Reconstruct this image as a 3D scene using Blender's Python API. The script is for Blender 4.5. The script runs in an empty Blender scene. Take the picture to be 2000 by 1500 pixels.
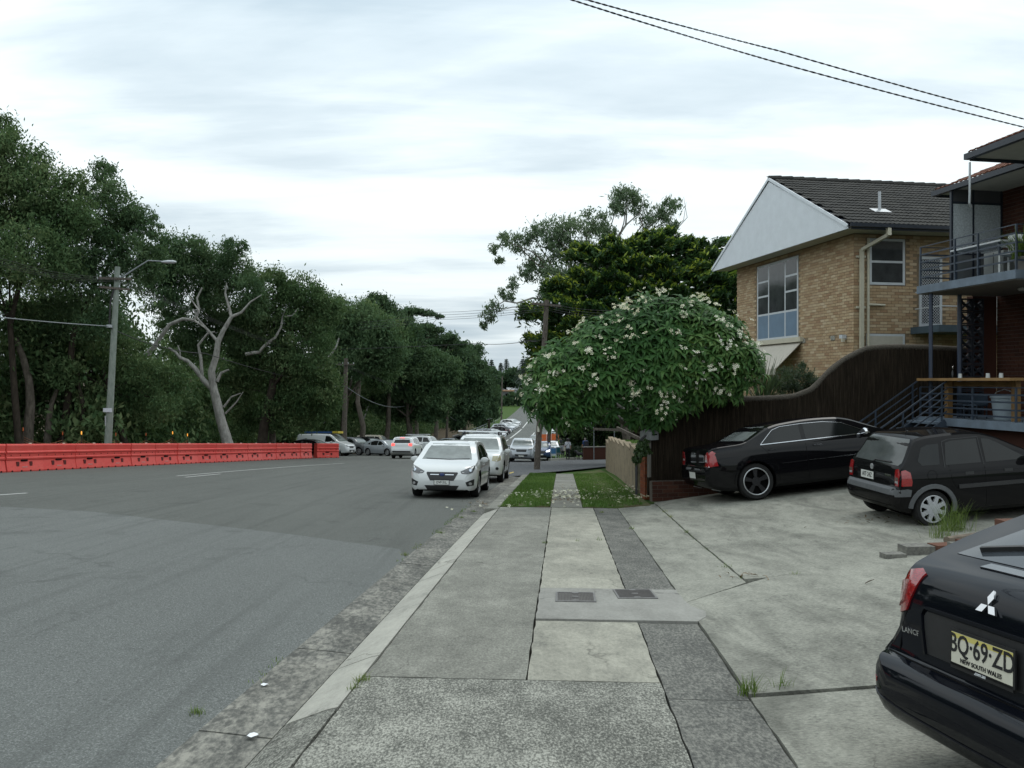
import bpy, bmesh, math, random
import numpy as np
from mathutils import Vector, Matrix, noise
from mathutils.bvhtree import BVHTree
from math import sin, cos, pi, radians, sqrt, hypot, atan2

random.seed(7)
np.random.seed(7)
sc = bpy.context.scene
C = sc.collection

# ---------------------------------------------------------------- camera, sky, sun, exposure
CAM_Z = 1.7
F_PX = 1600.0                       # focal length in pixels of the 2000 x 1500 photograph
HOR = 745.0
cam_data = bpy.data.cameras.new('camera')
cam_data.sensor_width = 36.0
cam_data.lens = 36.0 * F_PX / 2000.0
cam_data.clip_start = 0.05
cam_data.clip_end = 8000.0
cam = bpy.data.objects.new('camera', cam_data)
cam.location = (0, 0, CAM_Z)
cam.rotation_euler = (radians(90) - math.atan((750.0 - HOR) / F_PX), 0, 0)
C.objects.link(cam)
sc.camera = cam

SUN_EL, SUN_AZ = radians(58), radians(25)        # azimuth clockwise from +Y
world = bpy.data.worlds.new('World')
sc.world = world
world.use_nodes = True
wn, wl = world.node_tree.nodes, world.node_tree.links
wn.clear()


def wnode(t, **kw):
    n = wn.new(t)
    for k, v in kw.items():
        setattr(n, k, v)
    return n


w_out = wnode('ShaderNodeOutputWorld')
w_bg = wnode('ShaderNodeBackground')
w_bg.inputs['Strength'].default_value = 0.10
w_sky = wnode('ShaderNodeTexSky', sky_type='NISHITA', sun_disc=False, sun_elevation=SUN_EL,
              sun_rotation=SUN_AZ, altitude=40.0, air_density=1.0, dust_density=3.0, ozone_density=1.0)
w_tc = wnode('ShaderNodeTexCoord')
w_sep = wnode('ShaderNodeSeparateXYZ')
wl.new(w_tc.outputs['Generated'], w_sep.inputs[0])
w_den = wnode('ShaderNodeMath', operation='ADD'); w_den.inputs[1].default_value = 0.16
w_max = wnode('ShaderNodeMath', operation='MAXIMUM'); w_max.inputs[1].default_value = 0.0
wl.new(w_sep.outputs['Z'], w_max.inputs[0])
wl.new(w_max.outputs[0], w_den.inputs[0])
w_dx = wnode('ShaderNodeMath', operation='DIVIDE'); wl.new(w_sep.outputs['X'], w_dx.inputs[0]); wl.new(w_den.outputs[0], w_dx.inputs[1])
w_dy = wnode('ShaderNodeMath', operation='DIVIDE'); wl.new(w_sep.outputs['Y'], w_dy.inputs[0]); wl.new(w_den.outputs[0], w_dy.inputs[1])
w_cmb = wnode('ShaderNodeCombineXYZ')
wl.new(w_dx.outputs[0], w_cmb.inputs[0]); wl.new(w_dy.outputs[0], w_cmb.inputs[1])


def cloud_noise(sx, sy, rot, scale, detail, rough, dist=0.0, off=0.0):
    mp = wnode('ShaderNodeMapping')
    mp.inputs['Scale'].default_value = (sx, sy, 1)
    mp.inputs['Rotation'].default_value = (0, 0, radians(rot))
    mp.inputs['Location'].default_value = (off, off * 0.7, 0)
    wl.new(w_cmb.outputs[0], mp.inputs[0])
    nz = wnode('ShaderNodeTexNoise')
    nz.inputs['Scale'].default_value = scale
    nz.inputs['Detail'].default_value = detail
    nz.inputs['Roughness'].default_value = rough
    nz.inputs['Distortion'].default_value = dist
    wl.new(mp.outputs[0], nz.inputs['Vector'])
    return nz


n1 = cloud_noise(0.75, 1.15, 12, 0.9, 6, 0.50, 0.5, 3.1)
n2 = cloud_noise(0.50, 1.7, -6, 2.0, 7, 0.56, 0.3, 9.7)
w_add = wnode('ShaderNodeMath', operation='MULTIPLY_ADD')
w_add.inputs[1].default_value = 0.55
wl.new(n2.outputs[0], w_add.inputs[0]); wl.new(n1.outputs[0], w_add.inputs[2])
w_ramp = wnode('ShaderNodeValToRGB')
cr = w_ramp.color_ramp
cr.elements[0].position = 0.50; cr.elements[0].color = (0.53, 0.65, 0.73, 1)
cr.elements[1].position = 0.93; cr.elements[1].color = (1.04, 1.12, 1.14, 1)
e = cr.elements.new(0.66); e.color = (0.71, 0.82, 0.88, 1)
e = cr.elements.new(0.79); e.color = (0.94, 1.04, 1.07, 1)
wl.new(w_add.outputs[0], w_ramp.inputs[0])
# overcast skies are brighter overhead (CIE overcast: about 1 + 2 sin(elevation))
w_el = wnode('ShaderNodeMath', operation='MULTIPLY_ADD'); w_el.inputs[1].default_value = 0.75; w_el.inputs[2].default_value = 0.90
wl.new(w_max.outputs[0], w_el.inputs[0])
w_sc = wnode('ShaderNodeVectorMath', operation='SCALE')
wl.new(w_ramp.outputs[0], w_sc.inputs[0]); wl.new(w_el.outputs[0], w_sc.inputs['Scale'])
w_sc2 = wnode('ShaderNodeVectorMath', operation='SCALE'); w_sc2.inputs['Scale'].default_value = 10.1
wl.new(w_sc.outputs[0], w_sc2.inputs[0])
w_mix = wnode('ShaderNodeMix', data_type='RGBA'); w_mix.inputs['Factor'].default_value = 0.94
wl.new(w_sky.outputs[0], w_mix.inputs['A']); wl.new(w_sc2.outputs[0], w_mix.inputs['B'])
wl.new(w_mix.outputs['Result'], w_bg.inputs['Color'])
wl.new(w_bg.outputs[0], w_out.inputs[0])

sun_data = bpy.data.lights.new('sun', 'SUN')
sun_data.energy = 0.6
sun_data.angle = radians(25)
sun_data.color = (1.0, 0.97, 0.92)
sun = bpy.data.objects.new('sun', sun_data)
sd = Vector((sin(SUN_AZ) * cos(SUN_EL), cos(SUN_AZ) * cos(SUN_EL), sin(SUN_EL)))
sun.rotation_euler = sd.to_track_quat('Z', 'Y').to_euler()
sun.location = (0, 0, 60)
C.objects.link(sun)

vs = sc.view_settings
vs.view_transform = 'Standard'
vs.look = 'None'
vs.exposure = 0.0
vs.gamma = 1.0
vs.use_curve_mapping = False
sc.render.engine = 'CYCLES'
sc.cycles.use_denoising = True
sc.cycles.max_bounces = 6
sc.cycles.diffuse_bounces = 2
sc.cycles.glossy_bounces = 3
sc.cycles.transmission_bounces = 4
sc.cycles.transparent_max_bounces = 6
sc.cycles.caustics_reflective = False
sc.cycles.caustics_refractive = False

# ---------------------------------------------------------------- lie of the land
PHI = math.atan(99.0 / F_PX)         # the road runs 3.5 degrees right of the view axis
RS, RC = sin(PHI), cos(PHI)
PROF = [(-60, 2.6), (-20, 1.06), (0, 0), (10, -.54), (20, -1.15), (30, -1.83), (40, -2.55), (50, -3.3), (60, -4.05), (70, -4.8),
        (85, -5.8), (100, -6.6), (120, -7.4), (140, -7.9), (180, -8.4), (220, -8.3), (300, -7.2), (400, -4.2), (470, -2.2),
        (540, -0.5), (700, 2), (1200, 6), (3000, 10)]


def pchip(pts):
    xs = np.array([p[0] for p in pts], float); ys = np.array([p[1] for p in pts], float)
    h = np.diff(xs); dl = np.diff(ys) / h
    m = np.zeros(len(xs))
    for i in range(1, len(xs) - 1):
        if dl[i - 1] * dl[i] > 0:
            w1, w2 = 2 * h[i] + h[i - 1], h[i] + 2 * h[i - 1]
            m[i] = (w1 + w2) / (w1 / dl[i - 1] + w2 / dl[i])
    m[0], m[-1] = dl[0], dl[-1]

    def f(x):
        x = min(max(x, xs[0]), xs[-1])
        i = min(max(int(np.searchsorted(xs, x) - 1), 0), len(h) - 1)
        t = (x - xs[i]) / h[i]
        return ((2 * t ** 3 - 3 * t * t + 1) * ys[i] + (t ** 3 - 2 * t * t + t) * h[i] * m[i]
                + (-2 * t ** 3 + 3 * t * t) * ys[i + 1] + (t ** 3 - t * t) * h[i] * m[i + 1])
    return f


prof = pchip(PROF)
T_ASPH, T_INV, T_KERB = -2.12, -1.68, -1.34


def st(x, y):
    return x * RS + y * RC, x * RC - y * RS


def xy(s, t):
    return s * RS + t * RC, s * RC - t * RS


def cross(s, t):
    if t < T_ASPH:
        c = -0.09 + min(0.012 * (T_ASPH - t), 0.10)
    elif t < T_INV:
        c = -0.12 + 0.03 * (T_INV - t) / (T_INV - T_ASPH)
    elif t < T_KERB:
        c = -0.12 * (T_KERB - t) / (T_KERB - T_INV)
    elif t < 1.2:
        c = 0.0
    else:
        c = (0.04 + 0.075 * min(max((s - 12.5) / 4.5, 0), 1)) * (min(t, 9.0) - 1.2)
    if s > 33 and t > T_ASPH:
        k = min((s - 33) / 6, 1)
        c = c * (1 - k) + (-0.09 + 0.02 * (t - T_ASPH)) * k if t < 3 else c * (1 - k) + 0.05 * k
    return c


def H(x, y):
    s, t = st(x, y)
    return prof(s) + cross(s, t)


def pt(px, py, d):
    """the point at depth d (metres in front of the camera) that the photograph shows at px, py"""
    return Vector(((px - 1000.0) / F_PX * d, d, CAM_Z + (HOR - py) / F_PX * d))


def gp(px, py, dz=0.0):
    """where the line of sight through px, py meets the ground"""
    lo, hi = 1.0, 900.0
    d = 1.5
    while d < 900:
        p = pt(px, py, d)
        if p.z < H(p.x, p.y) + dz:
            break
        lo = d
        d *= 1.03
    hi = d
    for _ in range(30):
        m = (lo + hi) / 2
        p = pt(px, py, m)
        if p.z < H(p.x, p.y) + dz:
            hi = m
        else:
            lo = m
    p = pt(px, py, hi)
    return Vector((p.x, p.y, H(p.x, p.y)))


# ---------------------------------------------------------------- object helpers
def tag(o, label=None, cat=None, group=None, kind=None):
    if label: o['label'] = label
    if cat: o['category'] = cat
    if group: o['group'] = group
    if kind: o['kind'] = kind
    return o


def link(o, parent=None):
    C.objects.link(o)
    if parent is not None:
        o.parent = parent
    return o


def empty(name, loc=(0, 0, 0), rz=0.0, label=None, cat=None, group=None):
    o = bpy.data.objects.new(name, None)
    o.empty_display_size = 0.2
    o.location = loc
    o.rotation_euler = (0, 0, rz)
    link(o)
    return tag(o, label, cat, group)


def mesh_from(name, verts, faces, mat=None, smooth=False):
    me = bpy.data.meshes.new(name)
    me.from_pydata([tuple(v) for v in verts], [], faces)
    if mat is not None:
        for m in (mat if isinstance(mat, (list, tuple)) else [mat]):
            me.materials.append(m)
    if smooth:
        me.polygons.foreach_set('use_smooth', [True] * len(me.polygons))
        if smooth is not True:
            me.set_sharp_from_angle(angle=radians(smooth))
    me.update()
    return me


def np_mesh(name, verts, quads, mat, smooth=False):
    """fast path for big quad soups: verts (n,3), quads (m,k)"""
    me = bpy.data.meshes.new(name)
    verts = np.asarray(verts, np.float32); quads = np.asarray(quads, np.int32)
    k = quads.shape[1]
    me.vertices.add(len(verts)); me.vertices.foreach_set('co', verts.ravel())
    me.loops.add(quads.size); me.loops.foreach_set('vertex_index', quads.ravel())
    me.polygons.add(len(quads))
    me.polygons.foreach_set('loop_start', np.arange(0, quads.size, k, dtype=np.int32))
    if smooth:
        me.polygons.foreach_set('use_smooth', np.ones(len(quads), bool))
    for m in (mat if isinstance(mat, (list, tuple)) else [mat]):
        me.materials.append(m)
    me.update(calc_edges=True)
    return me


class MB:
    """collects simple shapes into one mesh"""

    def __init__(self):
        self.v, self.f = [], []

    def add(self, verts, faces):
        n = len(self.v)
        self.v += [tuple(v) for v in verts]
        self.f += [tuple(i + n for i in f) for f in faces]
        return self

    def box(self, c, size, rz=0.0, M=None):
        sx, sy, sz = size[0] / 2, size[1] / 2, size[2] / 2
        vs_ = []
        for z in (-sz, sz):
            for x, y in ((-sx, -sy), (sx, -sy), (sx, sy), (-sx, sy)):
                p = Vector((x * cos(rz) - y * sin(rz), x * sin(rz) + y * cos(rz), z))
                if M is not None:
                    p = M @ p
                vs_.append(p + Vector(c))
        return self.add(vs_, [(3, 2, 1, 0), (4, 5, 6, 7), (0, 1, 5, 4), (1, 2, 6, 5), (2, 3, 7, 6), (3, 0, 4, 7)])

    def box2(self, a, b):
        return self.box([(a[i] + b[i]) / 2 for i in range(3)], [abs(b[i] - a[i]) for i in range(3)])

    def bar(self, a, b, w, h=None, up=(0, 0, 1)):
        a, b = Vector(a), Vector(b)
        h = w if h is None else h
        d = b - a
        L = d.length
        d.normalize()
        u = Vector(up)
        if abs(d.dot(u)) > 0.98:
            u = Vector((0, 1, 0))
        r = d.cross(u).normalized()
        u = r.cross(d)
        vs_ = []
        for p in (a, b):
            for i, j in ((-1, -1), (1, -1), (1, 1), (-1, 1)):
                vs_.append(p + r * (i * w / 2) + u * (j * h / 2))
        return self.add(vs_, [(0, 1, 2, 3), (7, 6, 5, 4), (0, 4, 5, 1), (1, 5, 6, 2), (2, 6, 7, 3), (3, 7, 4, 0)])

    def tube(self, pts, rad, n=8, cap=True):
        pts = [Vector(p) for p in pts]
        if not isinstance(rad, (list, tuple)):
            rad = [rad] * len(pts)
        base = len(self.v)
        prev = None
        for i, p in enumerate(pts):
            d = (pts[min(i + 1, len(pts) - 1)] - pts[max(i - 1, 0)])
            if d.length < 1e-9:
                d = Vector((0, 0, 1))
            d.normalize()
            if prev is None:
                u = Vector((0, 0, 1)) if abs(d.z) < 0.9 else Vector((1, 0, 0))
                r = d.cross(u).normalized()
            else:
                r = (prev - d * prev.dot(d)).normalized()
            prev = r
            w = d.cross(r)
            for k in range(n):
                a = 2 * pi * k / n
                self.v.append(tuple(p + (r * cos(a) + w * sin(a)) * rad[i]))
        for i in range(len(pts) - 1):
            for k in range(n):
                a, b = base + i * n + k, base + i * n + (k + 1) % n
                self.f.append((a, b, b + n, a + n))
        if cap:
            self.f.append(tuple(base + k for k in range(n))[::-1])
            e_ = base + (len(pts) - 1) * n
            self.f.append(tuple(e_ + k for k in range(n)))
        return self

    def lathe(self, prof_, c=(0, 0, 0), n=16, axis='z', M=None):
        base = len(self.v)
        for r, z in prof_:
            for k in range(n):
                a = 2 * pi * k / n
                p = Vector((r * cos(a), r * sin(a), z))
                if axis == 'y':
                    p = Vector((p.x, p.z, p.y))
                elif axis == 'x':
                    p = Vector((p.z, p.x, p.y))
                if M is not None:
                    p = M @ p
                self.v.append(tuple(p + Vector(c)))
        for i in range(len(prof_) - 1):
            for k in range(n):
                a, b = base + i * n + k, base + i * n + (k + 1) % n
                self.f.append((a, b, b + n, a + n))
        self.f.append(tuple(base + k for k in range(n))[::-1])
        e_ = base + (len(prof_) - 1) * n
        self.f.append(tuple(e_ + k for k in range(n)))
        return self

    def prism(self, poly, z0, z1, axis='z'):
        """extrude a 2-D polygon; axis is the extrusion axis"""
        n = len(poly)
        conv = {'z': lambda p, h: (p[0], p[1], h), 'y': lambda p, h: (p[0], h, p[1]), 'x': lambda p, h: (h, p[0], p[1])}[axis]
        vs_ = [conv(p, z0) for p in poly] + [conv(p, z1) for p in poly]
        fs = [tuple(range(n))[::-1], tuple(range(n, 2 * n))]
        fs += [(i, (i + 1) % n, (i + 1) % n + n, i + n) for i in range(n)]
        return self.add(vs_, fs)

    def build(self, name, mat, parent=None, smooth=False, fix=True, loc=None, rz=None):
        me = mesh_from(name, self.v, self.f, mat, False)
        if fix:
            bm = bmesh.new(); bm.from_mesh(me)
            bmesh.ops.recalc_face_normals(bm, faces=bm.faces)
            bm.to_mesh(me); bm.free()
        if smooth:
            me.polygons.foreach_set('use_smooth', [True] * len(me.polygons))
            me.set_sharp_from_angle(angle=radians(35 if smooth is True else smooth))
        o = bpy.data.objects.new(name, me)
        if loc is not None: o.location = loc
        if rz is not None: o.rotation_euler = (0, 0, rz)
        return link(o, parent)


def obj(name, me, parent=None, loc=None, rot=None, scale=None):
    o = bpy.data.objects.new(name, me)
    if loc is not None: o.location = loc
    if rot is not None: o.rotation_euler = rot
    if scale is not None: o.scale = scale if hasattr(scale, '__len__') else (scale,) * 3
    return link(o, parent)


def copy_tree(o, parent=None):
    c = o.copy()
    C.objects.link(c)
    c.parent = parent
    for ch in o.children:
        copy_tree(ch, c)
    return c


ORD = ['first', 'second', 'third', 'fourth', 'fifth', 'sixth', 'seventh', 'eighth', 'ninth', 'tenth', 'eleventh', 'twelfth',
       'thirteenth', 'fourteenth', 'fifteenth', 'sixteenth', 'seventeenth', 'eighteenth', 'nineteenth', 'twentieth',
       'twenty-first', 'twenty-second', 'twenty-third', 'twenty-fourth', 'twenty-fifth', 'twenty-sixth', 'twenty-seventh', 'twenty-eighth']


# ---------------------------------------------------------------- materials
class NT:
    def __init__(self, name):
        self.m = bpy.data.materials.new(name)
        self.m.use_nodes = True
        self.n, self.l = self.m.node_tree.nodes, self.m.node_tree.links
        self.b = self.n['Principled BSDF']
        self.tc = None

    def node(self, t, ins=None, **kw):
        n = self.n.new(t)
        for k, v in kw.items():
            setattr(n, k, v)
        for k, v in (ins or {}).items():
            if isinstance(v, bpy.types.NodeSocket):
                self.l.new(v, n.inputs[k])
            else:
                n.inputs[k].default_value = v
        return n

    def co(self, scale=(1, 1, 1), rot=(0, 0, 0), loc=(0, 0, 0)):
        if self.tc is None:
            self.tc = self.node('ShaderNodeTexCoord')
        mp = self.node('ShaderNodeMapping', {'Scale': scale, 'Rotation': rot, 'Location': loc})
        self.l.new(self.tc.outputs['Object'], mp.inputs['Vector'])
        return mp.outputs[0]

    def noise(self, scale=5, detail=4, rough=.55, st_=(1, 1, 1), loc=(0, 0, 0), dist=0):
        n = self.node('ShaderNodeTexNoise', {'Scale': scale, 'Detail': detail, 'Roughness': rough, 'Distortion': dist})
        self.l.new(self.co(st_, loc=loc), n.inputs['Vector'])
        return n.outputs[0]

    def ramp(self, fac, stops):
        r = self.node('ShaderNodeValToRGB', {'Fac': fac})
        els = r.color_ramp.elements
        els[0].position, els[-1].position = stops[0][0], stops[-1][0]
        els[0].color, els[-1].color = c4(stops[0][1]), c4(stops[-1][1])
        for p, c in stops[1:-1]:
            els.new(p).color = c4(c)
        return r.outputs[0]

    def mix(self, fac, a, b, mode='MIX'):
        m = self.node('ShaderNodeMix', data_type='RGBA', blend_type=mode)
        for k, v in (('Factor', fac), ('A', a), ('B', b)):
            s = [i for i in m.inputs if i.name == k and i.type == ('VALUE' if k == 'Factor' else 'RGBA')][0]
            if isinstance(v, bpy.types.NodeSocket):
                self.l.new(v, s)
            else:
                s.default_value = v if k == 'Factor' else c4(v)
        return [o for o in m.outputs if o.type == 'RGBA'][0]

    def math(self, op, a, b=0.0, clamp=False):
        m = self.node('ShaderNodeMath', operation=op, use_clamp=clamp)
        for i, v in enumerate((a, b)):
            if isinstance(v, bpy.types.NodeSocket):
                self.l.new(v, m.inputs[i])
            else:
                m.inputs[i].default_value = v
        return m.outputs[0]

    def set(self, color=None, rough=None, metallic=None, spec=None, coat=None, bump=None, bump_d=0.01, bump_s=0.5, sub=None):
        def put(sock, v):
            if isinstance(v, bpy.types.NodeSocket):
                self.l.new(v, self.b.inputs[sock])
            elif v is not None:
                self.b.inputs[sock].default_value = c4(v) if sock == 'Base Color' else v
        put('Base Color', color); put('Roughness', rough); put('Metallic', metallic); put('Specular IOR Level', spec)
        put('Coat Weight', coat)
        if coat is not None:
            self.b.inputs['Coat Roughness'].default_value = 0.04
        if bump is not None:
            bp = self.node('ShaderNodeBump', {'Height': bump, 'Distance': bump_d, 'Strength': bump_s})
            self.l.new(bp.outputs[0], self.b.inputs['Normal'])
        return self.m


def c4(c):
    if isinstance(c, (int, float)):
        return (c, c, c, 1)
    return (c[0], c[1], c[2], 1) if len(c) == 3 else tuple(c)


def srgb(r, g, b, k=1.0):
    f = lambda v: ((v / 255 + .055) / 1.055) ** 2.4 if v > 10 else v / 255 / 12.92
    return (f(r) * k, f(g) * k, f(b) * k)


MATS = {}


def M_plain(name, col, rough=.5, metallic=0.0, spec=.5, var=.12, scale=6.0, coat=None, bump=0.0):
    if name in MATS:
        return MATS[name]
    t = NT(name)
    c = t.noise(scale, 5, .6)
    lo = tuple(v * (1 - var) for v in col); hi = tuple(min(v * (1 + var), 1) for v in col)
    colr = t.ramp(c, [(.3, lo), (.7, hi)])
    t.set(colr, rough, metallic, spec, coat, bump=c if bump else None, bump_d=bump, bump_s=.4)
    MATS[name] = t.m
    return t.m


def M_island(name, cols, rough=.7, dark=.25, bump=.004, scale=40.0, spec=.3):
    """each loose piece (brick, tile, leaf) takes its own colour"""
    if name in MATS:
        return MATS[name]
    t = NT(name)
    g = t.node('ShaderNodeNewGeometry')
    oi = t.node('ShaderNodeObjectInfo')
    r = t.math('FRACT', t.math('ADD', g.outputs['Random Per Island'], oi.outputs['Random']))
    n = len(cols)
    col = t.ramp(r, [(i / max(n - 1, 1), c) for i, c in enumerate(cols)])
    nz = t.noise(scale, 4, .65)
    col = t.mix(t.ramp(nz, [(.35, dark), (.65, 0.0)]), col, tuple(v * .55 for v in cols[0]))
    t.set(col, rough, spec=spec, bump=nz if bump else None, bump_d=bump, bump_s=.5)
    MATS[name] = t.m
    return t.m


def M_leaf(name, cols, trans=.25, rough=.5, spec=.3):
    if name in MATS:
        return MATS[name]
    t = NT(name)
    g = t.node('ShaderNodeNewGeometry')
    big = t.noise(.35, 2, .5)
    r = t.math('ADD', t.math('MULTIPLY', g.outputs['Random Per Island'], .45), t.math('MULTIPLY', t.ramp(big, [(.3, 0.0), (.7, 1.0)]), .55))
    n = len(cols)
    col = t.ramp(r, [(.15 + .7 * i / max(n - 1, 1), c) for i, c in enumerate(cols)])
    t.set(col, rough, spec=spec)
    tr = t.node('ShaderNodeBsdfTranslucent')
    t.l.new(t.mix(.5, col, (.10, .16, .03), 'MIX'), tr.inputs[0])
    mx = t.node('ShaderNodeMixShader', {0: trans})
    t.l.new(t.b.outputs[0], mx.inputs[1]); t.l.new(tr.outputs[0], mx.inputs[2])
    t.l.new(mx.outputs[0], t.n['Material Output'].inputs[0])
    MATS[name] = t.m
    return t.m


def M_emit(name, col, strength):
    t = NT(name)
    t.set(col, .4)
    t.b.inputs['Emission Color'].default_value = c4(col)
    t.b.inputs['Emission Strength'].default_value = strength
    return t.m

# ================================================================ ground, road, footpath
def M_concrete(name, lo, mid, hi, speck=.5, sscale=70.0, stretch=(1, .55, 1), stain=.5, seed=0.0):
    t = NT(name)
    sp = t.noise(sscale, 3, .7, stretch, (seed, 0, 0))
    big = t.noise(.9, 5, .62, loc=(seed, seed, 0))
    med = t.noise(5.5, 5, .65, (1, .6, 1), (0, seed, 0))
    bias = t.math('ADD', t.math('MULTIPLY', big, .42), t.math('MULTIPLY', med, .38))
    v = t.math('ADD', t.math('MULTIPLY', sp, speck), bias)
    v = t.math('MULTIPLY', v, 1.0 / (speck + .8))
    col = t.ramp(v, [(.36, lo), (.47, mid), (.60, hi)])
    st_ = t.noise(1.7, 6, .7, (1, .35, 1), (3 + seed, 1, 0), .6)
    col = t.mix(t.ramp(st_, [(.47, 0.0), (.72, stain)]), col, tuple(c * .45 for c in lo))
    col = t.mix(cracks(t, .55, seed), col, (.03, .028, .024))
    fine = t.noise(220, 2, .6)
    col = t.mix(.18, col, t.ramp(fine, [(.3, .02), (.7, .55)]), 'OVERLAY')
    t.set(col, .88, spec=.25, bump=t.math('ADD', sp, fine), bump_d=.004, bump_s=.55)
    return t.m


def cracks(t, scale, seed):
    """thin wandering cracks, broken up by noise"""
    v = t.node('ShaderNodeTexVoronoi', {'Scale': scale}, feature='DISTANCE_TO_EDGE')
    w = t.node('ShaderNodeTexNoise', {'Scale': 2.2, 'Detail': 5.0})
    co = t.co(loc=(seed, seed, 0))
    t.l.new(co, w.inputs['Vector'])
    add = t.node('ShaderNodeVectorMath', {0: co}, operation='MULTIPLY_ADD')
    t.l.new(w.outputs['Color'], add.inputs[0]); add.inputs[1].default_value = (.9, .9, 0); t.l.new(co, add.inputs[2])
    t.l.new(add.outputs[0], v.inputs['Vector'])
    return t.math('MULTIPLY', t.ramp(v.outputs[0], [(.0, .6), (.005, 0.0)]), t.ramp(t.noise(.6, 3, .5, loc=(seed, 4, 0)), [(.48, 0.0), (.58, 1.0)]))


def M_asphalt(name, base, fleck=.85):
    t = NT(name)
    f1 = t.noise(85, 3, .8)
    f2 = t.noise(48, 3, .7)
    big = t.noise(.35, 5, .6, (1, .45, 1))
    b = t.ramp(big, [(.3, tuple(c * .84 for c in base)), (.7, tuple(c * 1.14 for c in base))])
    col = t.mix(t.ramp(f1, [(.50, 0.0), (.64, fleck)]), b, tuple(min(c * 2.6, .6) for c in base))
    col = t.mix(t.ramp(f2, [(.30, .8), (.50, 0.0)]), col, tuple(c * .45 for c in base))
    track = t.noise(1.6, 4, .6, (2.4, .05, 1), (1.3, 0, 0))
    col = t.mix(t.ramp(track, [(.50, 0.0), (.75, .5)]), col, tuple(c * .62 for c in base))
    spot = t.noise(.9, 4, .6, loc=(7, 2, 0))
    col = t.mix(t.ramp(spot, [(.60, 0.0), (.72, .5)]), col, tuple(c * .55 for c in base))
    col = t.mix(cracks(t, .22, 3.0), col, tuple(c * .6 for c in base))
    t.set(col, .8, spec=.3, bump=t.math('ADD', f1, f2), bump_d=.008, bump_s=.7)
    return t.m


m_asphalt = M_asphalt('old brown asphalt', (.078, .082, .074))
m_asphalt2 = M_asphalt('newer blue grey asphalt', (.104, .110, .104))
m_asphalt3 = M_asphalt('side street asphalt', (.085, .088, .092), fleck=.3)
m_conc_dark = M_concrete('speckled dark concrete', (0.055, 0.057, 0.050), (0.136, 0.136, 0.118), (0.424, 0.420, 0.365), 1.15, 78, stain=.25)
m_conc_mid = M_concrete('grey weathered concrete', (0.121, 0.120, 0.107), (0.192, 0.190, 0.163), (0.313, 0.310, 0.268), .8, 62, stain=.3, seed=2.0)
m_conc_light = M_concrete('pale worn concrete', (0.172, 0.170, 0.146), (0.293, 0.285, 0.238), (0.404, 0.390, 0.326), .45, 38, stain=.3, seed=5.0)
m_conc_strip = M_concrete('charcoal concrete', (.062, .063, .058), (.115, .115, .104), (.25, .245, .215), 1.0, 50, stain=.3, seed=7.0)
m_conc_drive = M_concrete('stained driveway concrete', (0.121, 0.122, 0.104), (0.237, 0.236, 0.202), (0.363, 0.360, 0.306), .9, 48, (.7, 1.3, 1), .7, seed=9.0)
m_conc_pit = M_concrete('smooth grey patch concrete', (.215, .21, .19), (.275, .27, .245), (.335, .33, .30), .3, 40, stain=.12, seed=4.0)
m_kerb = M_concrete('pale kerb concrete', (0.262, 0.260, 0.229), (0.374, 0.365, 0.321), (0.445, 0.435, 0.379), .35, 30, stain=.22, seed=11.0)
m_gutter = M_concrete('gutter concrete', (.065, .066, .060), (.12, .119, .107), (.30, .29, .25), .7, 26, (1, .5, 1), .6, seed=13.0)
m_dirt = M_plain('dark joint dirt', (.035, .033, .026), .95, spec=.1, var=.4, scale=14)
m_white_paint = M_plain('worn white road paint', (.55, .55, .53), .7, var=.22, scale=18)
m_yellow_paint = M_plain('yellow road paint', (.50, .36, .06), .7, var=.2, scale=18)


def ground_mat():
    t = NT('ground of grass and leaf litter')
    sep = t.node('ShaderNodeSeparateXYZ')
    t.l.new(t.co(), sep.inputs[0])
    nz = t.noise(.8, 6, .65)
    fine = t.noise(9, 5, .7)
    grass = t.ramp(fine, [(.3, (.028, .052, .014)), (.7, (.075, .13, .03))])
    litter = t.ramp(fine, [(.3, (.035, .026, .016)), (.7, (.10, .078, .05))])
    # bare leaf litter under the trees left of the road, grass on the right-hand verges
    fac = t.math('ADD', t.math('MULTIPLY', sep.outputs[0], -.25), t.math('MULTIPLY', nz, .8))
    fac = t.math('SUBTRACT', fac, 1.9, True)
    t.set(t.mix(fac, grass, litter), .95, spec=.1, bump=fine, bump_d=.05)
    return t.m


m_ground = ground_mat()


def strip_mesh(name, srange, tl, tr, nt, dz, mat):
    vs_, fs = [], []
    for s in srange:
        a, b = tl(s), tr(s)
        for j in range(nt + 1):
            x, y = xy(s, a + (b - a) * j / nt)
            vs_.append((x, y, H(x, y) + dz))
    for i in range(len(srange) - 1):
        for j in range(nt):
            a = i * (nt + 1) + j
            fs.append((a, a + 1, a + nt + 2, a + nt + 1))
    return mesh_from(name, vs_, fs, mat, True)


def frange(a, b, st_):
    n = max(int(round((b - a) / st_)), 1)
    return [a + (b - a) * i / n for i in range(n + 1)]


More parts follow.
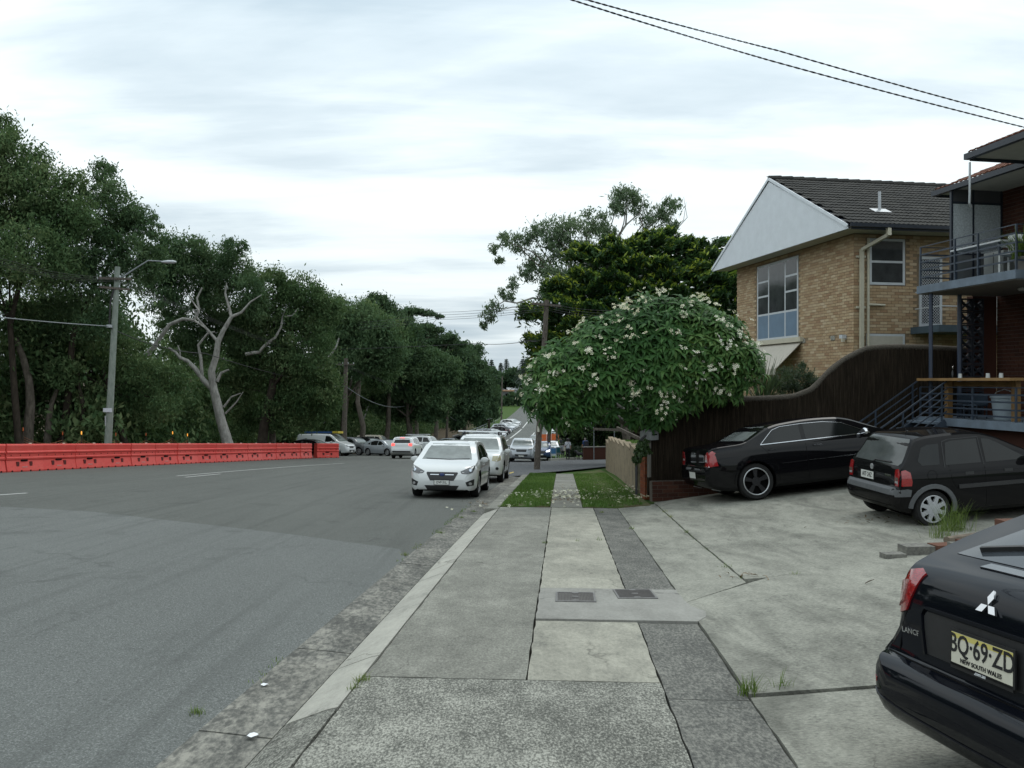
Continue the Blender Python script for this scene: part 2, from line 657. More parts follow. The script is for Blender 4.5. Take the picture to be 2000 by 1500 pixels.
def poly_sheet(name, poly, dz, mat, parent=None, step=2.0, thick=0.0, zf=None):
    """a flat polygon laid over the ground, cut finely enough to follow it"""
    zf = zf or H
    bm = bmesh.new()
    f = bm.faces.new([bm.verts.new((p[0], p[1], 0)) for p in poly])
    if f.normal.z < 0:
        f.normal_update()
    xs = [p[0] for p in poly]; ys = [p[1] for p in poly]
    for ax, lo, hi in ((0, min(xs), max(xs)), (1, min(ys), max(ys))):
        k = math.floor(lo / step) * step + step
        while k < hi:
            co = (k, 0, 0) if ax == 0 else (0, k, 0)
            no = (1, 0, 0) if ax == 0 else (0, 1, 0)
            bmesh.ops.bisect_plane(bm, geom=bm.verts[:] + bm.edges[:] + bm.faces[:], dist=1e-4, plane_co=co, plane_no=no)
            k += step
    if thick:
        r = bmesh.ops.extrude_face_region(bm, geom=bm.faces[:])
        low = [g for g in r['geom'] if isinstance(g, bmesh.types.BMVert)]
        lows = set(low)
        for v in bm.verts:
            z = zf(v.co.x, v.co.y) + dz
            v.co.z = z - thick if v in lows else z
        bmesh.ops.recalc_face_normals(bm, faces=bm.faces)
    else:
        for v in bm.verts:
            v.co.z = zf(v.co.x, v.co.y) + dz
        bmesh.ops.recalc_face_normals(bm, faces=bm.faces)
        if bm.faces and bm.faces[:][0].normal.z < 0:
            bmesh.ops.reverse_faces(bm, faces=bm.faces)
    me = bpy.data.meshes.new(name)
    bm.to_mesh(me); bm.free()
    me.materials.append(mat)
    return obj(name, me, parent)


# the ground sheet reaches the horizon
s_list = frange(-40, 130, 3) + frange(140, 540, 10)[0:] + [600, 700, 900, 1200, 1800, 2600, 3000]
t_list = [-3000, -1500, -700, -300, -150, -80, -50] + frange(-36, 16, 2) + [22, 30, 45, 80, 150, 300, 700, 1500, 3000]
vs_, fs = [], []
for s in s_list:
    for t in t_list:
        x, y = xy(s, t)
        z = prof(s) + cross(s, t) - .09 + (0.0 if abs(t) < 60 else 0.0)
        if -2.2 < t < -1.3:
            z -= .06
        vs_.append((x, y, z))
nt = len(t_list)
for i in range(len(s_list) - 1):
    for j in range(nt - 1):
        a = i * nt + j
        fs.append((a, a + 1, a + nt + 1, a + nt))
ground = obj('ground', mesh_from('ground', vs_, fs, m_ground, True))
tag(ground, kind='structure')


def t_left(s):
    if s < 74: return -23.5
    if s < 96: return -23.5 + (s - 74) / 22 * 8.5
    return -15.0


def t_right(s):
    if s < 60: return T_ASPH
    if s < 66: return T_ASPH + (s - 60) / 6 * 1.0
    return -1.1


road = obj('road', strip_mesh('road', frange(-25, 130, 2.5) + frange(140, 430, 10), t_left, t_right, 10, 0.0, m_asphalt))
tag(road, kind='structure')

# newer asphalt in the foreground
edge = [gp(-400, 975), gp(0, 990), gp(180, 1000), gp(350, 1019), gp(560, 1043), gp(780, 1073)]
poly = [(p.x, p.y) for p in edge] + [xy(s, T_ASPH + .012 + .03 * noise.noise((s * 2.1, 0, 0)) + random.uniform(-.008, .008)) for s in frange(10.9, -5, .12)] + [xy(-6, T_ASPH - .01), xy(-6, -12), xy(6, -18)]
o = poly_sheet('asphalt_patch', poly, .004, m_asphalt2, road)

# side street, skewed to the right
N0, N1 = gp(1046, 924), gp(1188, 911)
dN = (N1 - N0).normalized()
F0, F1 = gp(1052, 901), gp(1182, 894)
dF = (F1 - F0).normalized()
side_poly = [xy(33.0, T_ASPH - 1.5), xy(33.2, T_ASPH), (N0.x, N0.y), (N1.x, N1.y), (N1.x + dN.x * 40, N1.y + dN.y * 40),
             (F1.x + dF.x * 40, F1.y + dF.y * 40), (F1.x, F1.y), (F0.x, F0.y), xy(62, T_ASPH), xy(63, T_ASPH - 1.5)]
side = poly_sheet('side_street', side_poly, .006, m_asphalt3)
tag(side, kind='structure')
# concrete kerb of the far side of that street
mb = MB()
k0, k1 = F0 + dF * 1.5, F1 + dF * 40
n = 24
for i in range(n):
    a, b = k0.lerp(k1, i / n), k0.lerp(k1, (i + 1) / n)
    a.z, b.z = H(a.x, a.y) + .06, H(b.x, b.y) + .06
    mb.bar(a, b, .16, .2)
tag(mb.build('side_street_kerb', m_kerb), kind='structure')


# ---------------------------------------------------------------- road markings
def marking(pts, w, mat=m_white_paint):
    pts = [Vector(p) for p in pts]
    vs_, fs = [], []
    fine = []
    for a, b in zip(pts[:-1], pts[1:]):
        k = max(int((b - a).length / 2), 1)
        fine += [a.lerp(b, i / k) for i in range(k)]
    fine.append(pts[-1])
    for i, p in enumerate(fine):
        d = (fine[min(i + 1, len(fine) - 1)] - fine[max(i - 1, 0)])
        r = Vector((d.y, -d.x, 0)).normalized() * (w / 2)
        for q in (p - r, p + r):
            vs_.append((q.x, q.y, H(q.x, q.y) + .008))
    for i in range(len(fine) - 1):
        fs.append((2 * i, 2 * i + 1, 2 * i + 3, 2 * i + 2))
    return obj('road_marking', mesh_from('road_marking', vs_, fs, mat), road)


marking([gp(-140, 977), gp(52, 963.5)], .13)
marking([gp(345, 930), gp(500, 917), gp(600, 909.5), gp(672, 905)], .11)
marking([gp(362, 932.5), gp(430, 926)], .11)
marking([xy(88, -9.0) + (0,), xy(170, -8.7) + (0,), xy(300, -8.7) + (0,)], .22)
marking([gp(985, 876), gp(1005, 874)], .3)
for s0, s1, t in ((100, 128, -5.6), (135, 160, -5.5), (100, 130, -4.6), (140, 160, -4.6), (110, 135, -3.0), (150, 180, -3.0)):
    marking([xy(s0, t) + (0,), xy(s1, t) + (0,)], .18, m_yellow_paint if t == -5.6 else m_white_paint)
marking([gp(994, 925), gp(1014, 919), gp(1022, 916)], .12, m_yellow_paint)

# ---------------------------------------------------------------- kerb and gutter
kerb = empty('kerb'); tag(kerb, kind='structure')


def profile_run(name, section, s0, s1, mat, parent, step=1.0, path=None):
    """sweep a (t, z) section along the road from s0 to s1"""
    ss = frange(s0, s1, step)
    vs_, fs = [], []
    n = len(section)
    for s in ss:
        for t, z in section:
            x, y = xy(s, t)
            vs_.append((x, y, prof(s) + z))
    for i in range(len(ss) - 1):
        for j in range(n):
            a, b = i * n + j, i * n + (j + 1) % n
            fs.append((a, b, b + n, a + n))
    fs.append(tuple(range(n)))
    fs.append(tuple(range((len(ss) - 1) * n, len(ss) * n))[::-1])
    mb = MB(); mb.add(vs_, fs)
    return mb.build(name, mat, parent, smooth=25)


lay = [(T_INV + .004, -.30), (T_INV + .004, -.122), (T_INV + .03, -.105), (T_KERB - .07, -.015), (T_KERB - .012, -.002), (T_KERB - .008, -.30)]
for a, b, m in ((-5, 4.82, m_conc_dark), (4.85, 5.95, m_kerb), (5.97, 9.36, m_kerb), (9.38, 13.0, m_kerb), (13.03, 17.1, m_kerb)):
    profile_run('kerb_stone', lay, a, b, m, kerb)
up = [(T_INV + .004, -.30), (T_INV + .004, -.12), (T_INV + .05, -.02), (T_INV + .09, 0.0), (T_KERB - .03, 0.0), (T_KERB - .01, -.02), (T_KERB - .008, -.30)]
for a, b in ((17.15, 20.4), (20.43, 24), (24.03, 28), (28.03, 32.6)):
    profile_run('kerb_stone', up, a, b, m_conc_mid, kerb)
pan = [(T_ASPH + .004, -.30), (T_ASPH + .004, -.086), (T_ASPH + .10, -.092), (T_INV - .002, -.121), (T_INV - .002, -.30)]
for a, b in ((-5, 4.63), (4.65, 6.4), (6.42, 10.5), (10.53, 14.6), (14.63, 18.8), (18.83, 24), (24.03, 30), (30.03, 33)):
    profile_run('gutter_slab', pan, a, b, m_gutter, kerb)

# ---------------------------------------------------------------- footpath and driveway slabs
footpath = empty('footpath'); tag(footpath, kind='structure')
bed = poly_sheet('slab_bed', [xy(-5, T_KERB - .01), xy(17.6, T_KERB - .01), xy(17.6, 14), xy(-5, 14)], -.045, m_dirt, footpath, step=.6)
G = .007


def jitter_edge(p, q, k, amp):
    """a slightly uneven edge between two corners"""
    out = []
    for i in range(k):
        f = i / k
        s = p[0] + (q[0] - p[0]) * f; t = p[1] + (q[1] - p[1]) * f
        if 0 < i:
            s += random.uniform(-amp, amp); t += random.uniform(-amp, amp)
        out.append((s, t))
    return out


def slab(corners, mat, parent=footpath, dz=0.0, rough=.006):
    """corners in (s, t), shrunk by the joint width"""
    cs = sum(c[0] for c in corners) / len(corners); ct = sum(c[1] for c in corners) / len(corners)
    inn = [(c[0] + math.copysign(G, cs - c[0]), c[1] + math.copysign(G, ct - c[1])) for c in corners]
    poly = []
    for i in range(len(inn)):
        p, q = inn[i], inn[(i + 1) % len(inn)]
        poly += jitter_edge(p, q, max(int(hypot(p[0] - q[0], p[1] - q[1]) / .16), 1), rough)
    return poly_sheet('slab', [xy(s, t) for s, t in poly], dz, mat, parent, step=1.6, thick=.05)


def rect(s0, s1, t0, t1):
    return [(s0, t0), (s1, t0), (s1, t1), (s0, t1)]


slab(rect(-5, 5.45, T_KERB, .65), m_conc_dark)
slab(rect(5.45, 11.3, T_KERB, -.24), m_conc_mid)
slab(rect(11.3, 17.55, T_KERB, -.24), m_conc_mid, dz=-.003)
slab(rect(5.45, 7.12, -.24, .65), m_conc_light)
pitslab = slab([(7.12, -.24), (7.12, 1.17), (7.3, 1.27), (7.5, 1.30), (7.75, 1.2), (8.0, 1.175), (8.5, 1.17), (8.5, -.24)], m_conc_pit, dz=.016)
slab(rect(8.5, 11.3, -.24, .65), m_conc_light)
slab(rect(11.3, 17.55, -.24, .65), m_conc_light, dz=-.004)
slab(rect(-5, 5.15, .65, 1.165), m_conc_strip, dz=-.004)
slab(rect(5.15, 7.12, .65, 1.165), m_conc_strip, dz=-.006)
slab(rect(8.5, 17.55, .65, 1.165), m_conc_strip, dz=-.005)
driveway = empty('driveway'); tag(driveway, kind='structure')
slab([(-5, 1.165), (5.2, 1.165), (5.45, 2.6), (5.5, 5), (5.9, 12), (-5, 12)], m_conc_drive, driveway, dz=.0)
slab([(5.22, 1.165), (7.9, 1.165), (8.4, 1.60), (9.05, 2.2), (9.7, 3.2), (10.2, 4.2), (11.5, 12), (5.92, 12), (5.52, 5), (5.47, 2.6)], m_conc_drive, driveway, dz=.012)
slab([(7.94, 1.165), (12.3, 1.165), (12.3, 1.96), (8.87, 1.96), (8.44, 1.60)], m_conc_drive, driveway, dz=.0)
slab(rect(12.3, 17.6, 1.165, 1.96), m_conc_drive, driveway, dz=-.003)
slab([(9.05, 1.97), (17.9, 1.97), (22.0, 12), (11.52, 12), (10.22, 4.2), (9.72, 3.2), (9.1, 2.24)], m_conc_drive, driveway, dz=.004)

# pit lids, each a frame with a ribbed plate
m_lid = M_plain('worn iron pit lid', (.075, .068, .064), .6, .3, var=.3, scale=30)
m_lidframe = M_plain('pit lid frame', (.16, .155, .15), .6, .3, var=.25, scale=30)
for k, (px, py, lab) in enumerate(((1124, 1170, 'left of the two ribbed iron pit lids set in the footpath'),
                                   (1240, 1164, 'right of the two ribbed iron pit lids set in the footpath'))):
    p = gp(px, py)
    q = gp(px, py - 8)
    slope = (q.z - p.z) / (q.y - p.y)
    e = empty('pit_lid', (p.x, p.y, p.z + .019), -PHI - (0.02, 0.05)[k], lab, 'pit lid')
    e.rotation_euler = (math.atan(slope), 0, -PHI + (.0, .06)[k])
    w, h = .39, .44
    mb = MB()
    for a, b in (((-w / 2, -h / 2), (w / 2, -h / 2 + .025)), ((-w / 2, h / 2 - .025), (w / 2, h / 2)),
                 ((-w / 2, -h / 2 + .025), (-w / 2 + .02, h / 2 - .025)), ((w / 2 - .02, -h / 2 + .025), (w / 2, h / 2 - .025))):
        mb.box2((a[0], a[1], -.02), (b[0], b[1], .006))
    mb.build('frame', m_lidframe, e)
    mb = MB()
    mb.box2((-w / 2 + .022, -h / 2 + .027, -.02), (w / 2 - .022, h / 2 - .027, -.004))
    mb.build('plate', m_dirt, e)
    nrib = 24
    ribs = MB()
    for i in range(nrib):
        x = -w / 2 + .03 + (w - .06) * i / (nrib - 1)
        ribs.box2((x - .0045, -h / 2 + .03, -.004), (x + .0045, h / 2 - .03, .005))
    ribs.build('rib_pattern', m_lid, e)
    for y in (-h / 2 + .05, 0, h / 2 - .05):
        mb = MB(); mb.box2((-.03, y - .018, -.003), (.03, y + .018, .007))
        mb.build('lifting_lug', m_lidframe, e)


# ---------------------------------------------------------------- grass
m_blade = M_leaf('grass blades', [(.045, .10, .016), (.085, .175, .03), (.14, .23, .05)], .35)
m_blade_dry = M_leaf('weeds', [(.09, .15, .03), (.15, .22, .05), (.27, .27, .10)], .35)
def lawn_mat():
    t = NT('patchy lawn base')
    col = t.mix(t.ramp(t.noise(2.6, 5, .65), [(.44, .9), (.62, 0.0)]), t.ramp(t.noise(14, 4, .6), [(.3, (.035, .075, .016)), (.7, (.085, .15, .034))]), (.10, .085, .05))
    return t.set(col, .95, spec=.1)


m_lawn = lawn_mat()


def blades(name, pts, hgt, wid, mat, lean=.5, parent=None, kind='stuff'):
    """one bent blade (two quads) at every point"""
    n = len(pts)
    pts = np.asarray(pts)
    a = np.random.rand(n) * 2 * pi
    h = hgt * (0.5 + np.random.rand(n))
    dx, dy = np.cos(a), np.sin(a)
    wx, wy = -dy * wid / 2, dx * wid / 2
    ln = lean * h * (0.3 + np.random.rand(n))
    V = np.zeros((n, 6, 3), np.float32)
    for k, (f, g) in enumerate(((0, 0), (.55, .35), (1, 1))):
        ww = (1, .8, .08)[k]
        V[:, 2 * k, 0] = pts[:, 0] + dx * ln * g - wx * ww; V[:, 2 * k, 1] = pts[:, 1] + dy * ln * g - wy * ww
        V[:, 2 * k + 1, 0] = pts[:, 0] + dx * ln * g + wx * ww; V[:, 2 * k + 1, 1] = pts[:, 1] + dy * ln * g + wy * ww
        V[:, 2 * k, 2] = V[:, 2 * k + 1, 2] = pts[:, 2] + h * f
    base = (np.arange(n) * 6)[:, None]
    Q = np.concatenate([base + np.array([[0, 1, 3, 2]]), base + np.array([[2, 3, 5, 4]])])
    o = obj(name, np_mesh(name, V.reshape(-1, 3), Q, mat), parent)
    if kind:
        o['kind'] = kind
    return o


def scatter_st(s0, s1, t0, t1, n, dz=0.0):
    out = []
    for _ in range(n):
        s, t = random.uniform(s0, s1), random.uniform(t0, t1)
        x, y = xy(s, t)
        if noise.noise((x * 2.3, y * 2.3, 0)) < -.32 and random.random() < .85: continue
        out.append((x, y, H(x, y) + dz))
    return out


verge_l = [xy(17.6, T_KERB), xy(33.2, T_KERB), xy(33.4, -.27), xy(17.6, -.27)]
verge_r = [xy(17.6, .43), xy(33.4, .43), xy(39, 1.75), xy(17.4, 1.85)]
for poly, s0, s1, t0, t1, n, lab in ((verge_l, 17.6, 33.2, T_KERB + .02, -.27, 15000, 'mown grass strip between the kerb and the path'),
                                     (verge_r, 17.5, 33.0, .43, 1.7, 17000, 'mown grass strip between the path and the low wall')):
    o = poly_sheet('verge', poly, .012, m_lawn, thick=.06)
    tag(o, kind='structure')
    g = blades('grass', scatter_st(s0, s1, t0, t1, n, .01), .055, .014, m_blade)
    tag(g, lab, 'grass')
path_far = poly_sheet('narrow_path', [xy(17.56, -.26), xy(33.6, -.26), xy(33.8, .42), xy(17.56, .42)], .006, m_conc_mid, step=2, thick=.05)
tag(path_far, kind='structure')
for s in (27.5, 33.0):
    o = poly_sheet('path_joint_band', [xy(s, -.25), xy(s + .5, -.25), xy(s + .5, .41), xy(s, .41)], .012, m_conc_pit, path_far)

# weeds in the joints
weed_spots = [(1525, 1345, .16, 26), (1463, 1355, .17, 70), (1555, 1124, .12, 30), (1234, 1033, .09, 30), (1415, 1108, .08, 24), (1340, 1040, .05, 20),
              (1310, 1010, .06, 26), (1175, 1001, .06, 26), (1064, 1061, .04, 18), (385, 1396, .10, 50), (790, 1085, .09, 60), (860, 1042, .10, 60),
              (900, 1012, .12, 60), (925, 1000, .12, 60), (708, 1330, .10, 60), (690, 1345, .06, 30), (1860, 1040, .60, 220), (1835, 1052, .40, 80),
              (975, 990, .10, 40), (1128, 1057, .03, 14), (1170, 1055, .03, 14), (1298, 1000, .07, 22)]
pts_, hs = [], []
for k, (px, py, hh, n) in enumerate(weed_spots):
    p = gp(px, py)
    r = .012 + hh * .16
    pp = []
    for _ in range(n):
        x, y = p.x + random.gauss(0, r), p.y + random.gauss(0, r * .8)
        pp.append((x, y, H(x, y) - .01))
    if hh >= .16:
        o = blades('grass_tuft', pp, hh * .55, .006, m_blade_dry, .7, kind=None)
        tag(o, {1525: 'small weed tuft on the driveway joint, right of a bigger tuft', 1463: 'bushy green weed tuft at the corner where driveway slabs meet',
                1860: 'tall grass clump beside the broken brick wall', 1835: 'short grass beside the tall clump near the hatchback wheel'}[px], 'weed')
    else:
        pts_ += pp
weeds = blades('joint_weeds', pts_, .045, .005, m_blade_dry, .8)
tag(weeds, 'low weeds growing along the kerb and slab joints', 'weeds')
# a line of weeds down the joint of the driveway
pl = []
for _ in range(420):
    s = random.uniform(9.0, 17.4); x, y = xy(s, 1.965 + random.gauss(0, .015))
    if noise.noise((s * 1.3, 0, 0)) > -.1:
        pl.append((x, y, H(x, y) - .03))
for _ in range(500):
    s = random.uniform(5.5, 18.5); x, y = xy(s, T_ASPH + random.gauss(-.01, .03))
    if noise.noise((s * .8, 3, 0)) > (.12 if s < 13 else -.2):
        pl.append((x, y, H(x, y)))
tag(blades('joint_weeds', pl, .035, .006, m_blade_dry, 1.0), 'weeds along the driveway joint and gutter edge', 'weeds')

# bits of litter and a twig
m_paper = M_plain('white paper scrap', (.75, .76, .78), .7, var=.05)
for k, (px, py, sz, lab) in enumerate(((517, 1342, .03, 'crumpled white paper scrap lying in the gutter'), (492, 1445, .035, 'flat white paper scrap against the kerb near the bottom edge'))):
    p = gp(px, py)
    mb = MB()
    ring = [(sz * (.7 + .5 * random.random()) * cos(a), sz * (.6 + .4 * random.random()) * sin(a), random.uniform(.012, .03)) for a in [i * pi / 4 for i in range(8)]]
    mb.add(ring + [(0, 0, .025), (.3 * sz, .1 * sz, .01)], [(i, (i + 1) % 8, 8) for i in range(8)])
    o = mb.build('paper_scrap', m_paper, loc=p)
    tag(o, lab, 'litter')
m_twig = M_plain('brown twig', (.07, .05, .035), .9)
for px, py, L, a, lab in ((1700, 1142, .2, .5, 'thin brown twig lying on the driveway near the parked car'),):
    p = gp(px, py)
    mb = MB().tube([(-L / 2, -.02, .03), (0, .01, .034), (L / 2, .03, .035)], [.004, .006, .003], 5)
    tag(mb.build('twig', m_twig, loc=p, rz=a), lab, 'twig')

# ================================================================ cars
def M_carpaint(name, col, rough=.28, metallic=0.0, flake=0.0, dirt=.12):
    if name in MATS: return MATS[name]
    t = NT(name)
    d = t.noise(7, 5, .7)
    z = t.node('ShaderNodeSeparateXYZ'); t.l.new(t.co(), z.inputs[0])
    low = t.math('SUBTRACT', 1.0, t.math('MULTIPLY', z.outputs[2], 1.6), True)      # road dirt sits on the sills
    fac = t.math('MULTIPLY', t.math('ADD', t.math('MULTIPLY', d, .6), low), dirt)
    c = t.mix(fac, col, (.16, .14, .11))
    t.set(c, t.math('ADD', t.math('MULTIPLY', d, .10), rough), metallic, (.0 if col[0] < .02 else .25) if metallic == 0 else .5, coat=(.4 if col[0] > .005 else .55) if col[0] < .02 else 1.0)
    MATS[name] = t.m
    return t.m


m_paint = {
    'black': M_carpaint('black car paint', (.004, .004, .005), .35, dirt=.012),
    'faded_black': M_carpaint('faded black car paint', (.006, .006, .007), .42, dirt=.03),
    'navy_black': M_carpaint('blue black car paint', (.004, .005, .008), .35, dirt=.012),
    'white': M_carpaint('white car paint', (.62, .64, .64), .3, dirt=.10),
    'silver': M_carpaint('silver car paint', (.36, .39, .42), .3, .35),
    'grey': M_carpaint('grey car paint', (.11, .12, .13), .3, .3),
    'blue': M_carpaint('blue car paint', (.02, .05, .14), .28),
    'cream': M_carpaint('cream car paint', (.52, .48, .38), .32),
    'red': M_carpaint('dark red car paint', (.16, .02, .02), .3),
}


def M_glass_dark(name, col=(.006, .007, .007), rough=.03):
    if name in MATS: return MATS[name]
    t = NT(name)
    d = t.noise(3, 3, .6)
    t.set(t.ramp(d, [(.3, col), (.7, tuple(c * 1.6 for c in col))]), t.math('ADD', t.math('MULTIPLY', d, .05), rough), 0.0, .36)
    MATS[name] = t.m
    return t.m


m_wglass = M_glass_dark('dark car glass')
m_screen = M_glass_dark('windscreen glass', (.13, .145, .14), .05)  # base lifted: sky reflection and interior light put into the colour
m_black_plastic = M_plain('black plastic trim', (.018, .018, .019), .55, var=.2, scale=30)
m_grey_plastic = M_plain('faded grey plastic bumper', (.085, .09, .095), .65, var=.15, scale=20)
m_rubber = M_plain('tyre rubber', (.018, .018, .018), .85, spec=.2, var=.3, scale=30)
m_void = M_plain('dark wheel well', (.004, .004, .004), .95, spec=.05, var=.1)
m_gap = M_plain('panel gap', (.003, .003, .003), .8, spec=.1, var=.1)
m_alloy = M_plain('silver alloy', (.46, .47, .48), .35, .6, var=.1, scale=30)
m_alloy_dark = M_plain('dark alloy', (.03, .03, .032), .35, .5, var=.2, scale=30)
m_hub = M_plain('silver hub cap', (.42, .43, .45), .42, .25, var=.12, scale=30)
m_chrome = M_plain('chrome trim', (.62, .63, .65), .12, 1.0, var=.04)
m_plate_w = M_plain('white number plate', (.62, .63, .60), .45, var=.06)
m_plate_y = M_plain('yellow number plate', (.60, .52, .16), .45, var=.08)
m_ink = M_plain('black lettering', (.012, .012, .014), .5, var=.05)
m_white_ink = M_plain('white lettering', (.7, .72, .74), .4, var=.05)
m_plate_frame = M_plain('plate surround', (.012, .012, .013), .4, var=.1)


def M_lens(name, col, rough=.12):
    t = NT(name)
    n = t.noise(60, 2, .5, (1, 1, 3))
    t.set(t.ramp(n, [(.35, tuple(c * .55 for c in col)), (.65, col)]), rough, 0, .6, coat=.8)
    MATS[name] = t.m
    return t.m


m_red_lens = M_lens('red tail lamp lens', (.33, .012, .015))
m_clear_lens = M_lens('clear lamp lens', (.42, .42, .42))
m_amber_lens = M_lens('smoked lamp lens', (.16, .10, .08))
m_head_lens = M_lens('headlamp lens', (.06, .062, .066))
m_old_lens = M_lens('yellowed headlamp lens', (.46, .42, .26))
m_lamp_core = M_plain('projector lens', (.5, .55, .62), .1, .6, var=.1)
m_brake_lit = M_emit('lit brake lamp', (.9, .06, .05), 2.2)
m_bulb_lit = M_emit('lit headlamp', (.9, .95, 1.0), 3.0)


def text_mesh(name, body, size, mat, align='CENTER', extrude=.001, xs=1.0):
    cu = bpy.data.curves.new(name, 'FONT')
    cu.body = body
    cu.size = size
    cu.align_x = align
    cu.align_y = 'CENTER'
    cu.extrude = extrude
    cu.offset = size * .012
    cu.resolution_u = 3
    tmp = bpy.data.objects.new('tmp_text', cu)
    C.objects.link(tmp)
    bpy.context.view_layer.update()
    dg = bpy.context.evaluated_depsgraph_get()
    me = bpy.data.meshes.new_from_object(tmp.evaluated_get(dg))
    bpy.data.objects.remove(tmp, do_unlink=True)
    bpy.data.curves.remove(cu)
    me.name = name
    if xs != 1.0:
        for v in me.vertices: v.co.x *= xs
    me.materials.clear(); me.materials.append(mat)
    return me


def ring_points(W, zb, zs, zt, tum):
    h = max(zt - zs, .004)
    a, b = min(.3 * h, .035), min(.32 * h, .10)
    wr = W * .945 - tum * max(h - .08, 0)
    side = zs - zb
    P = [(0, zb), (.45 * W, zb), (.80 * W, zb), (.915 * W, zb + .015), (.965 * W, zb + min(.07, .2 * side)), (.985 * W, zb + .30 * side),
         (W, zb + .52 * side), (.997 * W, zb + .74 * side), (.985 * W, zb + .91 * side), (.965 * W, zs), (.945 * W, zs + a),
         (W * .945 + (wr - W * .945) * .5, zs + a + (h - a - b) * .5), (wr, zt - b), (wr - b * .22, zt - b * .52), (wr - b * .7, zt - b * .22),
         (wr * .62, zt - b * .06 - .006 * (h > .2)), (wr * .3, zt - .002), (0, zt)]
    return P


def car_body(spec, name='body'):
    L, W = spec['L'], spec['W'] / 2
    T, B, S = pchip(spec['top']), pchip(spec['bot']), pchip(spec['belt'])
    PL = pchip(spec['plan'])
    tum = spec.get('tum', .30)
    xs = set()
    for k in ('top', 'bot', 'plan'):
        xs |= {round(p[0], 4) for p in spec[k]}
    xs = sorted(xs)
    fine = []
    for a, b in zip(xs[:-1], xs[1:]):
        n = max(2, min(8, int((b - a) / .09) + 1)) if b - a > .02 else 1
        fine += [a + (b - a) * i / n for i in range(n)]
    fine.append(xs[-1])
    rings = []
    P2 = pchip(spec['plan2']) if 'plan2' in spec else None
    for x in fine:
        zt = T(x); zb = min(B(x), zt - .05)
        zs = min(S(x), zt - .012 if zt - zb > .1 else (zt + zb) / 2)
        zs = max(zs, zb + .02)
        w = W * PL(x)
        hp = ring_points(w, zb, zs, zt, tum)
        if P2:                                     # the upper body draws in more than the bumper
            f2 = P2(x)
            hp = [(y * (1 + (f2 - 1) * min(max((z - .54) / .12, 0), 1)), z) for y, z in hp]
        full = [(y, z) for y, z in hp] + [(-y, z) for y, z in hp[-2:0:-1]]
        rings.append([(x, y, z) for y, z in full])
    n = len(rings[0])
    vs_ = [v for r in rings for v in r]
    fs = []
    for i in range(len(rings) - 1):
        for k in range(n):
            a, b = i * n + k, i * n + (k + 1) % n
            fs.append((a, b, b + n, a + n))
    fs.append(tuple(range(n)))
    e = (len(rings) - 1) * n
    fs.append(tuple(e + k for k in range(n)))
    me = mesh_from(name, vs_, fs, None)
    bm = bmesh.new(); bm.from_mesh(me)
    bmesh.ops.recalc_face_normals(bm, faces=bm.faces)
    bm.to_mesh(me); bm.free()
    return me


def cut_arches(me, spec):
    """cut the wheel wells out of the closed shell"""
    W = spec['W'] / 2
    tmp = bpy.data.objects.new('tmp_body', me); C.objects.link(tmp)
    mb = MB()
    ra, R = spec['arch'], spec['wr']
    for x in spec['axles']:
        for sgn in (-1, 1):
            c = (x, 0, R)
            y0, y1 = (W - .30) * sgn, (W + .2) * sgn
            mb.lathe([(ra, min(y0, y1)), (ra, max(y0, y1))], c, 28, 'y')
    cut = mb.build('tmp_cut', None)
    md = tmp.modifiers.new('b', 'BOOLEAN')
    md.operation = 'DIFFERENCE'; md.object = cut; md.solver = 'EXACT'
    bpy.context.view_layer.update()
    dg = bpy.context.evaluated_depsgraph_get()
    out = bpy.data.meshes.new_from_object(tmp.evaluated_get(dg))
    bpy.data.objects.remove(tmp, do_unlink=True)
    cm = cut.data
    bpy.data.objects.remove(cut, do_unlink=True); bpy.data.meshes.remove(cm)
    return out


def finish_body(me, spec, mats):
    W = spec['W'] / 2
    me.materials.clear()
    for m in mats: me.materials.append(m)
    ra, R = spec['arch'], spec['wr']
    split = spec.get('cladding')                   # height below which the sills are plastic
    for p in me.polygons:
        c = p.center
        mi = 0
        for x in spec['axles']:
            d = hypot(c.x - x, c.z - R)
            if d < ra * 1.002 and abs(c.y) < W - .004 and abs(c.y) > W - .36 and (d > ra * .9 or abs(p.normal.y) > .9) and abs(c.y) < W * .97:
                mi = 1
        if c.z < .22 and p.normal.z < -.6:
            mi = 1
        p.material_index = mi
        p.use_smooth = True
    me.set_sharp_from_angle(angle=radians(spec.get('sharp', 28)))


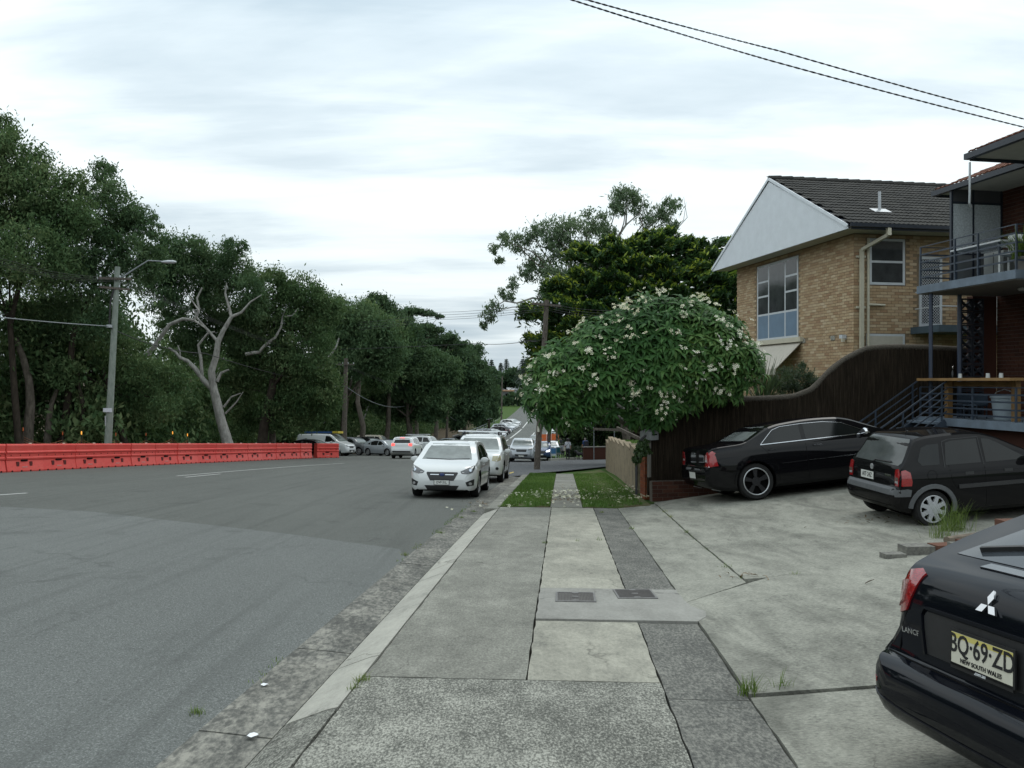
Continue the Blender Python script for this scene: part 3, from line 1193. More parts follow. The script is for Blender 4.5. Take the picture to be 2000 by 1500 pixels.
class Skin:
    """lays trims, windows and lamps on the car's own surface"""

    def __init__(self, me):
        bm = bmesh.new(); bm.from_mesh(me)
        self.bvh = BVHTree.FromBMesh(bm)
        bm.free()

    def hit(self, a, b, axis):
        big = 6.0
        if axis == 'y+': o, d = Vector((a, big, b)), Vector((0, -1, 0))
        elif axis == 'y-': o, d = Vector((a, -big, b)), Vector((0, 1, 0))
        elif axis == 'x+': o, d = Vector((big, a, b)), Vector((-1, 0, 0))
        elif axis == 'x-': o, d = Vector((-big, a, b)), Vector((1, 0, 0))
        else: o, d = Vector((a, b, big)), Vector((0, 0, -1))
        h, nrm, _, _ = self.bvh.ray_cast(o, d)
        if h is None:
            q = {'y+': Vector((a, 1, b)), 'y-': Vector((a, -1, b)), 'x+': Vector((3, a, b)), 'x-': Vector((-3, a, b)), 'z': Vector((a, b, 2))}[axis]
            h, nrm, _, _ = self.bvh.find_nearest(q)
        if nrm.dot(-d) < 0: nrm = -nrm
        return h, nrm

    def patch(self, name, outline, axis, mat, parent, off=.004, step=.07, depth=.012, smooth=True):
        bm = bmesh.new()
        bm.faces.new([bm.verts.new((p[0], p[1], 0)) for p in outline])
        for ax in (0, 1):
            lo, hi = min(p[ax] for p in outline), max(p[ax] for p in outline)
            k = math.ceil(lo / step) * step
            while k < hi:
                co = (k, 0, 0) if ax == 0 else (0, k, 0)
                no = (1, 0, 0) if ax == 0 else (0, 1, 0)
                bmesh.ops.bisect_plane(bm, geom=bm.verts[:] + bm.edges[:] + bm.faces[:], dist=1e-4, plane_co=co, plane_no=no)
                k += step
        nr = {}
        for v in bm.verts:
            h, nrm = self.hit(v.co.x, v.co.y, axis)
            v.co = h + nrm * off
            nr[v] = nrm
        bm.normal_update()
        ref = sum((nr[v] for v in bm.verts), Vector())
        tot = sum((f.normal * f.calc_area() for f in bm.faces), Vector())
        if tot.dot(ref) < 0:
            bmesh.ops.reverse_faces(bm, faces=bm.faces)
        # a rim turned into the body so the piece has thickness
        edges = [e_ for e_ in bm.edges if len(e_.link_faces) == 1]
        r = bmesh.ops.extrude_edge_only(bm, edges=edges)
        old = [v for e_ in edges for v in e_.verts]
        for v in [g for g in r['geom'] if isinstance(g, bmesh.types.BMVert)]:
            src = min(set(old), key=lambda q: (q.co - v.co).length)
            v.co -= nr[src] * (off + depth)
        me = bpy.data.meshes.new(name)
        bmesh.ops.recalc_face_normals(bm, faces=bm.faces)
        bm.to_mesh(me); bm.free()
        me.materials.append(mat)
        for p in me.polygons: p.use_smooth = smooth
        me.set_sharp_from_angle(angle=radians(40))
        return obj(name, me, parent)

    def line(self, name, pts, axis, w, mat, parent, off=.002, step=.05, hgt=.0):
        """a thin strip along a polyline on the surface"""
        fine = []
        for a, b in zip(pts[:-1], pts[1:]):
            k = max(int(hypot(b[0] - a[0], b[1] - a[1]) / step), 1)
            fine += [(a[0] + (b[0] - a[0]) * i / k, a[1] + (b[1] - a[1]) * i / k) for i in range(k)]
        fine.append(pts[-1])
        hs = [self.hit(p[0], p[1], axis) for p in fine]
        mb = MB()
        vs_, fs = [], []
        for i, (h, nr) in enumerate(hs):
            d = hs[min(i + 1, len(hs) - 1)][0] - hs[max(i - 1, 0)][0]
            if d.length < 1e-6: d = Vector((0, 0, 1))
            r = d.cross(nr).normalized() * (w / 2)
            base = h - nr * .004
            top = h + nr * (off + hgt)
            vs_ += [base - r, top - r * .8, top + r * .8, base + r]
        for i in range(len(hs) - 1):
            for k in range(4):
                a, b = i * 4 + k, i * 4 + (k + 1) % 4
                fs.append((a, b, b + 4, a + 4))
        mb.add(vs_, fs)
        return mb.build(name, mat, parent, smooth=True)


def mirror_y(pts):
    return [(-p[0], p[1]) for p in pts]


def make_wheel(root, x, y, R, wid, rim, style, side):
    """a tyre with a rim; side = +1 or -1 is the outward direction"""
    prof_ = [(rim * R * .98, -wid / 2), (R * .93, -wid / 2), (R * .985, -wid / 2 + .025), (R, -wid / 2 + .06), (R, wid / 2 - .06), (R * .985, wid / 2 - .025),
             (R * .93, wid / 2), (rim * R * 1.02, wid / 2 - .004), (rim * R * .98, wid / 2 - .02), (rim * R * .96, wid / 2 - .10)]
    mb = MB()
    mb.lathe(prof_ if side > 0 else [(r, -z) for r, z in prof_], (0, 0, 0), 36, 'y')
    w = mb.build('wheel', m_rubber, root, smooth=35)
    w.location = (x, y, R)
    yo = side * (wid / 2 - .015)
    r = rim * R
    mb = MB()
    if style == 'hubcap':
        n = 8
        for k in range(n):
            a = 2 * pi * (k + .5) / n
            ring = [(cos(a - .22) * r * .98, sin(a - .22) * r * .98), (cos(a + .22) * r * .98, sin(a + .22) * r * .98),
                    (cos(a + .17) * r * .80, sin(a + .17) * r * .80), (cos(a + .42) * r * .42, sin(a + .42) * r * .42),
                    (cos(a - .42) * r * .42, sin(a - .42) * r * .42), (cos(a - .17) * r * .80, sin(a - .17) * r * .80)]
            y0, y1 = yo - side * .02, yo + side * .012
            mb.prism(ring, min(y0, y1), max(y0, y1), 'y')
        mb.lathe([(r * .50, yo - .012), (r * .50, yo + .013), (r * .2, yo + .016 * side)] if side > 0 else
                 [(r * .2, yo - .016), (r * .50, yo - .013), (r * .50, yo + .012)], (0, 0, 0), 24, 'y')
        for rr0, rr1 in ((.92, 1.0),):
            ringp = [(r * rr0, yo - side * .02), (r * rr0, yo + side * .014), (r * rr1, yo + side * .012), (r * rr1, yo - side * .02)]
            mb.tube([(cos(i / 18 * pi) * r * .97, yo + side * .004, sin(i / 18 * pi) * r * .97) for i in range(37)], .011, 6, False)
        mb.build('rim', m_hub, w, smooth=25)
        b2 = MB()
        for k in range(4):
            a = 2 * pi * k / 4 + .6
            b2.lathe([(.012, 0), (.010, .004)], (cos(a) * r * .28, yo + side * .014, sin(a) * r * .28), 8, 'y')
        b2.build('bolt_heads', m_black_plastic, w)['kind'] = 'stuff'
    else:
        ns = {'five': 5, 'ten': 10, 'six': 6}[style]
        mat = m_alloy_dark if root.get('dark_rims') else m_alloy
        for k in range(ns):
            a = 2 * pi * k / ns + .3
            d = .34 if ns == 5 else .17
            ring = [(cos(a - d * .6) * r * .95, sin(a - d * .6) * r * .95), (cos(a + d * .6) * r * .95, sin(a + d * .6) * r * .95),
                    (cos(a + d) * r * .30, sin(a + d) * r * .30), (cos(a - d) * r * .30, sin(a - d) * r * .30)]
            y0, y1 = yo - side * .05, yo - side * .012
            mb.prism(ring, min(y0, y1), max(y0, y1), 'y')
        y0, y1 = yo - side * .05, yo - side * .004
        mb.lathe([(r * .33, min(y0, y1)), (r * .31, max(y0, y1))], (0, 0, 0), 20, 'y')
        mb.build('rim', mat, w, smooth=25)
        lip = MB().tube([(cos(i / 18 * pi) * r * .975, yo + side * .004, sin(i / 18 * pi) * r * .975) for i in range(37)], .012, 6, False)
        lip.build('rim_lip', m_alloy, w, smooth=True)
    b = MB()
    y0, y1 = yo - side * .10, yo - side * .055
    b.lathe([(r * .97, min(y0, y1)), (r * .97, max(y0, y1))], (0, 0, 0), 24, 'y')
    b.build('brake_disc', m_void, w)  # black backing disc; shade behind the spokes put into its colour
    return w


def plate(root, x, y, z, rot, text, mat=None, w=.372, h=.107, tm=None, small=None, frame=True):
    """number plate with raised lettering; local x of the plate runs to the reader's right"""
    e = MB()
    e.box((0, 0, 0), (w, .006, h))
    p = e.build('number_plate', mat or m_plate_w, root)
    p.location = (x, y, z)
    p.rotation_euler = rot
    if frame:
        f = MB()
        for a, b in (((-w / 2 - .012, -.004, -h / 2 - .012), (w / 2 + .012, .004, -h / 2)), ((-w / 2 - .012, -.004, h / 2), (w / 2 + .012, .004, h / 2 + .012)),
                     ((-w / 2 - .012, -.004, -h / 2), (-w / 2, .004, h / 2)), ((w / 2, -.004, -h / 2), (w / 2 + .012, .004, h / 2))):
            f.box2(a, b)
        f.build('plate_surround', m_plate_frame, p)
    if text:
        me = text_mesh('plate_lettering', text, h * .86, tm or m_ink, xs=.80)
        t = obj('plate_lettering', me, p, (0, -.0045, h * (.0 if not small else .12)), (pi / 2, 0, 0))
    if small:
        me = text_mesh('plate_small_lettering', small, h * .20, tm or m_ink, xs=1.0)
        obj('plate_small_lettering', me, p, (0, -.0045, -h * .36), (pi / 2, 0, 0))
    return p


def mirror_unit(root, x, y, z, side, mat, sz=1.0):
    mb = MB()
    mb.lathe([(.02, -.05), (.075 * sz, -.045), (.10 * sz, 0), (.085 * sz, .05), (.02, .065)], (0, 0, 0), 12, 'x')
    for i, v in enumerate(mb.v):
        mb.v[i] = (v[0] * .8, v[1] * 1.15, v[2] * .75)
    mb.bar((-.0, -side * .09, -.02), (0, -side * .16, -.04), .05, .04)
    return mb.build('wing_mirror', mat, root, smooth=True, loc=(x, y + side * .12, z))


def handle(skin, root, x, z, axis, mat):
    h, nr = skin.hit(x, z, axis)
    mb = MB()
    mb.box((0, 0, 0), (.17, .035, .032))
    bm_ = mb.build('door_handle', mat, root, loc=h + nr * .014)
    return bm_


# ---------------------------------------------------------------- one builder for every car; spec says how much of it shows
def build_car(name, spec, paint, loc, heading, label, cat='car', group=None, detail=1, pitch=0.0, roll=0.0):
    """local +x is the car's nose; heading is the angle of the nose from world +x"""
    root = empty(name, loc, heading, label, cat, group)
    root.rotation_euler = (roll, pitch, heading)
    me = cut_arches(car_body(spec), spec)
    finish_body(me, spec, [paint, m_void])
    skin = Skin(me)
    body = obj('body', me, root)
    W = spec['W'] / 2
    gl = m_wglass
    for nm, pts, sides in spec.get('side_windows', []):
        for ax in ('y+', 'y-'):
            skin.patch('side_window', pts, ax, gl, root, .003, .12, .02)
    if 'windscreen' in spec:
        skin.patch('windscreen', spec['windscreen'], 'x+', m_screen, root, .003, .1, .02)
    if 'rear_window' in spec:
        skin.patch('rear_window', spec['rear_window'], 'x-', spec.get('rear_glass', gl), root, .003, .1, .02)
    for nm, pts, ax, mat, off in spec.get('patches', []):
        skin.patch(nm, pts, ax, mat, root, off, .06, .02)
    for nm, pts, ax, w, mat, hg in spec.get('lines', []):
        skin.line(nm, pts, ax, w, mat, root, .0015, .06, hg)
    for x in spec['axles']:
        for sgn in (-1, 1):
            if spec.get('hide_wheels') and (x, sgn) in spec['hide_wheels']:
                continue
            make_wheel(root, x, sgn * (W - spec['tw'] / 2 - .025), spec['wr'], spec['tw'], spec.get('rim', .66), spec.get('style', 'ten'), sgn)
    for x, z, ax in spec.get('handles', []):
        handle(skin, root, x, z, ax, spec.get('handle_mat', paint))
    if 'mirrors' in spec:
        x, z = spec['mirrors']
        for sgn in (-1, 1):
            h, nr = skin.hit(x, z, 'y+' if sgn > 0 else 'y-')
            mirror_unit(root, x, h.y, z, sgn, spec.get('mirror_mat', paint), spec.get('mirror_size', 1.0))
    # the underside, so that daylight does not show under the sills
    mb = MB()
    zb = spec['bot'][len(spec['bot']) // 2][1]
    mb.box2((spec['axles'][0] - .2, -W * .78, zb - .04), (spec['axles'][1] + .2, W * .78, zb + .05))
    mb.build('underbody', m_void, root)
    return root, skin

# ================================================================ tan brick house
ANG = radians(10)
m_mortar = M_plain('brown mortar', (.23, .175, .115), .9, spec=.2, var=.15, scale=20)
m_tan_brick = M_island('tan bricks', [(0.323, 0.204, 0.120), (0.446, 0.327, 0.198), (0.380, 0.261, 0.151), (0.551, 0.437, 0.297), (0.475, 0.356, 0.218), (0.342, 0.218, 0.130), (0.513, 0.403, 0.261), (0.427, 0.299, 0.177)], .8, .2)
m_red_brick = M_island('red bricks', [(.062, .022, .014), (.085, .031, .019), (.05, .018, .012), (.10, .040, .024)], .85, .4)
m_dark_mortar = M_plain('dark mortar', (.12, .10, .085), .9, spec=.2, var=.2, scale=20)
m_boards = M_plain('pale blue white weatherboard', (.66, .70, .74), .6, var=.05, scale=3)
m_white_trim = M_plain('white window frame', (.52, .55, .58), .45, var=.06)
m_cream_trim = M_plain('cream painted metal', (.50, .47, .37), .5, var=.06)
m_soffit = M_plain('cream soffit', (.42, .41, .36), .7, var=.08)
m_blue_panel = M_plain('blue panel', (.13, .20, .28), .5, var=.12, scale=2)
m_navy = M_plain('navy gutter', (.018, .024, .035), .4, var=.15)
m_tile = M_island('charcoal concrete tiles', [(.030, .030, .028), (.043, .042, .039), (.055, .053, .048), (.036, .036, .034)], .9, .5, .006, 25)
m_red_tile = M_island('terracotta tiles', [(.15, .055, .035), (.20, .085, .05), (.12, .045, .03)], .85, .4, .006, 25)
m_canvas = M_plain('cream canvas', (.46, .43, .37), .85, spec=.2, var=.06, scale=8)
m_house_glass = M_glass_dark('house window glass', (.035, .038, .04), .03)
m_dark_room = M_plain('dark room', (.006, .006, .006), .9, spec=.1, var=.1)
m_lattice = M_plain('white security lattice', (.5, .52, .54), .5, var=.05)

house = empty('brick_house', (10.14, 24.3, -.9), ANG, 'two storey tan brick house with white gable and dark tiled roof', 'house')
ZB = -.9


def hz(z):
    return z - ZB


EAVE = 6.12
wall_w, wall_d = 7.8, 12.0
mb = MB()
mb.box2((0, 0, 0), (wall_d, wall_w, hz(EAVE) - .02))
mb.build('wall', m_mortar, house)


def brick_face(root, mat, plane, a0, a1, z0, z1, holes, nmax, near, bw=.23, bh=.076, gap=.013, proud=.012, thick=.05, part='brick', sort=None):
    """bricks on a wall face; plane 'x' is the face looking along -x (runs along y), 'y' the face looking along -y (runs along x)"""
    me = None
    cells = []
    row = 0
    z = z0
    while z + bh < z1 + .02:
        a = a0 - (bw / 2 + gap / 2) * (row % 2)
        while a < a1:
            b0, b1 = max(a, a0), min(a + bw, a1)
            if b1 - b0 > .04 and not any(b1 > h_[0] and b0 < h_[1] and z + bh > h_[2] and z < h_[3] for h_ in holes):
                cells.append((b0, b1, z, min(z + bh, z1)))
            a += bw + gap
        z += bh + gap
        row += 1
    full = [c for c in cells if abs((c[1] - c[0]) - bw) < .001 and abs(c[3] - c[2] - bh) < .001]
    full.sort(key=sort or (lambda c: (c[0] - near[0]) ** 2 + (c[2] - near[1]) ** 2))
    pick = set(full[:nmax])
    rest = MB()
    bx = MB()
    if plane == 'x': bx.box((0, 0, 0), (thick, bw, bh))
    else: bx.box((0, 0, 0), (bw, thick, bh))
    shared = mesh_from(part, bx.v, bx.f, mat)
    for c in cells:
        pr = proud + random.uniform(-.002, .002)
        if plane == 'x': ctr = (-pr + thick / 2, (c[0] + c[1]) / 2, (c[2] + c[3]) / 2)
        else: ctr = ((c[0] + c[1]) / 2, -pr + thick / 2, (c[2] + c[3]) / 2)
        if c in pick:
            obj(part, shared, root, ctr)
        else:
            rest.box(ctr, (thick, c[1] - c[0], c[3] - c[2]) if plane == 'x' else (c[1] - c[0], thick, c[3] - c[2]))
    o = rest.build(part + '_courses', mat, root)
    o['kind'] = 'stuff'
    return o


GW = (3.16, 6.08, hz(3.18), hz(5.92))          # tall gable window
SW = (.49, 1.66, hz(4.58), hz(5.96))           # sash window on the side
DW = (2.14, 2.90, hz(3.34), hz(5.46))          # screen door
LW = (.40, 1.66, hz(1.2), hz(3.12))            # lower window
brick_face(house, m_tan_brick, 'x', .0, wall_w, hz(1.0), hz(EAVE) - .03, [GW, (1.0, 1.2, hz(2.97), hz(3.12)), (2.75, 2.95, hz(2.97), hz(3.12))], 170, (0, hz(4.4)))
brick_face(house, m_tan_brick, 'y', .005, 6.0, hz(1.0), hz(EAVE) - .03, [SW, DW, LW], 130, (0, hz(4.4)))


def window_unit(root, plane, y0, y1, z0, z1, cols, name='window', frame=.05, mat=None, glass=None, depth=.09):
    """cols: list of (width share, [(height share, 'glass'|'panel')...from the bottom])"""
    mat = mat or m_white_trim
    f = MB()
    panes = []

    def bx(mbx, a0, a1, b0, b1, d0, d1):
        if plane == 'x': mbx.box2((d0, a0, b0), (d1, a1, b1))
        else: mbx.box2((a0, d0, b0), (a1, d1, b1))
    f0, f1 = -.025, depth
    for a0, a1, b0, b1 in ((y0, y1, z0, z0 + frame), (y0, y1, z1 - frame, z1), (y0, y0 + frame, z0 + frame, z1 - frame), (y1 - frame, y1, z0 + frame, z1 - frame)):
        bx(f, a0, a1, b0, b1, f0, f1)
    tot = sum(c[0] for c in cols)
    a = y0 + frame
    inner = (y1 - y0 - 2 * frame)
    for i, (share, cells) in enumerate(cols):
        w = inner * share / tot
        a0, a1 = a, a + w
        if i < len(cols) - 1:
            bx(f, a1 - frame / 2, a1 + frame / 2, z0 + frame, z1 - frame, f0 + .004, f1 - .004)
        lo = a0 + (frame / 2 if i else 0); hi = a1 - (frame / 2 if i < len(cols) - 1 else 0)
        tb = sum(c[0] for c in cells)
        z = z0 + frame
        hh = z1 - z0 - 2 * frame
        for j, (sh, kind) in enumerate(cells):
            zz = z + hh * sh / tb
            if j < len(cells) - 1:
                bx(f, lo, hi, zz - frame * .45, zz + frame * .45, f0 + .006, f1 - .006)
            panes.append((lo, hi, z + (frame * .45 if j else 0), zz - (frame * .45 if j < len(cells) - 1 else 0), kind))
            z = zz
        a = a1
    win = f.build(name, mat, root)
    for lo, hi, b0, b1, kind in panes:
        g = MB()
        bx(g, lo, hi, b0, b1, .012, .03)
        g.build('pane' if kind != 'panel' else 'panel', {'glass': glass or m_house_glass, 'panel': m_blue_panel, 'blind': m_canvas}[kind], win)
    return win


# dark reveal boxes behind the openings sit inside the wall, so cut simple pockets by setting the frames on the face
window_unit(house, 'x', GW[0], GW[1], GW[2], GW[3], [(.85, [(1.0, 'panel'), (.78, 'glass'), (.62, 'glass'), (.62, 'glass')]), (1.25, [(1.0, 'panel'), (2.02, 'glass')]),
                                                      (.85, [(1.0, 'panel'), (.78, 'glass'), (.62, 'glass'), (.62, 'glass')])], frame=.075, depth=-.004)
window_unit(house, 'y', SW[0], SW[1], SW[2], SW[3], [(1, [(1.0, 'glass'), (1.0, 'glass')])], 'sash_window', .075, depth=-.004)
window_unit(house, 'y', LW[0], LW[1], LW[2], LW[3], [(1, [(1.0, 'blind')])], 'lower_window', .07, depth=-.004)
for sh in house.children:
    if sh.name.startswith(('window', 'sash_window', 'lower_window')):
        ax = 0 if sh.name.startswith('window') else 1
        for g in sh.children:
            for v in g.data.vertices: v.co[ax] -= .034

# roof
OV_G, OV_E = .66, .78
ridge_z = hz(8.62)
yr = wall_w / 2
ye0, ye1 = -OV_E, wall_w + OV_E
rise = ridge_z - hz(EAVE + .10)
run = yr - ye0
x0, x1 = -OV_G, wall_d + .6
mb = MB()
mb.add([(x0, ye0, hz(EAVE) + .06), (x1, ye0, hz(EAVE) + .06), (x1, yr, ridge_z), (x0, yr, ridge_z), (x0, ye1, hz(EAVE) + .06), (x1, ye1, hz(EAVE) + .06)],
       [(0, 1, 2, 3), (3, 2, 5, 4), (0, 4, 5, 1), (0, 3, 4), (1, 5, 2)])
roof = mb.build('roof', m_navy, house)


def tile_mesh(name, w, l, mat):
    """one interlocking tile: a double roll across its width, thick front edge"""
    n = 8
    vs_, fs = [], []
    for j, y in enumerate((0.0, l)):
        for i in range(n + 1):
            x = w * i / n
            z = .018 * (1 - cos(2 * pi * 2 * i / n)) / 2 + (.028 if j == 0 else .0)
            vs_.append((x, y, z))
    for i in range(n):
        fs.append((i, i + 1, n + 2 + i, n + 1 + i))
    b = len(vs_)
    for i in range(n + 1):
        x = w * i / n
        vs_.append((x, 0.004, .018 * (1 - cos(2 * pi * 2 * i / n)) / 2 - .002))
    for i in range(n):
        fs.append((b + i, b + i + 1, i + 1, i))
    return vs_, fs, mesh_from(name, vs_, fs, mat, False)


def tile_slope(root, p0, ax_w, ax_l, nw, nl, w, l, mat, nmax, near_first=True):
    """tile a slope from p0; ax_w along the eave, ax_l up the slope"""
    vs_, fs, me = tile_mesh('roof_tile', w, l * 1.12, mat)
    ax_w, ax_l = Vector(ax_w).normalized(), Vector(ax_l).normalized()
    nrm = ax_w.cross(ax_l)
    if nrm.z < 0: nrm = -nrm
    Mx = Matrix((ax_w, ax_l, nrm)).transposed()
    rest_v, rest_f = [], []
    k = 0
    for j in range(nl):
        for i in range(nw):
            o = Vector(p0) + ax_w * (w * (i + (.5 if j % 2 else 0))) + ax_l * (l * j) + nrm * (.012 + random.uniform(-.003, .003))
            if k < nmax and i < 26:
                t = obj('roof_tile', me, root, o, Mx.to_euler())
                k += 1
            else:
                b = len(rest_v)
                rest_v += [Mx @ Vector(v) + o for v in vs_]
                rest_f += [tuple(q + b for q in f) for f in fs]
    o = obj('tile_rows', mesh_from('tile_rows', rest_v, rest_f, mat), root)
    o['kind'] = 'stuff'


sl = Vector((0, run, rise))
tile_slope(roof, (x0 - .02, ye0 - .03, hz(EAVE) + .09), (1, 0, 0), sl, 44, int(sl.length / .325) + 1, .30, .325, m_tile, 300)
# the far slope only shows along the verge
mb = MB()
mb.add([(x0 - .05, ye1 + .05, hz(EAVE) + .08), (x0 - .05, yr, ridge_z + .05), (x0 + .5, yr, ridge_z + .05), (x0 + .5, ye1 + .05, hz(EAVE) + .08),
        (x0 - .05, ye1 + .05, hz(EAVE) + .02), (x0 - .05, yr, ridge_z - .02), (x0 + .5, yr, ridge_z - .02), (x0 + .5, ye1 + .05, hz(EAVE) + .02)],
       [(0, 1, 2, 3), (7, 6, 5, 4), (0, 4, 5, 1), (3, 2, 6, 7), (0, 3, 7, 4)])
mb.build('verge_tiles', m_tile, roof)
mbc = MB()
for i in range(30):
    xx = x0 - .04 + i * .42
    mbc = MB()
    mbc.tube([(0, 0, 0), (.44, 0, .012)], [.10, .115], 8)
    mbc.build('ridge_cap', m_tile, roof, smooth=True, loc=(xx, yr, ridge_z + .015))
# gable boards: one board per groove
gab = MB()
nb = 92
Y0, Y1 = ye0 + .02, ye1 - .02
for i in range(nb):
    a, b = Y0 + (Y1 - Y0) * i / nb, Y0 + (Y1 - Y0) * (i + 1) / nb

    def top_at(y):
        f = 1 - abs(y - yr) / run
        return hz(EAVE) + .02 + max(rise * f, .0) - .02
    g0, g1 = a + .0015, b - .0015
    ta, tb_ = top_at(g0), top_at(g1)
    z0_ = hz(EAVE) - .05
    d0, d1 = x0 + .05, x0 + .075 + .004 * (i % 2)
    d0, d1 = x0 - .004, x0 - .03
    gab.add([(d0, g0, z0_), (d0, g1, z0_), (d0, g1, tb_), (d0, g0, ta), (d1, g0, z0_), (d1, g1, z0_), (d1, g1, tb_), (d1, g0, ta)],
            [(3, 2, 1, 0), (4, 5, 6, 7), (0, 1, 5, 4), (1, 2, 6, 5), (2, 3, 7, 6), (3, 0, 4, 7)])
g = gab.build('gable_boards', m_boards, house)
g['kind'] = 'stuff'
# soffit, barge boards, gutters
mb = MB(); mb.box2((x0 + .09, ye0 + .06, hz(EAVE) - .03), (-.03, ye1 - .06, hz(EAVE) - .005)); mb.build('soffit', m_soffit, house)
mb = MB(); mb.box2((-.028, ye0 + .06, hz(EAVE) - .03), (wall_d, -.03, hz(EAVE) - .005)); mb.build('soffit', m_soffit, house)
for sg in (0, 1):
    a = (x0 - .05, ye0 if sg == 0 else ye1, hz(EAVE) + .03)
    b = (x0 - .05, yr, ridge_z + .0)
    mb = MB(); mb.bar(a, b, .03, .09); mb.build('barge_board', m_boards, house)
mb = MB()
mb.prism([(ye0 - .02, hz(EAVE) - .02), (ye0 - .13, hz(EAVE) + .0), (ye0 - .14, hz(EAVE) + .10), (ye0 - .12, hz(EAVE) + .10), (ye0 - .11, hz(EAVE) + .02), (ye0 - .02, hz(EAVE) + .0)], x0 - .02, wall_d, 'x')
mb.build('gutter', m_navy, house)
mb = MB(); mb.box2((x0 + .09, ye0 + .0, hz(EAVE) - .06), (wall_d, ye0 + .03, hz(EAVE) + .07)); mb.build('fascia', m_navy, house)
# vent pipe with its flashing
mb = MB().tube([(1.15, .47, hz(EAVE) + .6), (1.15, .47, hz(EAVE) + 1.36)], .045, 10)
vp = mb.build('vent_pipe', M_plain('pale grey pipe', (.42, .44, .46), .5, var=.1), roof, smooth=True)
zz = hz(EAVE) + .10 + (.42 - ye0) / run * rise
mb = MB(); mb.box((1.15, .42, zz + .06), (.55, .36, .02), M=Matrix.Rotation(math.atan2(rise, run), 3, 'X'))
mb.build('flashing', m_alloy, vp)
# downpipes
mb = MB()
mb.bar((.55, ye0 - .06, hz(EAVE) + .0), (.55, ye0 - .06, hz(EAVE) - .22), .11, .11)
mb.bar((.55, ye0 - .04, hz(EAVE) - .20), (.20, -.10, hz(EAVE) - .52), .09, .09)
mb.bar((.20, -.08, hz(EAVE) - .50), (.20, -.08, 1.0), .11, .085)
dp = mb.build('downpipe', m_cream_trim, house)
for z in (hz(5.4), hz(3.9)):
    mb = MB(); mb.box((.20, -.04, z), (.30, .05, .06)); mb.build('pipe_bracket', m_cream_trim, dp)
mb = MB().tube([(.42, -.07, hz(5.95)), (.42, -.07, 1.0)], .04, 8)
mb.tube([(.42, -.09, hz(3.98)), (.95, -.09, hz(3.97))], .035, 8)
mb.build('waste_pipe', m_cream_trim, house, smooth=True)
# canvas awning over the lower front window
a0, a1 = 2.95, 6.4
zt, zb_ = hz(3.02), hz(2.12)
mb = MB()
mb.add([(-.02, a0, zt), (-.02, a1, zt), (-.95, a1, zb_), (-.95, a0, zb_), (-.02, a0, zt - .03), (-.02, a1, zt - .03), (-.95, a1, zb_ - .03), (-.95, a0, zb_ - .03)],
       [(0, 1, 2, 3), (7, 6, 5, 4), (0, 3, 7, 4), (1, 5, 6, 2), (2, 6, 7, 3), (0, 4, 5, 1)])
aw = mb.build('awning', m_canvas, house)
mb = MB(); mb.box2((-.97, a0, zb_ - .20), (-.93, a1, zb_ - .01)); mb.build('valance', m_canvas, aw)
mb = MB(); mb.box2((-.14, a0 - .12, zt + .0), (-.0, a1 + .1, zt + .16)); mb.build('awning_box', m_cream_trim, aw)
# vents and floodlight
for y in (1.1, 2.85):
    mb = MB(); mb.box((-.012, y, hz(3.045)), (.03, .20, .13)); v = mb.build('air_vent', m_soffit, house)
    mb = MB()
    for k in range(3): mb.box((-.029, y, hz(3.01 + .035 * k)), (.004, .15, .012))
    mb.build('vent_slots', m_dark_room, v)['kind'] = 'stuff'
mb = MB(); mb.box((-.10, .42, hz(3.05)), (.14, .16, .11)); mb.box((-.03, .42, hz(2.98)), (.06, .05, .05))
fl = mb.build('floodlight', m_white_trim, house)
mb = MB(); mb.box((-.13, .36, hz(2.94)), (.08, .08, .10)); mb.build('motion_sensor', m_cream_trim, fl)
# screen door with its lattice, landing and rail
mb = MB()
for a, b in (((DW[0], -.04, DW[2]), (DW[0] + .07, .0, DW[3])), ((DW[1] - .07, -.04, DW[2]), (DW[1], .0, DW[3])), ((DW[0] + .07, -.04, DW[3] - .08), (DW[1] - .07, .0, DW[3])), ((DW[0] + .07, -.04, DW[2]), (DW[1] - .07, .0, DW[2] + .10))):
    mb.box2(a, b)
door = mb.build('screen_door', m_white_trim, house)
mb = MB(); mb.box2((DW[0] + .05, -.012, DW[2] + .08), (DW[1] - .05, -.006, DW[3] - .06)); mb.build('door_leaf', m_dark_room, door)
mb = MB()
w_, h_ = DW[1] - DW[0] - .14, DW[3] - DW[2] - .18
st_ = .085
n = int((w_ + h_) / st_) + 1
for i in range(n):
    c = i * st_
    for sg in (1, -1):
        xa, za = (max(0, c - h_), min(c, h_)); xb, zb2 = (min(c, w_), max(0, c - w_))
        pa, pb = (xa, za), (xb, zb2)
        if sg < 0: pa, pb = (w_ - pa[0], pa[1]), (w_ - pb[0], pb[1])
        if abs(pa[0] - pb[0]) > .01:
            mb.bar((DW[0] + .07 + pa[0], -.022 - .003 * (sg > 0), DW[2] + .10 + pa[1]), (DW[0] + .07 + pb[0], -.022 - .003 * (sg > 0), DW[2] + .10 + pb[1]), .010, .012)
mb.build('lattice', m_lattice, door)['kind'] = 'stuff'
mb = MB(); mb.box2((1.85, -1.25, hz(3.12)), (5.2, -.02, hz(3.32))); land = mb.build('landing', M_plain('blue painted slab', (.055, .085, .11), .6, var=.15), house)
mb = MB()
for z in (hz(3.86), hz(4.36)):
    mb.tube([(1.95, -1.2, z), (5.0, -1.2, z)], .018, 6); mb.tube([(1.95, -1.2, z), (1.95, -.1, z)], .018, 6)
for x in (1.95, 3.05, 4.2):
    mb.tube([(x, -1.2, hz(3.3)), (x, -1.2, hz(4.36))], .018, 6)
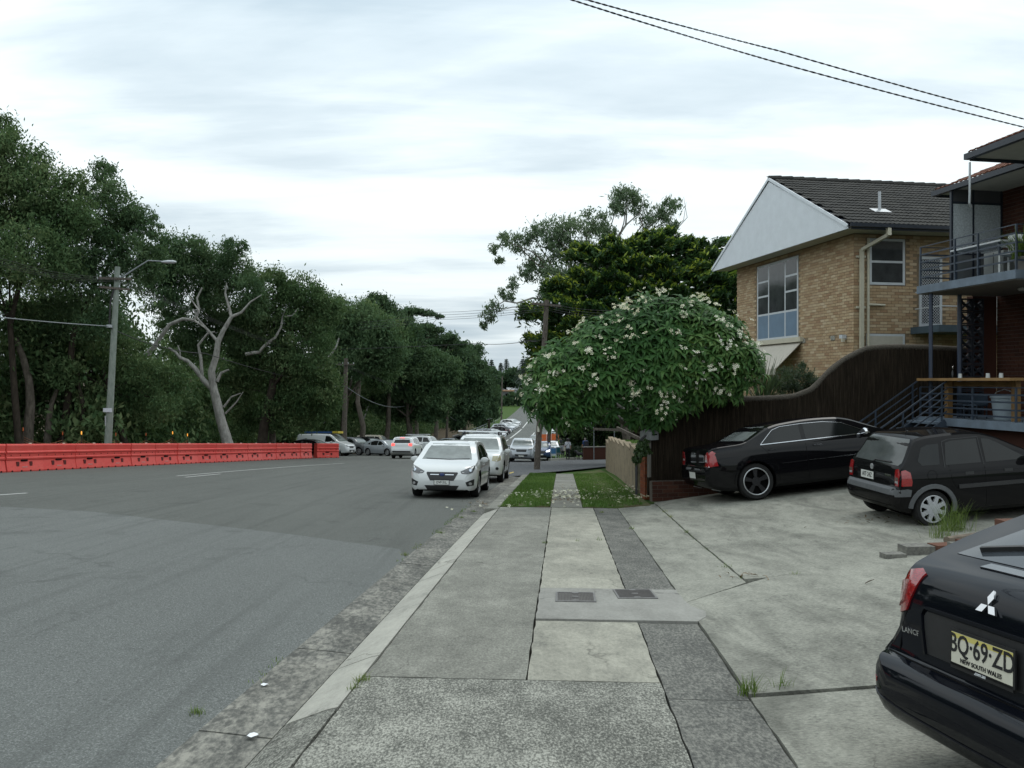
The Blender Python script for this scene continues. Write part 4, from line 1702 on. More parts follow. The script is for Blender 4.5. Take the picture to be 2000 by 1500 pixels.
mb.tube([(3.05, -1.2, hz(3.8)), (3.2, -1.26, hz(3.7)), (3.25, -1.28, hz(3.2)), (3.2, -1.28, hz(2.95)), (3.05, -1.25, hz(2.9))], .022, 6)
mb.build('landing_rail', m_white_trim, land, smooth=True)
mb = MB(); mb.box2((3.1, -1.17, hz(3.36)), (4.95, -1.14, hz(4.40))); mb.build('rail_screen', M_plain('pale screen sheet', (.40, .40, .38), .7, var=.05), land)

# ================================================================ blue-railed flats at the right edge
m_blue_slab = M_plain('blue grey painted concrete', (.13, .165, .205), .7, var=.22, scale=3)
m_rail = M_plain('dark blue steel rail', (.035, .048, .068), .45, var=.2)
m_timber = M_plain('oiled timber', (.25, .145, .055), .6, var=.3, scale=4, bump=.002)
m_under = M_plain('slab underside', (.15, .14, .125), .85, var=.12, scale=2)
m_frost = M_plain('wet frosted glass', (.42, .46, .48), .2, var=.3, scale=26, spec=.6, bump=.006)  # pale base carries the light coming from behind the pane

FZ = -.6
flats = empty('apartment_building', (10.1, 16.5, FZ), ANG, 'brick flats with blue railed balconies and terracotta roofs at the right edge', 'building')


def fz(z):
    return z - FZ


DK, BL = .87, 3.95            # deck and balcony floor levels
EV = 6.33
# main walls
mb = MB(); mb.box2((2.25, -6.0, 0), (9, 3.06, fz(EV))); mb.build('wall', m_dark_mortar, flats)
fl_b = MB()
sub_root = bpy.data.objects.new('wall_face', None); link(sub_root, flats); sub_root.location = (2.25, 0, 0)
brick_face(sub_root, m_red_brick, 'x', -6.0, 3.05, fz(.87), fz(EV) - .05, [(-1.6, .75, fz(.9), fz(3.0)), (-1.9, 1.2, fz(BL), fz(6.0))], 120, (2.6, fz(4.6)), bw=.23)
# wall return at the far end, lower floor
mb = MB(); mb.box2((1.55, 3.02, fz(DK)), (2.2, 3.22, fz(3.76))); mb.build('end_wall', m_red_brick, flats)
# deck slab and balcony slab
mb = MB(); mb.box2((0, -4, fz(DK) - .17), (2.24, 2.96, fz(DK))); deck = mb.build('deck_slab', m_blue_slab, flats)
mb = MB(); mb.box2((.25, -4, 0), (2.24, 2.8, fz(DK) - .171)); mb.build('deck_wall', m_red_brick, flats)
mb = MB(); mb.box2((0, -.05, fz(BL) - .18), (2.24, 2.96, fz(BL))); bal = mb.build('balcony_slab', m_blue_slab, flats)
mb = MB(); mb.box2((.03, -.02, fz(BL) - .20), (2.24, 2.93, fz(BL) - .181)); mb.build('balcony_underside', m_under, bal)
mb = MB().lathe([(.13, .02), (.15, .0), (.12, -.04)], (1.35, 1.2, fz(BL) - .22), 16); mb.build('ceiling_lamp', M_plain('opal lamp', (.5, .5, .48), .4, var=.05), bal, smooth=True)


def rail_set(root, pts, z0, heights, posts, r=.018, pr=.022, top_r=.012, name='balcony_rail'):
    mb = MB()
    for i, h_ in enumerate(heights):
        for a, b in zip(pts[:-1], pts[1:]):
            mb.bar((a[0], a[1], z0 + h_), (b[0], b[1], z0 + h_), .014, .036 if i else .02)
    rl = mb.build(name, m_rail, root)
    for x, y in posts:
        mb = MB().bar((x, y, z0), (x, y, z0 + max(heights)), .035, .035)
        mb.build('rail_post', m_rail, rl)
    return rl


rail_set(flats, [(2.2, 2.9), (.06, 2.9), (.06, .0), (2.2, .0)], fz(BL), [.92, .74, .56, .38, .20], [(.06, 2.9), (.06, 1.75), (.06, 1.05), (.06, .0), (1.2, 2.9)])
rail_set(flats, [(.06, 2.9), (.06, .0), (2.2, 0.0)], fz(DK), [.70, .55, .40, .24, .10], [(.06, 2.9), (.06, 1.2), (.06, .0)], name='deck_rail')
# steel posts carrying the balcony
for (x, y), r in (((.12, 2.62), .045), ((.95, 2.72), .05)):
    mb = MB().tube([(x, y, fz(DK) if r == .05 else .1), (x, y, fz(BL) - .2)], r, 10)
    mb.build('steel_post', M_plain('blue steel post', (.03, .042, .07), .4, var=.15), flats, smooth=True)
# breeze block screen
m_breeze = M_plain('navy breeze block', (.012, .014, .022), .7, var=.2)


def breeze_mesh(s, d):
    mb = MB()
    t = .03
    mb.box2((-s / 2, -d / 2, -s / 2), (s / 2, d / 2, -s / 2 + t)); mb.box2((-s / 2, -d / 2, s / 2 - t), (s / 2, d / 2, s / 2))
    mb.box2((-s / 2, -d / 2, -s / 2 + t), (-s / 2 + t, d / 2, s / 2 - t)); mb.box2((s / 2 - t, -d / 2, -s / 2 + t), (s / 2, d / 2, s / 2 - t))
    for sg in (-1, 1):
        k = 6
        for i in range(k):
            a0, a1 = -1 + 2 * i / k, -1 + 2 * (i + 1) / k
            f = lambda a: sg * (s * .06 + (1 - a * a) * -s * .02 + s * .40 * a * a)
            mb.bar((a0 * s * .48, 0, f(a0)), (a1 * s * .48, 0, f(a1)), d * .92, .028)
    return mesh_from('breeze_block', mb.v, mb.f, m_breeze)


bs = .30
bme = breeze_mesh(bs, .10)
scr = bpy.data.objects.new('breeze_screen', None); link(scr, flats); scr.location = (1.02, 2.80, fz(DK))
for i in range(2):
    for j in range(9):
        obj('breeze_block', bme, scr, (bs / 2 + i * (bs + .012), 0, bs / 2 + j * (bs + .012)))
# frosted privacy screen at the end of the balcony
mb = MB()
sx0, sx1 = .84, 2.22
for a, b in (((sx0, 2.86, fz(BL)), (sx0 + .05, 2.92, fz(EV) - .02)), ((1.42, 2.865, fz(BL)), (1.46, 2.915, fz(EV) - .02)), ((sx1 - .04, 2.86, fz(BL)), (sx1, 2.92, fz(EV) - .02)),
             ((sx0 + .05, 2.867, fz(5.93)), (sx1 - .04, 2.913, fz(5.98))), ((sx0 + .05, 2.867, fz(4.72)), (sx1 - .04, 2.913, fz(4.76)))):
    mb.box2(a, b)
ps = mb.build('privacy_screen', m_navy, flats)
for a, b in ((sx0 + .05, 1.42), (1.46, sx1 - .04)):
    mb = MB(); mb.box2((a, 2.88, fz(4.76)), (b, 2.90, fz(5.93))); mb.build('frosted_pane', m_frost, ps)
    mb = MB(); mb.box2((a, 2.88, fz(BL) + .02), (b, 2.90, fz(4.72))); mb.build('lower_panel', M_plain('grey sheet panel', (.13, .14, .145), .6, var=.1), ps)
    mb = MB(); mb.box2((a, 2.88, fz(5.98)), (b, 2.90, fz(EV) - .02)); mb.build('upper_panel', M_plain('dark sheet panel', (.055, .055, .06), .7, var=.1), ps)
# glazed doors in the wall
window_unit(sub_root, 'x', -1.55, .70, fz(.92), fz(2.95), [(1, [(1, 'blind')]), (1, [(1, 'glass')])], 'glazed_door', .07, mat=m_navy, depth=-.004)
window_unit(sub_root, 'x', -1.85, 1.15, fz(BL) + .02, fz(5.95), [(1, [(1, 'glass')]), (1, [(1, 'glass')]), (1, [(1, 'glass')])], 'glazed_door', .07, mat=m_navy, depth=-.004)
for sh in sub_root.children:
    if sh.name.startswith('glazed_door'):
        for g in sh.children:
            for v in g.data.vertices: v.co.x -= .034


def flat_roof_part(x0, y0, y1, z, name, back=6.0):
    """an eave with gutter, soffit and tile rows rising to the right"""
    mb = MB()
    mb.add([(x0, y0, z), (x0, y1, z), (back, y1, z + (back - x0) * .40), (back, y0, z + (back - x0) * .40), (x0, y0, z - .06), (x0, y1, z - .06), (back, y1, z - .06), (back, y0, z - .06)],
           [(0, 1, 2, 3), (4, 7, 6, 5), (0, 4, 5, 1), (1, 5, 6, 2), (3, 2, 6, 7), (0, 3, 7, 4)])
    r = mb.build(name, m_soffit, flats)
    tile_slope(r, (x0 - .05, y1 + .02, z + .03), (0, -1, 0), (1, 0, .40), int((y1 - y0) / .30) + 1, 8, .30, .33, m_red_tile, 60)
    mb = MB()
    mb.box2((x0 - .13, y0 - .05, z - .10), (x0 - .01, y1 + .06, z + .02))
    mb.build('gutter', m_navy, r)
    mb = MB(); mb.box2((x0 - .0, y1 + .005, z - .12), (back, y1 + .05, z + .06)); mb.build('barge_board', m_navy, r)
    return r


r1 = flat_roof_part(.92, -.2, 3.45, fz(EV), 'roof')
r2 = flat_roof_part(-.46, -7.0, .62, fz(EV) + .08, 'roof')
mb = MB().tube([(-.55, .55, fz(EV) - .1), (-.55, .55, fz(EV) - .75), (-.5, .62, fz(EV) - .92), (-.36, .75, fz(EV) - .97)], .022, 8)
mb.build('rainwater_pipe', m_white_trim, r2, smooth=True)

# stairs beside the fence
stairs = empty('steel_stair', (0, 0, 0), 0, 'blue steel stair rising to the lower deck beside the brush fence', 'stair')
stairs.location = (10.1, 16.5, FZ); stairs.rotation_euler = (0, 0, ANG)
n = 8
x_top, x_bot = 0.0, -2.15
zt_, zb_ = fz(DK) - .02, .05
for i in range(n):
    f = (i + .5) / n
    mb = MB(); mb.box((x_top + (x_bot - x_top) * f, 2.45, zt_ + (zb_ - zt_) * f), (.30, .95, .05)); mb.build('tread', m_blue_slab, stairs)
for y in (1.95, 2.95):
    mb = MB().bar((x_top, y, zt_ - .08), (x_bot, y, zb_ - .08), .04, .2); mb.build('stringer', m_rail, stairs)
    mb = MB()
    for k in range(5):
        dz = .18 + k * .17
        mb.bar((x_top + .02, y, zt_ + dz), (x_bot - .1, y, zb_ + dz - .05), .022, .022 if k < 4 else .03)
    rl = mb.build('stair_rail', m_rail, stairs)
    for f in (.05, .5, .95):
        xx = x_top + (x_bot - x_top) * f; z = zt_ + (zb_ - zt_) * f
        mb = MB().bar((xx, y, z - .05), (xx, y, z + .86), .03, .03); mb.build('rail_post', m_rail, rl)
# a second flight behind the posts
mb = MB()
for k in range(4):
    mb.bar((.0, 3.4, fz(DK) + .35 - .14 * k), (1.3, 3.4, fz(DK) + 1.15 - .14 * k), .02, .02)
mb.build('upper_stair_rail', m_rail, stairs)


def local_at(x, y, z):
    c, s = cos(ANG), sin(ANG)
    return Vector((10.1 + x * c - y * s, 16.5 + x * s + y * c, z))


# ---------------------------------------------------------------- things standing on deck and balcony
bar = empty('bar_table', local_at(.42, 1.2, DK), ANG, 'long timber bar bench with posts standing on the lower deck', 'bench')
mb = MB(); mb.box2((-.52, -1.22, .845), (.10, 1.62, .905)); mb.build('top', m_timber, bar)
for x, y in ((-.20, .95), (-.05, -.85)):
    mb = MB(); mb.box((x, y, .422), (.12, .12, .84)); mb.build('leg', m_timber, bar)
mb = MB(); mb.box2((-.12, -.8, .72), (-.06, .9, .83)); mb.build('brace', m_timber, bar)
m_clearg = M_plain('drinking glass', (.45, .48, .48), .1, var=.05, spec=.7)
for k, (y, lab) in enumerate(((.58, 'leftmost upturned glass on the timber bar'), (-.25, 'middle upturned glass on the timber bar'), (-.62, 'rightmost upturned glass on the timber bar'))):
    mb = MB().lathe([(.045, 0), (.042, .03), (.037, .10), (.034, .10), (.0, .098)], (0, 0, 0), 12)
    tag(mb.build('drinking_glass', m_clearg, loc=local_at(.22, 1.2 + y, DK + .905), smooth=True), lab, 'glass')
mb = MB().lathe([(.035, 0), (.035, .12), (.014, .17), (.012, .21), (.018, .22), (.016, .245)], (0, 0, 0), 10)
bt = mb.build('bottle', m_wglass, loc=local_at(.22, 1.2 + .82, DK + .905), smooth=True); tag(bt, 'small dark bottle with silver top on the timber bar', 'bottle')
mb = MB().lathe([(.02, .215), (.02, .25), (.008, .256)], (0, 0, 0), 10); mb.build('bottle_cap', m_chrome, bt)


def tub(loc, mat, lab, r=.26, h=.52):
    mb = MB().lathe([(r * .72, 0), (r * .78, .02), (r * .97, h * .9), (r * 1.06, h * .92), (r * 1.06, h), (r * .98, h), (r * .93, h * .93), (r * .7, .04)], (0, 0, 0), 20)
    o = mb.build('tub', mat, loc=loc, smooth=True)
    tag(o, lab, 'tub')
    mb = MB().tube([(-r, 0, h * .9), (-r * .7, 0, h * 1.15), (0, 0, h * 1.28), (r * .7, 0, h * 1.15), (r, 0, h * .9)], .01, 6); mb.build('tub_handle', m_alloy, o)
    return o


tub(local_at(.62, .95, DK), M_plain('pale blue plastic', (.40, .47, .52), .4, var=.1), 'pale blue plastic tub standing under the timber bar')
for k, (x, y, lab) in enumerate(((.55, 2.25, 'left blue folding chair under the timber bar'), (.55, 1.72, 'right blue folding chair under the timber bar'))):
    e = empty('folding_chair', local_at(x, y, DK), ANG + .2 * k, lab, 'chair')
    mcb = M_plain('blue chair fabric', (.05, .075, .11), .8, var=.1)
    mb = MB(); mb.box((0, 0, .30), (.34, .36, .03)); mb.build('seat', mcb, e)
    mb = MB(); mb.box((.16, 0, .42), (.03, .36, .22)); mb.build('backrest', mcb, e)
    for a, b in ((-.15, -.16), (.15, -.16), (-.15, .16), (.15, .16)):
        mb = MB().bar((a, b, 0), (a, b, .30), .025); mb.build('leg', m_rail, e)
e = empty('cool_box', local_at(1.1, .25, DK), ANG, 'dark blue cool box with white lid under the bar', 'cool box')
mb = MB(); mb.box((0, 0, .2), (.35, .5, .4)); mb.build('box', M_plain('navy plastic', (.02, .03, .06), .5, var=.1), e)
mb = MB(); mb.box((0, 0, .425), (.37, .52, .05)); mb.build('lid', m_white_trim, e)
# balcony table, white chairs, pots
tb = empty('balcony_table', local_at(.75, 1.55, BL), ANG, 'white topped table on the upper balcony', 'table')
mb = MB(); mb.box((0, 0, .74), (.75, 1.5, .035)); mb.build('top', M_plain('white table top', (.55, .57, .58), .4, var=.05), tb)
for a, b in ((-.3, -.65), (.3, -.65), (-.3, .65), (.3, .65)):
    mb = MB().bar((a, b, 0), (a, b, .725), .035); mb.build('leg', m_rail, tb)
m_wplas = M_plain('white plastic', (.55, .57, .56), .45, var=.05)
for k, (x, y, rz_, lab) in enumerate(((.55, .62, .4, 'white plastic chair nearest the balcony rail'), (1.2, .35, 1.2, 'white plastic chair near the wall on the balcony'))):
    e = empty('plastic_chair', local_at(x, y, BL), ANG + rz_, lab, 'chair')
    mb = MB(); mb.box((0, 0, .42), (.44, .44, .03)); mb.build('seat', m_wplas, e)
    mb = MB(); mb.box((.21, 0, .66), (.03, .42, .45)); mb.build('backrest', m_wplas, e)
    for sg in (-1, 1):
        mb = MB(); mb.box((0, sg * .22, .62), (.40, .035, .03)); mb.build('armrest', m_wplas, e)
    for a, b in ((-.19, -.19), (.19, -.19), (-.19, .19), (.19, .19)):
        mb = MB().bar((a, b, 0), (a, b, .41), .04); mb.build('leg', m_wplas, e)
mb = MB(); mb.box2((-.22, -.3, 0), (.22, .3, .72)); cab = mb.build('storage_cabinet', M_plain('grey cabinet', (.26, .27, .26), .6, var=.08), loc=local_at(1.55, 2.1, BL), rz=ANG); tag(cab, 'grey storage cabinet by the frosted screen on the balcony', 'cabinet')
mb = MB(); mb.box2((-.226, -.004, .04), (-.22, .004, .70)); mb.build('door_gap', m_gap, cab)
for k, (x, y, lab) in enumerate(((.35, .18, 'potted plant at the near corner of the upper balcony'),)):
    e = empty('potted_plant', local_at(x, y, BL), ANG, lab, 'plant')
    mb = MB().lathe([(.10, 0), (.15, .26), (.16, .26), (.16, .29), (.13, .29), (.1, .2)], (0, 0, 0), 14); mb.build('pot', m_under, e, smooth=True)
    pp = [(random.gauss(0, .07), random.gauss(0, .07), .24) for _ in range(160)]
    blades('leaves', pp, .45, .03, m_blade_dry, .8, e, None)

# ================================================================ brush fence, pier, low wall, letterbox
def brush_mat():
    t = NT('tea tree brush')
    a = t.noise(55, 4, .7, (1, 1, .03))
    b = t.noise(2.0, 4, .6, (1, 1, .5))
    col = t.ramp(a, [(.3, (.010, .008, .006)), (.5, (.034, .026, .019)), (.72, (.085, .066, .047))])
    t.set(t.mix(t.ramp(b, [(.35, .45), (.65, 0.0)]), col, (.014, .011, .008)), .95, spec=.1, bump=a, bump_d=.02, bump_s=.9)
    return t.m


m_brush = brush_mat()
fence = empty('brush_fence', (3.1, 18.75, -.9), ANG, 'tall dark brush fence sweeping up behind the black sedan', 'fence')
ftop = pchip([(0.0, 1.26), (2.8, 1.32), (3.5, 1.36), (4.0, 1.50), (4.55, 1.98), (5.1, 2.34), (5.6, 2.52), (6.3, 2.56), (8.6, 2.50)])
FB = -.9


def fence_xy(k):
    return (k, 0)


core = MB()
ks = frange(0, 8.6, .2)
for a, b in zip(ks[:-1], ks[1:]):
    za, zb2 = ftop(a) - FB - .05, ftop(b) - FB - .05
    core.add([(a, -.03, .0), (b, -.03, .0), (b, -.03, zb2), (a, -.03, za), (a, .03, 0), (b, .03, 0), (b, .03, zb2), (a, .03, za)],
             [(0, 1, 2, 3), (7, 6, 5, 4), (0, 4, 5, 1), (3, 2, 6, 7), (0, 3, 7, 4), (1, 5, 6, 2)])
core.build('fence_core', m_brush, fence)
n = 2600
V, Q = [], []
for i in range(n):
    k = random.uniform(0, 8.6)
    z1 = ftop(k) - FB - random.uniform(.02, .10)
    z0 = max(.0, z1 - random.uniform(.5, 2.6))
    y = -.035 - random.random() * .03
    r = random.uniform(.004, .009)
    dx = random.gauss(0, .02)
    b = len(V)
    for zz, xx in ((z0, k), (z1, k + dx)):
        V += [(xx - r, y + .004, zz), (xx, y - r, zz), (xx + r, y + .004, zz)]
    Q += [(b, b + 1, b + 4, b + 3), (b + 1, b + 2, b + 5, b + 4)]
br_ = obj('brushwood', np_mesh('brushwood', V, Q, m_brush), fence); br_['kind'] = 'stuff'
mb = MB()
mb.tube([(k, -.0, ftop(k) - FB - .03 + .012 * noise.noise((k * 3, 0, 0))) for k in frange(0, 8.6, .12)], [.075 + .012 * noise.noise((k * 4, 5, 0)) for k in frange(0, 8.6, .12)], 8)
mb.build('capping', M_plain('grey brush capping', (.085, .075, .062), .95, spec=.1, var=.5, scale=40, bump=.02), fence, smooth=60)


def brick_pier(name, loc, rz, w, d, h, mat, label, mort=m_dark_mortar):
    e = empty(name, loc, rz, label, 'pier')
    mb = MB(); mb.box2((-w / 2 + .012, -d / 2 + .012, 0), (w / 2 - .012, d / 2 - .012, h - .01)); mb.build('mortar_core', mort, e)
    bh, g = .076, .010
    rows = int(h / (bh + g))
    bx = MB(); bx.box((0, 0, 0), (.23, .11, bh)); me = mesh_from('brick', bx.v, bx.f, mat)
    for r in range(rows):
        z = bh / 2 + r * (bh + g)
        if r % 2 == 0:
            spots = [((-w / 2 + .115, -d / 2 + .055), 0), ((w / 2 - .055, -d / 2 + .115), pi / 2), ((w / 2 - .115, d / 2 - .055), 0), ((-w / 2 + .055, d / 2 - .115), pi / 2)]
        else:
            spots = [((w / 2 - .115, -d / 2 + .055), 0), ((w / 2 - .055, d / 2 - .115), pi / 2), ((-w / 2 + .115, d / 2 - .055), 0), ((-w / 2 + .055, -d / 2 + .115), pi / 2)]
        for (x, y), a in spots:
            obj('brick', me, e, (x + random.uniform(-.003, .003), y + random.uniform(-.003, .003), z), (0, 0, a))
    return e


pb = gp(1271, 969)
m_pier = M_island('orange red bricks', [(.22, .065, .03), (.28, .09, .04), (.18, .05, .026), (.25, .085, .045)], .85, .35)
brick_pier('brick_pier', (pb.x, pb.y + .17, pb.z - .08), ANG, .35, .35, 1.06, m_pier, 'orange brick pier at the end of the low wall')
# brick base under the start of the fence
bw_ = empty('low_brick_wall', (3.15, 18.35, -1.0), ANG, 'low dark brick wall below the brush fence behind the pier', 'wall')
mb = MB(); mb.box2((0, .0, 0), (3.0, .2, .45)); mb.build('mortar_core', m_dark_mortar, bw_)
brick_face(bw_, m_red_brick, 'y', .0, 3.0, .02, .45, [], 60, (0, .4))

# stepped low wall with ribbed face
def rib_mat():
    t = NT('sandy ribbed render')
    a = t.noise(24, 5, .65, (1, 1, .5))
    b = t.noise(2.2, 6, .7)
    c = t.ramp(a, [(.3, (.21, .165, .11)), (.7, (.34, .28, .20))])
    t.set(t.mix(t.ramp(b, [(.45, 0.0), (.72, .75)]), c, (.10, .088, .065)), .92, spec=.15, bump=a, bump_d=.015, bump_s=.7)
    return t.m


m_rib = rib_mat()
lw = empty('low_wall', (0, 0, 0), 0, 'low sandy wall with a stepped top beside the grass verge', 'wall')
P0, P1 = gp(1252, 957), gp(1187, 914)
tops0, tops1 = CAM_Z + (HOR - 884) / F_PX * P0.y, CAM_Z + (HOR - 858) / F_PX * P1.y
nseg = 7
dirw = (P1 - P0); dirw.z = 0; LL = dirw.length; dirw.normalize()
aw_ = atan2(dirw.y, dirw.x)
for i in range(nseg):
    a, b = LL * i / nseg, LL * (i + 1) / nseg - .012
    zt2 = tops0 + (tops1 - tops0) * (i + .0) / nseg + .03
    if i == nseg - 1: zt2 = tops1
    pa = P0 + dirw * a
    zb2 = H(pa.x, pa.y) - .9
    mb = MB()
    mb.box2((a, -.10, zb2), (b, .10, zt2 - .05))
    o = mb.build('wall_panel', m_rib, lw, loc=(P0.x, P0.y, 0), rz=aw_)
    mb = MB(); mb.box2((a, -.115, zt2 - .05), (b, .115, zt2)); c_ = mb.build('coping_stone', m_rib, lw, loc=(P0.x, P0.y, 0), rz=aw_)
# raised lawn behind it
zl = lambda x, y: tops0 + (tops1 - tops0) * max(0, min(1, (y - P0.y) / (P1.y - P0.y))) - .07
lawn_poly = [(P0.x + .12, P0.y + .3), (P1.x + .12, P1.y), (P1.x + 9, P1.y + 1.5), (P0.x + 9, P0.y + 2.0), (3.3, 19.1)]
rl_ = poly_sheet('raised_lawn', lawn_poly, 0, m_lawn, thick=.8, zf=zl, step=1.5)
tag(rl_, kind='structure')
pts_ = []
while len(pts_) < 6000:
    f, g_ = random.random(), random.random() ** 1.5
    y = P0.y + .4 + f * (P1.y - P0.y - .5)
    x = P0.x + (P1.x - P0.x) * f + .12 + g_ * 5
    pts_.append((x, y, zl(x, y)))
tag(blades('grass', pts_, .07, .018, m_blade), 'bright lawn on the raised bed behind the low wall', 'grass')
# letterbox on its post behind the pier, and a bent pipe
lb = pt(1268, 850, 18.4)
e = empty('letterbox', (lb.x, lb.y, -.45), ANG + .5, 'pale metal letterbox on a post behind the brick pier', 'letterbox')
hb = lb.z + .45
mb = MB(); mb.prism([(-.13, -.10), (.13, -.10), (.13, .07), (0, .13), (-.13, .07)], -.16, .16, 'y')
o = mb.build('box', M_plain('pale grey metal', (.20, .21, .21), .6, var=.2), e); o.location = (0, 0, hb)
mb = MB(); mb.box2((-.03, -.03, 0), (.03, .03, hb - .1)); mb.build('post', m_under, e)
mb = MB(); mb.box((-.0, -.163, .02), (.16, .006, .03)); o2 = mb.build('slot', m_gap, e); o2.location = (0, 0, hb)
q = pt(1243, 885, 17.8)
mb = MB().tube([(q.x, q.y, q.z - .9), (q.x, q.y, q.z + .05), (q.x + .06, q.y + .1, q.z + .22), (q.x + .25, q.y + .3, q.z + .36)], .028, 8)
tag(mb.build('bent_pipe', m_black_plastic, smooth=True), 'black bent pipe rail beside the brick pier', 'pipe')

# broken brick wall and fallen kerb pieces by the small hatchback
m_old_brick = M_island('mossy old brick', [(.12, .05, .032), (.16, .075, .05), (.10, .055, .04)], .9, .5)
m_old_conc = M_concrete('rubble concrete', (.10, .10, .09), (.17, .165, .15), (.27, .265, .23), .6, 30, stain=.4, seed=21.0)
rb = empty('broken_brick_wall', (0, 0, 0), 0, 'remains of a low brick and concrete wall beside the small hatchback', 'wall')
g0 = gp(1872, 1060)
for k, (px, py, d, sx, sy, sz, m, rz_) in enumerate(((1905, 1045, 9.6, .50, .30, .22, m_old_conc, .15), (1955, 1030, 9.5, .42, .26, .34, m_old_brick, .12), (1990, 1012, 9.4, .40, .26, .50, m_old_brick, .1),
                                                     (1970, 1050, 9.2, .46, .3, .2, m_old_brick, .3), (2040, 1030, 9.2, .5, .3, .40, m_old_brick, .1))):
    p = pt(px, py, d); p.z = H(p.x, p.y) + sz / 2 - .03
    mb = MB(); mb.box((0, 0, 0), (sx, sy, sz), rz_)
    o = mb.build('wall_block', m, rb, loc=p)
for k, (px, py, sx, sy, sz, m) in enumerate(((1745, 1090, .26, .16, .07, m_old_conc), (1790, 1082, .36, .22, .12, m_old_conc), (1850, 1078, .40, .2, .11, m_old_brick), (1905, 1072, .4, .2, .12, m_old_brick))):
    p = gp(px, py); p.z += sz / 2 - .01
    mb = MB(); mb.box((0, 0, 0), (sx, sy, sz), .12 + random.uniform(-.1, .1))
    mb.build('kerb_piece', m, rb, loc=p)
p0_, p1_ = pt(1850, 1000, 10.6), pt(1990, 990, 11.2)
p0_.z = H(p0_.x, p0_.y) + .08; p1_.z = H(p1_.x, p1_.y) + .1
mb = MB().tube([p0_, p1_], .055, 8)
tag(mb.build('timber_pole', M_plain('grey timber pole', (.15, .12, .09), .9, var=.3), smooth=True), 'round grey timber pole lying beside the small hatchback wheel', 'pole')

# ================================================================ trees
rng = np.random.default_rng(11)
random.seed(21)
np.random.seed(21)


def unit(v):
    return v / np.maximum(np.linalg.norm(v, axis=1, keepdims=True), 1e-9)


def leaves(P, length, width, mode='hang', out=None, jitter=.4):
    """pointed leaves at the points P; returns verts, quads"""
    n = len(P)
    d = rng.normal(size=(n, 3))
    if mode == 'hang': d[:, 2] -= 1.1
    elif mode == 'up': d = d * .55 + out; d[:, 2] += .35
    elif mode == 'flat': d[:, 2] *= .35
    d = unit(d)
    r = unit(np.cross(d, rng.normal(size=(n, 3))))
    L = length * (.6 + .8 * rng.random(n))[:, None]
    Wd = width * (.6 + .8 * rng.random(n))[:, None]
    a = P - d * L * .5
    V = np.stack([a, P - d * L * .05 + r * Wd * .5, P + d * L * .5, P - d * L * .05 - r * Wd * .5], 1)
    Q = (np.arange(n) * 4)[:, None] + np.arange(4)[None, :]
    return V.reshape(-1, 3), Q


def clump_points(c, r, n, m=None, flat=1.0, sig=.26, fill=.15):
    """points gathered into tufts over an uneven ball"""
    m = m or max(int(10 + 6 * r), 8)
    dirs = unit(rng.normal(size=(m, 3)))
    dirs[:, 2] *= flat
    cen = np.asarray(c)[None, :] + dirs * (r * (.55 + .40 * rng.random(m)))[:, None]
    idx = rng.integers(0, m, n)
    pts = cen[idx] + rng.normal(size=(n, 3)) * (r * sig * (.5 + rng.random(m))[idx])[:, None] * np.array([1, 1, .8 * max(flat, .5)])
    k = int(n * fill)
    pts[:k] = np.asarray(c)[None, :] + rng.normal(size=(k, 3)) * r * .42 * np.array([1, 1, flat])
    return pts


def bark_mat(name, lo, hi, sc=6.0):
    t = NT(name)
    a = t.noise(sc, 5, .65, (1, 1, .35))
    t.set(t.ramp(a, [(.3, lo), (.7, hi)]), .9, spec=.2, bump=a, bump_d=.03, bump_s=.6)
    return t.m


m_bark_pale = bark_mat('pale smooth gum bark', (.17, .165, .15), (.40, .39, .36))
m_bark_grey = bark_mat('grey brown bark', (.05, .042, .034), (.16, .14, .115))
m_bark_dark = bark_mat('dark bark', (.022, .018, .014), (.065, .052, .04))
m_gum = M_leaf('gum leaves', [(0.036, 0.073, 0.032), (0.070, 0.123, 0.053), (0.109, 0.168, 0.076), (0.175, 0.224, 0.105)], .28, .75, .08)
m_gum2 = M_leaf('grey green gum leaves', [(0.043, 0.084, 0.043), (0.081, 0.138, 0.068), (0.130, 0.189, 0.095)], .28, .75, .08)
m_gum_light = M_leaf('pale airy gum leaves', [(0.090, 0.138, 0.083), (0.143, 0.203, 0.120), (0.195, 0.255, 0.150)], .3, .7, .1)
m_far = M_leaf('distant leaves', [(0.038, 0.073, 0.041), (0.062, 0.108, 0.057), (0.095, 0.146, 0.076)], .2, .75, .08)


def limb(mb, pts, r0, r1, n=7, bend=.0):
    k = len(pts)
    rad = [r0 + (r1 - r0) * i / (k - 1) for i in range(k)]
    mb.tube(pts, rad, n)


def branchy(a, b, wob=.12):
    """a crooked path from a to b"""
    a, b = Vector(a), Vector(b)
    L = (b - a).length
    out = [a]
    for f in (.25, .5, .75):
        out.append(a.lerp(b, f) + Vector((random.gauss(0, wob * L * .5), random.gauss(0, wob * L * .5), random.gauss(0, wob * L * .35) + L * .06 * sin(f * pi))))
    return out + [b]


